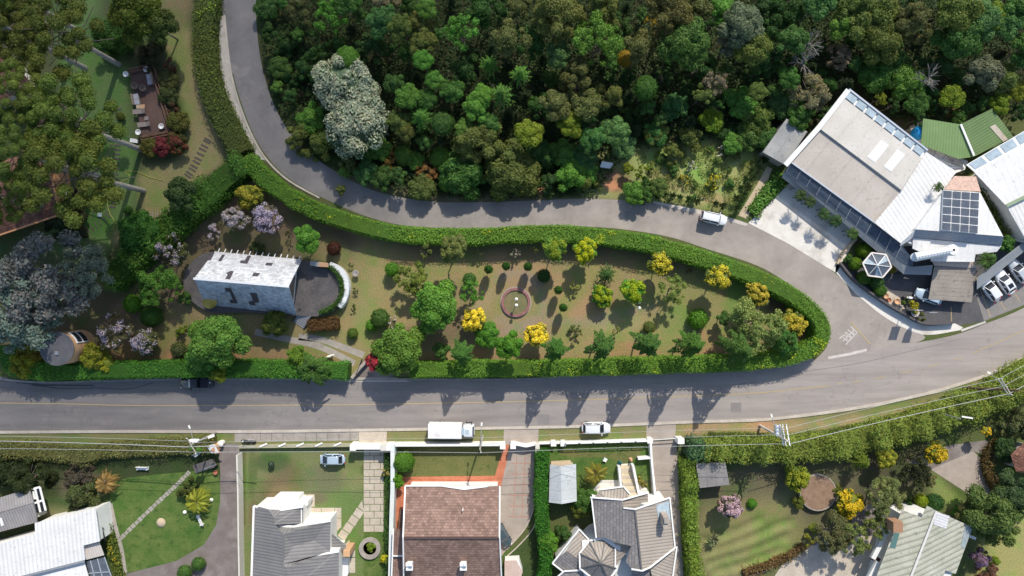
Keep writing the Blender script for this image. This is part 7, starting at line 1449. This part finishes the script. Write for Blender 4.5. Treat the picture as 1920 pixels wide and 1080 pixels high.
# ---- araucarias with leaning grey trunks
ARA = [((270,358),20.5,92,'araucaria with its pale trunk foot at the dry strip, above the hose'),((266,281),19.5,84,'araucaria with its trunk foot by the white box below the deck'),((223,121),17,84,'araucaria with a thick grey trunk foot above the deck'),
       ((185,330),20,62,'araucaria crown at the frame edge over the lower tiled roof'),((170,232),19,58,'araucaria crown at the frame edge over the middle of the tiled house'),((160,128),17,64,'araucaria crown at the frame edge over the upper tiled roof'),((150,60),17,60,'araucaria crown at the top corner of the frame'),((118,392),13,46,'lowest araucaria crown at the frame edge beside the blue-grey tree')]
for (bx_, by_), h_, r_px, lab in ARA:
    p = G(bx_, by_); r_ = root('araucaria', p, lab, 'tree', 'araucarias around the tiled house'); seedc[0] += 1; R_ = r_px/PX*(H-h_*.9)/H
    o = bpy.data.objects.new('crown', proto('araucaria', 2, seedc[0] % 3)); C.objects.link(o); o.parent = r_; o.location = (0, 0, h_-R_*.35); s = R_/4.0; o.scale = (s, s, s*.9); o.rotation_euler = (0, 0, seedc[0]*1.3); j = tree_rng.uniform(.9, 1.12, 3); o.color = (*[TC['AR'][i]*j[i] for i in range(3)], 1)
    mb = MB(); mb.tube([p+Vector((0,0,h_*i/8)) for i in range(9)], .42, 12, 0, .22)
    t = mb.build('trunk', M['bark_pale'], r_)
    mb = MB(); g = np.random.default_rng(seedc[0])
    for k in range(26):
        a = k*2.39996; z0 = h_*(.62+.36*(k/26)); ln = R_*(.95-.45*k/26); mb.tube([p+Vector((0,0,z0)), p+Vector((ln*.5*math.cos(a), ln*.5*math.sin(a), z0-.3)), p+Vector((ln*math.cos(a), ln*math.sin(a), z0+.6))], .09, 5, 0, .05)
    mb.build('branches', M['bark'], r_)
# ---- forest: every crown that can be told apart in the photograph
LM = [(640,160,'the upper silver tree'),(680,232,'the lower silver tree'),(1472,265,'the grey shed'),(1600,250,'the beige restaurant roof'),(1136,311,'the white clearing board'),(735,300,'the orange forest bush'),(1172,110,'the yellow topped tree'),(1510,95,'the bare dead trees'),(1716,256,'the blue tank'),(1850,240,'the green ribbed roofs'),(505,150,'the upper road bend'),(868,330,'the big round roadside bush'),(868,62,'the white stemmed tree'),(1120,78,'the pale branched tree'),(1300,85,'the dark hearted round tree'),(1335,340,'the yellow flower patch'),(1572,107,'the tan leafless crown'),(1837,135,'the grey-green round tree')]
DESC = {'G1': 'bright green', 'G1b': 'vivid green', 'G2': 'mid green', 'G3': 'dark green', 'OL': 'olive', 'OG': 'olive green', 'BR': 'brownish', 'YG': 'yellow-green', 'BG': 'blue-green', 'BGL': 'pale blue-green', 'TAN': 'tan', 'OR': 'orange', 'YEL': 'yellow', 'GG': 'grey-green', 'SG': 'silver'}
KD = {'broad': 'clumpy', 'rough': 'ragged', 'ball': 'round', 'feather': 'airy', 'conifer': 'pointed', 'lumpy': 'knobbly'}
used = set()
def auto(kind, px, py, cc, r, noun):
    L_ = sorted((math.hypot(px-x, py-y), x, y, s) for x, y, s in LM); L_ = [q for q in L_ if q[0] > 14]
    for d, x, y, s in L_[:6]:
        dx, dy = px-x, py-y; ang = math.degrees(math.atan2(-dy, dx)) % 360
        w_ = ('right of','above and right of','above','above and left of','left of','below and left of','below','below and right of')[int((ang+22.5)//45) % 8]
        size = 'small ' if r < 19 else 'large ' if r > 34 else ''
        t = f"{size}{DESC.get(cc,'green')} {KD.get(kind,'')} {noun} {max(1,round(d/12))} metres {w_} {s}"
        if t not in used: used.add(t); return t
    return t
FT = '''b 500 18 22 G2|r 562 22 27 BR|f 620 32 30 G1|b 652 8 25 G2|r 720 38 30 BG|r 722 2 22 TAN|b 801 17 20 G1|r 752 50 24 OG|r 782 42 22 OL|f 868 60 32 G1|b 795 82 26 OG|l 652 110 20 G1|b 794 113 19 G1|c 917 122 20 G1|r 955 70 32 BR|b 815 150 18 G1|b 845 172 22 G2|b 890 205 26 G1|b 903 178 19 G1b|c 940 178 24 G1|r 742 160 20 G2|b 764 182 23 G1|c 790 222 24 G1|l 830 232 19 G2|b 800 188 19 G2|r 744 228 20 OG|r 590 225 28 G1|r 568 255 30 OL|r 612 262 24 OG|r 535 88 22 G3|r 528 128 22 G2|r 552 150 22 G3|b 520 165 14 G1|r 575 128 24 G3|r 600 100 22 G3|r 600 278 26 OL|r 655 297 24 BR|b 712 280 24 G1|f 735 300 18 OR|l 757 292 17 G1|b 687 327 24 BG|b 717 335 22 G2|r 780 303 17 G1|f 802 320 20 OR|l 825 296 17 G1|r 790 352 25 OG|b 868 330 46 G2|l 840 342 15 G1|r 900 265 44 OL|b 952 322 50 OG|c 645 322 14 G1|r 1045 30 46 OL|r 1120 18 38 OL|r 972 15 24 BR|r 1255 20 42 BR|r 1295 15 32 BR|f 1222 42 13 YEL|f 1120 78 46 G1|l 1172 110 14 YEL|r 1202 88 32 BR|b 1285 82 46 G2|r 1312 125 32 G3|b 1352 22 28 G1|b 1390 46 38 GG|b 1370 82 28 GG|r 1406 90 36 OG|r 1432 15 28 G3|r 1085 150 33 BR|b 1042 196 29 BR|b 1096 198 29 OL|r 1067 230 25 YG|r 1145 180 24 OL|l 1210 165 20 G2|r 1267 200 26 BG|f 1340 155 22 TAN|r 1318 178 20 OL|b 1390 198 32 G1|b 1422 226 30 OG|r 1332 228 22 YG|b 1156 250 27 BGL|b 1115 262 24 BG|b 992 250 26 YG|c 975 140 20 G1|r 1290 265 28 OL|b 1420 172 18 OG|r 1048 107 24 BG|r 1465 30 42 G3|r 1535 8 30 BG|r 1580 48 24 G1|r 1630 28 52 OL|b 1650 74 42 OG|b 1665 112 34 G2|b 1692 156 37 G1|b 1636 142 36 G2|f 1572 107 24 TAN|f 1515 176 36 TAN|b 1466 196 28 BG|r 1716 42 36 BR|b 1790 20 42 OG|b 1832 38 36 BGL|b 1796 76 42 G2|b 1858 30 26 YG|b 1886 48 28 BG|b 1908 18 28 G2|b 1837 136 34 GG|r 1782 185 22 YG|r 1740 186 26 G3|r 1887 150 30 OL|b 1910 172 18 YG|r 1872 192 20 YG|f 1648 187 16 YG|f 1741 145 16 GG|r 1478 150 22 G2|r 976 330 44 OG|c 1025 300 20 G2|r 1058 290 27 G1|b 1067 328 30 G1|b 1090 300 27 BG|b 1104 322 17 G1|r 1100 340 18 OL|b 1170 274 24 BGL|r 1190 366 22 G1|r 1212 362 16 G2|r 1235 352 18 OG|r 1176 316 11 YG|f 1203 320 15 YG|b 1210 343 11 G3|r 1228 254 22 OG|r 1262 288 18 OL|r 1372 270 20 G1|r 1400 262 26 G2|b 1345 300 9 OL|r 1440 262 24 G2|r 1500 215 24 G2|r 1545 160 24 G3|r 1010 200 24 G3|r 1005 285 22 G2|r 870 130 28 G3|r 700 90 28 G3|r 1180 215 24 G3|r 1230 250 22 BG|r 1360 250 22 G3|r 1440 110 30 G3|r 1480 75 28 G2|r 1555 215 20 G3|r 1920 95 34 G2|r 1760 120 28 G3|r 1715 195 22 G2|r 1590 10 28 OG|r 905 20 32 G3|r 1000 80 30 G3|r 1160 50 26 G3|r 920 235 22 G2|r 870 240 18 G1|r 640 355 10 OG|r 760 245 18 OG'''
KK = {'b': 'broad', 'r': 'rough', 'f': 'feather', 'l': 'ball', 'c': 'conifer'}
for t in FT.split('|'):
    kx, px_, py_, r_px, cc = t.split(); px_, py_, r_px = int(px_), int(py_), int(r_px); kind = KK[kx]
    fr_ = float(np.interp(px_, [480,500,560,620,700,800,1000,1230,1440,1590,1740,1920],[0,140,262,316,356,378,376,380,300,180,270,230])); fr_ = max(min(fr_-py_, (px_-480)*.8 if px_ < 900 else 999), 0)
    h_ = min(4.5+r_px*.17+tree_rng.uniform(-1, 2), 2.4+.06*r_px+fr_*.024)
    near = py_ > 265 or (1170 < px_ < 1450 and py_ > 190) or (1440 <= px_ < 1490 and py_ > 180) or px_ < 560 or (px_ < 640 and py_ > 210)
    if near: h_ = 1.6+r_px*.06
    if kx == 'r' and cc in ('G1','G2','OG','BG','YG'): kind = 'broad'
    if cc == 'G3': h_ *= .72
    if 1560 < px_ < 1760 and 90 < py_ < 210: h_ = min(h_, 5.2)
    noun = 'bush' if near else 'tree'
    r_px *= 1.1
    plant('forest_bush' if near else 'forest_tree', kind, px_, py_, r_px, h_, cc, auto(kind, px_, py_, cc, r_px, noun), noun, group='crowns of the forest edge' if not near else 'bushes along the forest edge')
for (x, y, r_px, lab) in ((652,164,62,'upper of two silver-white blossoming trees at the forest edge'),(674,235,62,'lower of two silver-white blossoming trees at the forest edge')):
    plant('silver_tree', 'lumpy', x, y, r_px, 7.5, (.115,.17,.10), lab, 'tree', (.43,.48,.37), .66)
# bare dead trees and visible pale limbs
def dead(label, px_, py_, h_, sp, seed, m=None):
    g = np.random.default_rng(seed); p = G(px_, py_, h_*.7); p.z = 0; r_ = root('dead_tree', p, label, 'tree', 'bare dead trees in the forest'); mb = MB(); mb.tube([p, p+Vector((0,0,h_*.8))], .16, 7, 0, .07); mb.build('trunk', m or M['bark_grey'], r_); mb = MB()
    for k in range(14):
        a = g.uniform(0, 6.28); z0 = h_*g.uniform(.5, .8); ln = sp*g.uniform(.5, 1); e = p+Vector((ln*math.cos(a), ln*math.sin(a), z0+ln*.35)); mid = p+(e-p)*.5+Vector((0,0,z0*.5+.2)); mb.tube([p+Vector((0,0,z0)), Vector((mid.x, mid.y, z0+ln*.3)), e], .07, 5, 0, .03)
        for q in range(3):
            a2 = a+g.uniform(-.9, .9); s_ = p+(e-p)*.6; mb.tube([Vector((mid.x, mid.y, z0+ln*.3)), Vector((mid.x+ln*.45*math.cos(a2), mid.y+ln*.45*math.sin(a2), z0+ln*.6))], .035, 4, 0, .015)
    mb.build('limbs', m or M['bark_grey'], r_)
dead('bare white limbed tree in the dark forest above the tan crown, upper one', 1515, 86, 9, 2.6, 1); dead('bare grey limbed tree in the dark forest, lower one beside the ragged trees', 1507, 118, 8, 2.8, 2); dead('bare grey twiggy tree right of the round tree beside the beige roof', 1740, 146, 9.5, 2.2, 3)
# shaded young growth filling the gaps: nothing tells these apart
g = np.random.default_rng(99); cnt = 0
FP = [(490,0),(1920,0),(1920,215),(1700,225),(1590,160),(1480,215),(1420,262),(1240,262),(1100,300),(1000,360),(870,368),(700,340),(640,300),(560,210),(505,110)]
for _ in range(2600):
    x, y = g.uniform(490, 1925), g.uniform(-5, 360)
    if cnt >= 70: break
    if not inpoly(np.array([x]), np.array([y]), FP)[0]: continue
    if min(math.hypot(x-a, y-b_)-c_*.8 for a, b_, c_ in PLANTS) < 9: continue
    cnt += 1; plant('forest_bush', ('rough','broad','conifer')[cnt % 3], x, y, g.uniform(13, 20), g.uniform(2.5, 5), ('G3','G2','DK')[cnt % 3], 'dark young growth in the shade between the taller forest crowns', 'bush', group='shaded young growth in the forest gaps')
# undergrowth: one leafy mass nobody could count
m = 60000; x = g.uniform(478, 1940, m); y = g.uniform(-15, 385, m); FU = [(486,-20),(1950,-20),(1950,225),(1900,215),(1700,238),(1590,165),(1500,215),(1440,285),(1330,262),(1180,285),(1110,370),(1000,372),(800,372),(705,350),(620,310),(560,250),(515,185),(495,100)]
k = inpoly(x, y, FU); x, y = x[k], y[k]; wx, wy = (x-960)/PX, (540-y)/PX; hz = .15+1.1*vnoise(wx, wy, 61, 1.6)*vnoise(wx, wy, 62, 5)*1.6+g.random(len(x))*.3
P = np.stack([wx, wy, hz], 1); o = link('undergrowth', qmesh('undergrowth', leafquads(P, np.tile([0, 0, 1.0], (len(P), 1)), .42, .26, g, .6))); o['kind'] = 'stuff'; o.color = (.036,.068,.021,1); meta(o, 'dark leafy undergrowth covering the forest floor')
m = 9000; x = g.uniform(1185, 1440, m); y = g.uniform(262, 395, m); k = inpoly(x, y, [(1190,285),(1270,268),(1400,265),(1438,300),(1388,390),(1225,372)]); x, y = x[k], y[k]; wx, wy = (x-960)/PX, (540-y)/PX; k = vnoise(wx, wy, 71, 1.2) > .42; wx, wy = wx[k], wy[k]
P = np.stack([wx, wy, .1+.35*g.random(len(wx))], 1); o = link('meadow_grass', qmesh('meadow_grass', leafquads(P, np.tile([0, 0, .7], (len(P), 1)), .34, .11, g, .7))); o['kind'] = 'stuff'; o.color = (.20,.24,.07,1); meta(o, 'tall rough grass of the clearing')
for x, y, r_px, cc, bl, lab in ((1348,287,17,(.13,.16,.06),(.75,.75,.68),'white flowering wild shrub in the clearing near the shed'),(1297,313,11,(.13,.16,.06),(.75,.75,.68),'smaller white flowering wild shrub in the clearing'),(1337,340,18,(.16,.19,.04),(.62,.55,.04),'yellow flowering wild patch in the clearing'),(1282,340,12,(.15,.18,.05),(.5,.45,.05),'small yellowish wild patch in the clearing')):
    plant('wild_shrub', 'feather', x, y, r_px, 1.3, cc, lab, 'shrub', bl, .22)
for i, (x, y, r_) in enumerate([(1225,345,11),(1250,335,9),(1262,318,12),(1300,345,10),(1318,362,9),(1368,345,10),(1365,318,9),(1285,300,11),(1242,300,12),(1330,282,10),(1380,292,11),(1300,372,8),(1222,318,9),(1122,352,11),(1085,352,10),(1205,372,12),(1250,372,10),(1030,362,11)]):
    plant('scrub_bush', ('rough','feather','broad')[i % 3], x, y, r_, 1.1, ((.13,.20,.05),(.17,.20,.06),(.10,.19,.05))[i % 3], 'low green scrub bush in the rough forest clearing', 'bush', group='scrub bushes of the forest clearing')
for i, (x, y) in enumerate([(1232,369),(1246,366),(1260,369),(1274,371),(1290,375),(1305,378),(1340,383),(1355,386)]+[(1380,392),(1388,380),(1380,372),(1394,366),(1388,354),(1402,352),(1398,338),(1412,334),(1408,322),(1422,318),(1418,304),(1432,300)]):
    plant('agave', 'spiky', x, y, 11+i % 3, 1.7, (.06,.095,.035), 'dark sword leaved plant in the row edging the clearing', 'agave', group='sword leaved plants edging the clearing', trunk=False)
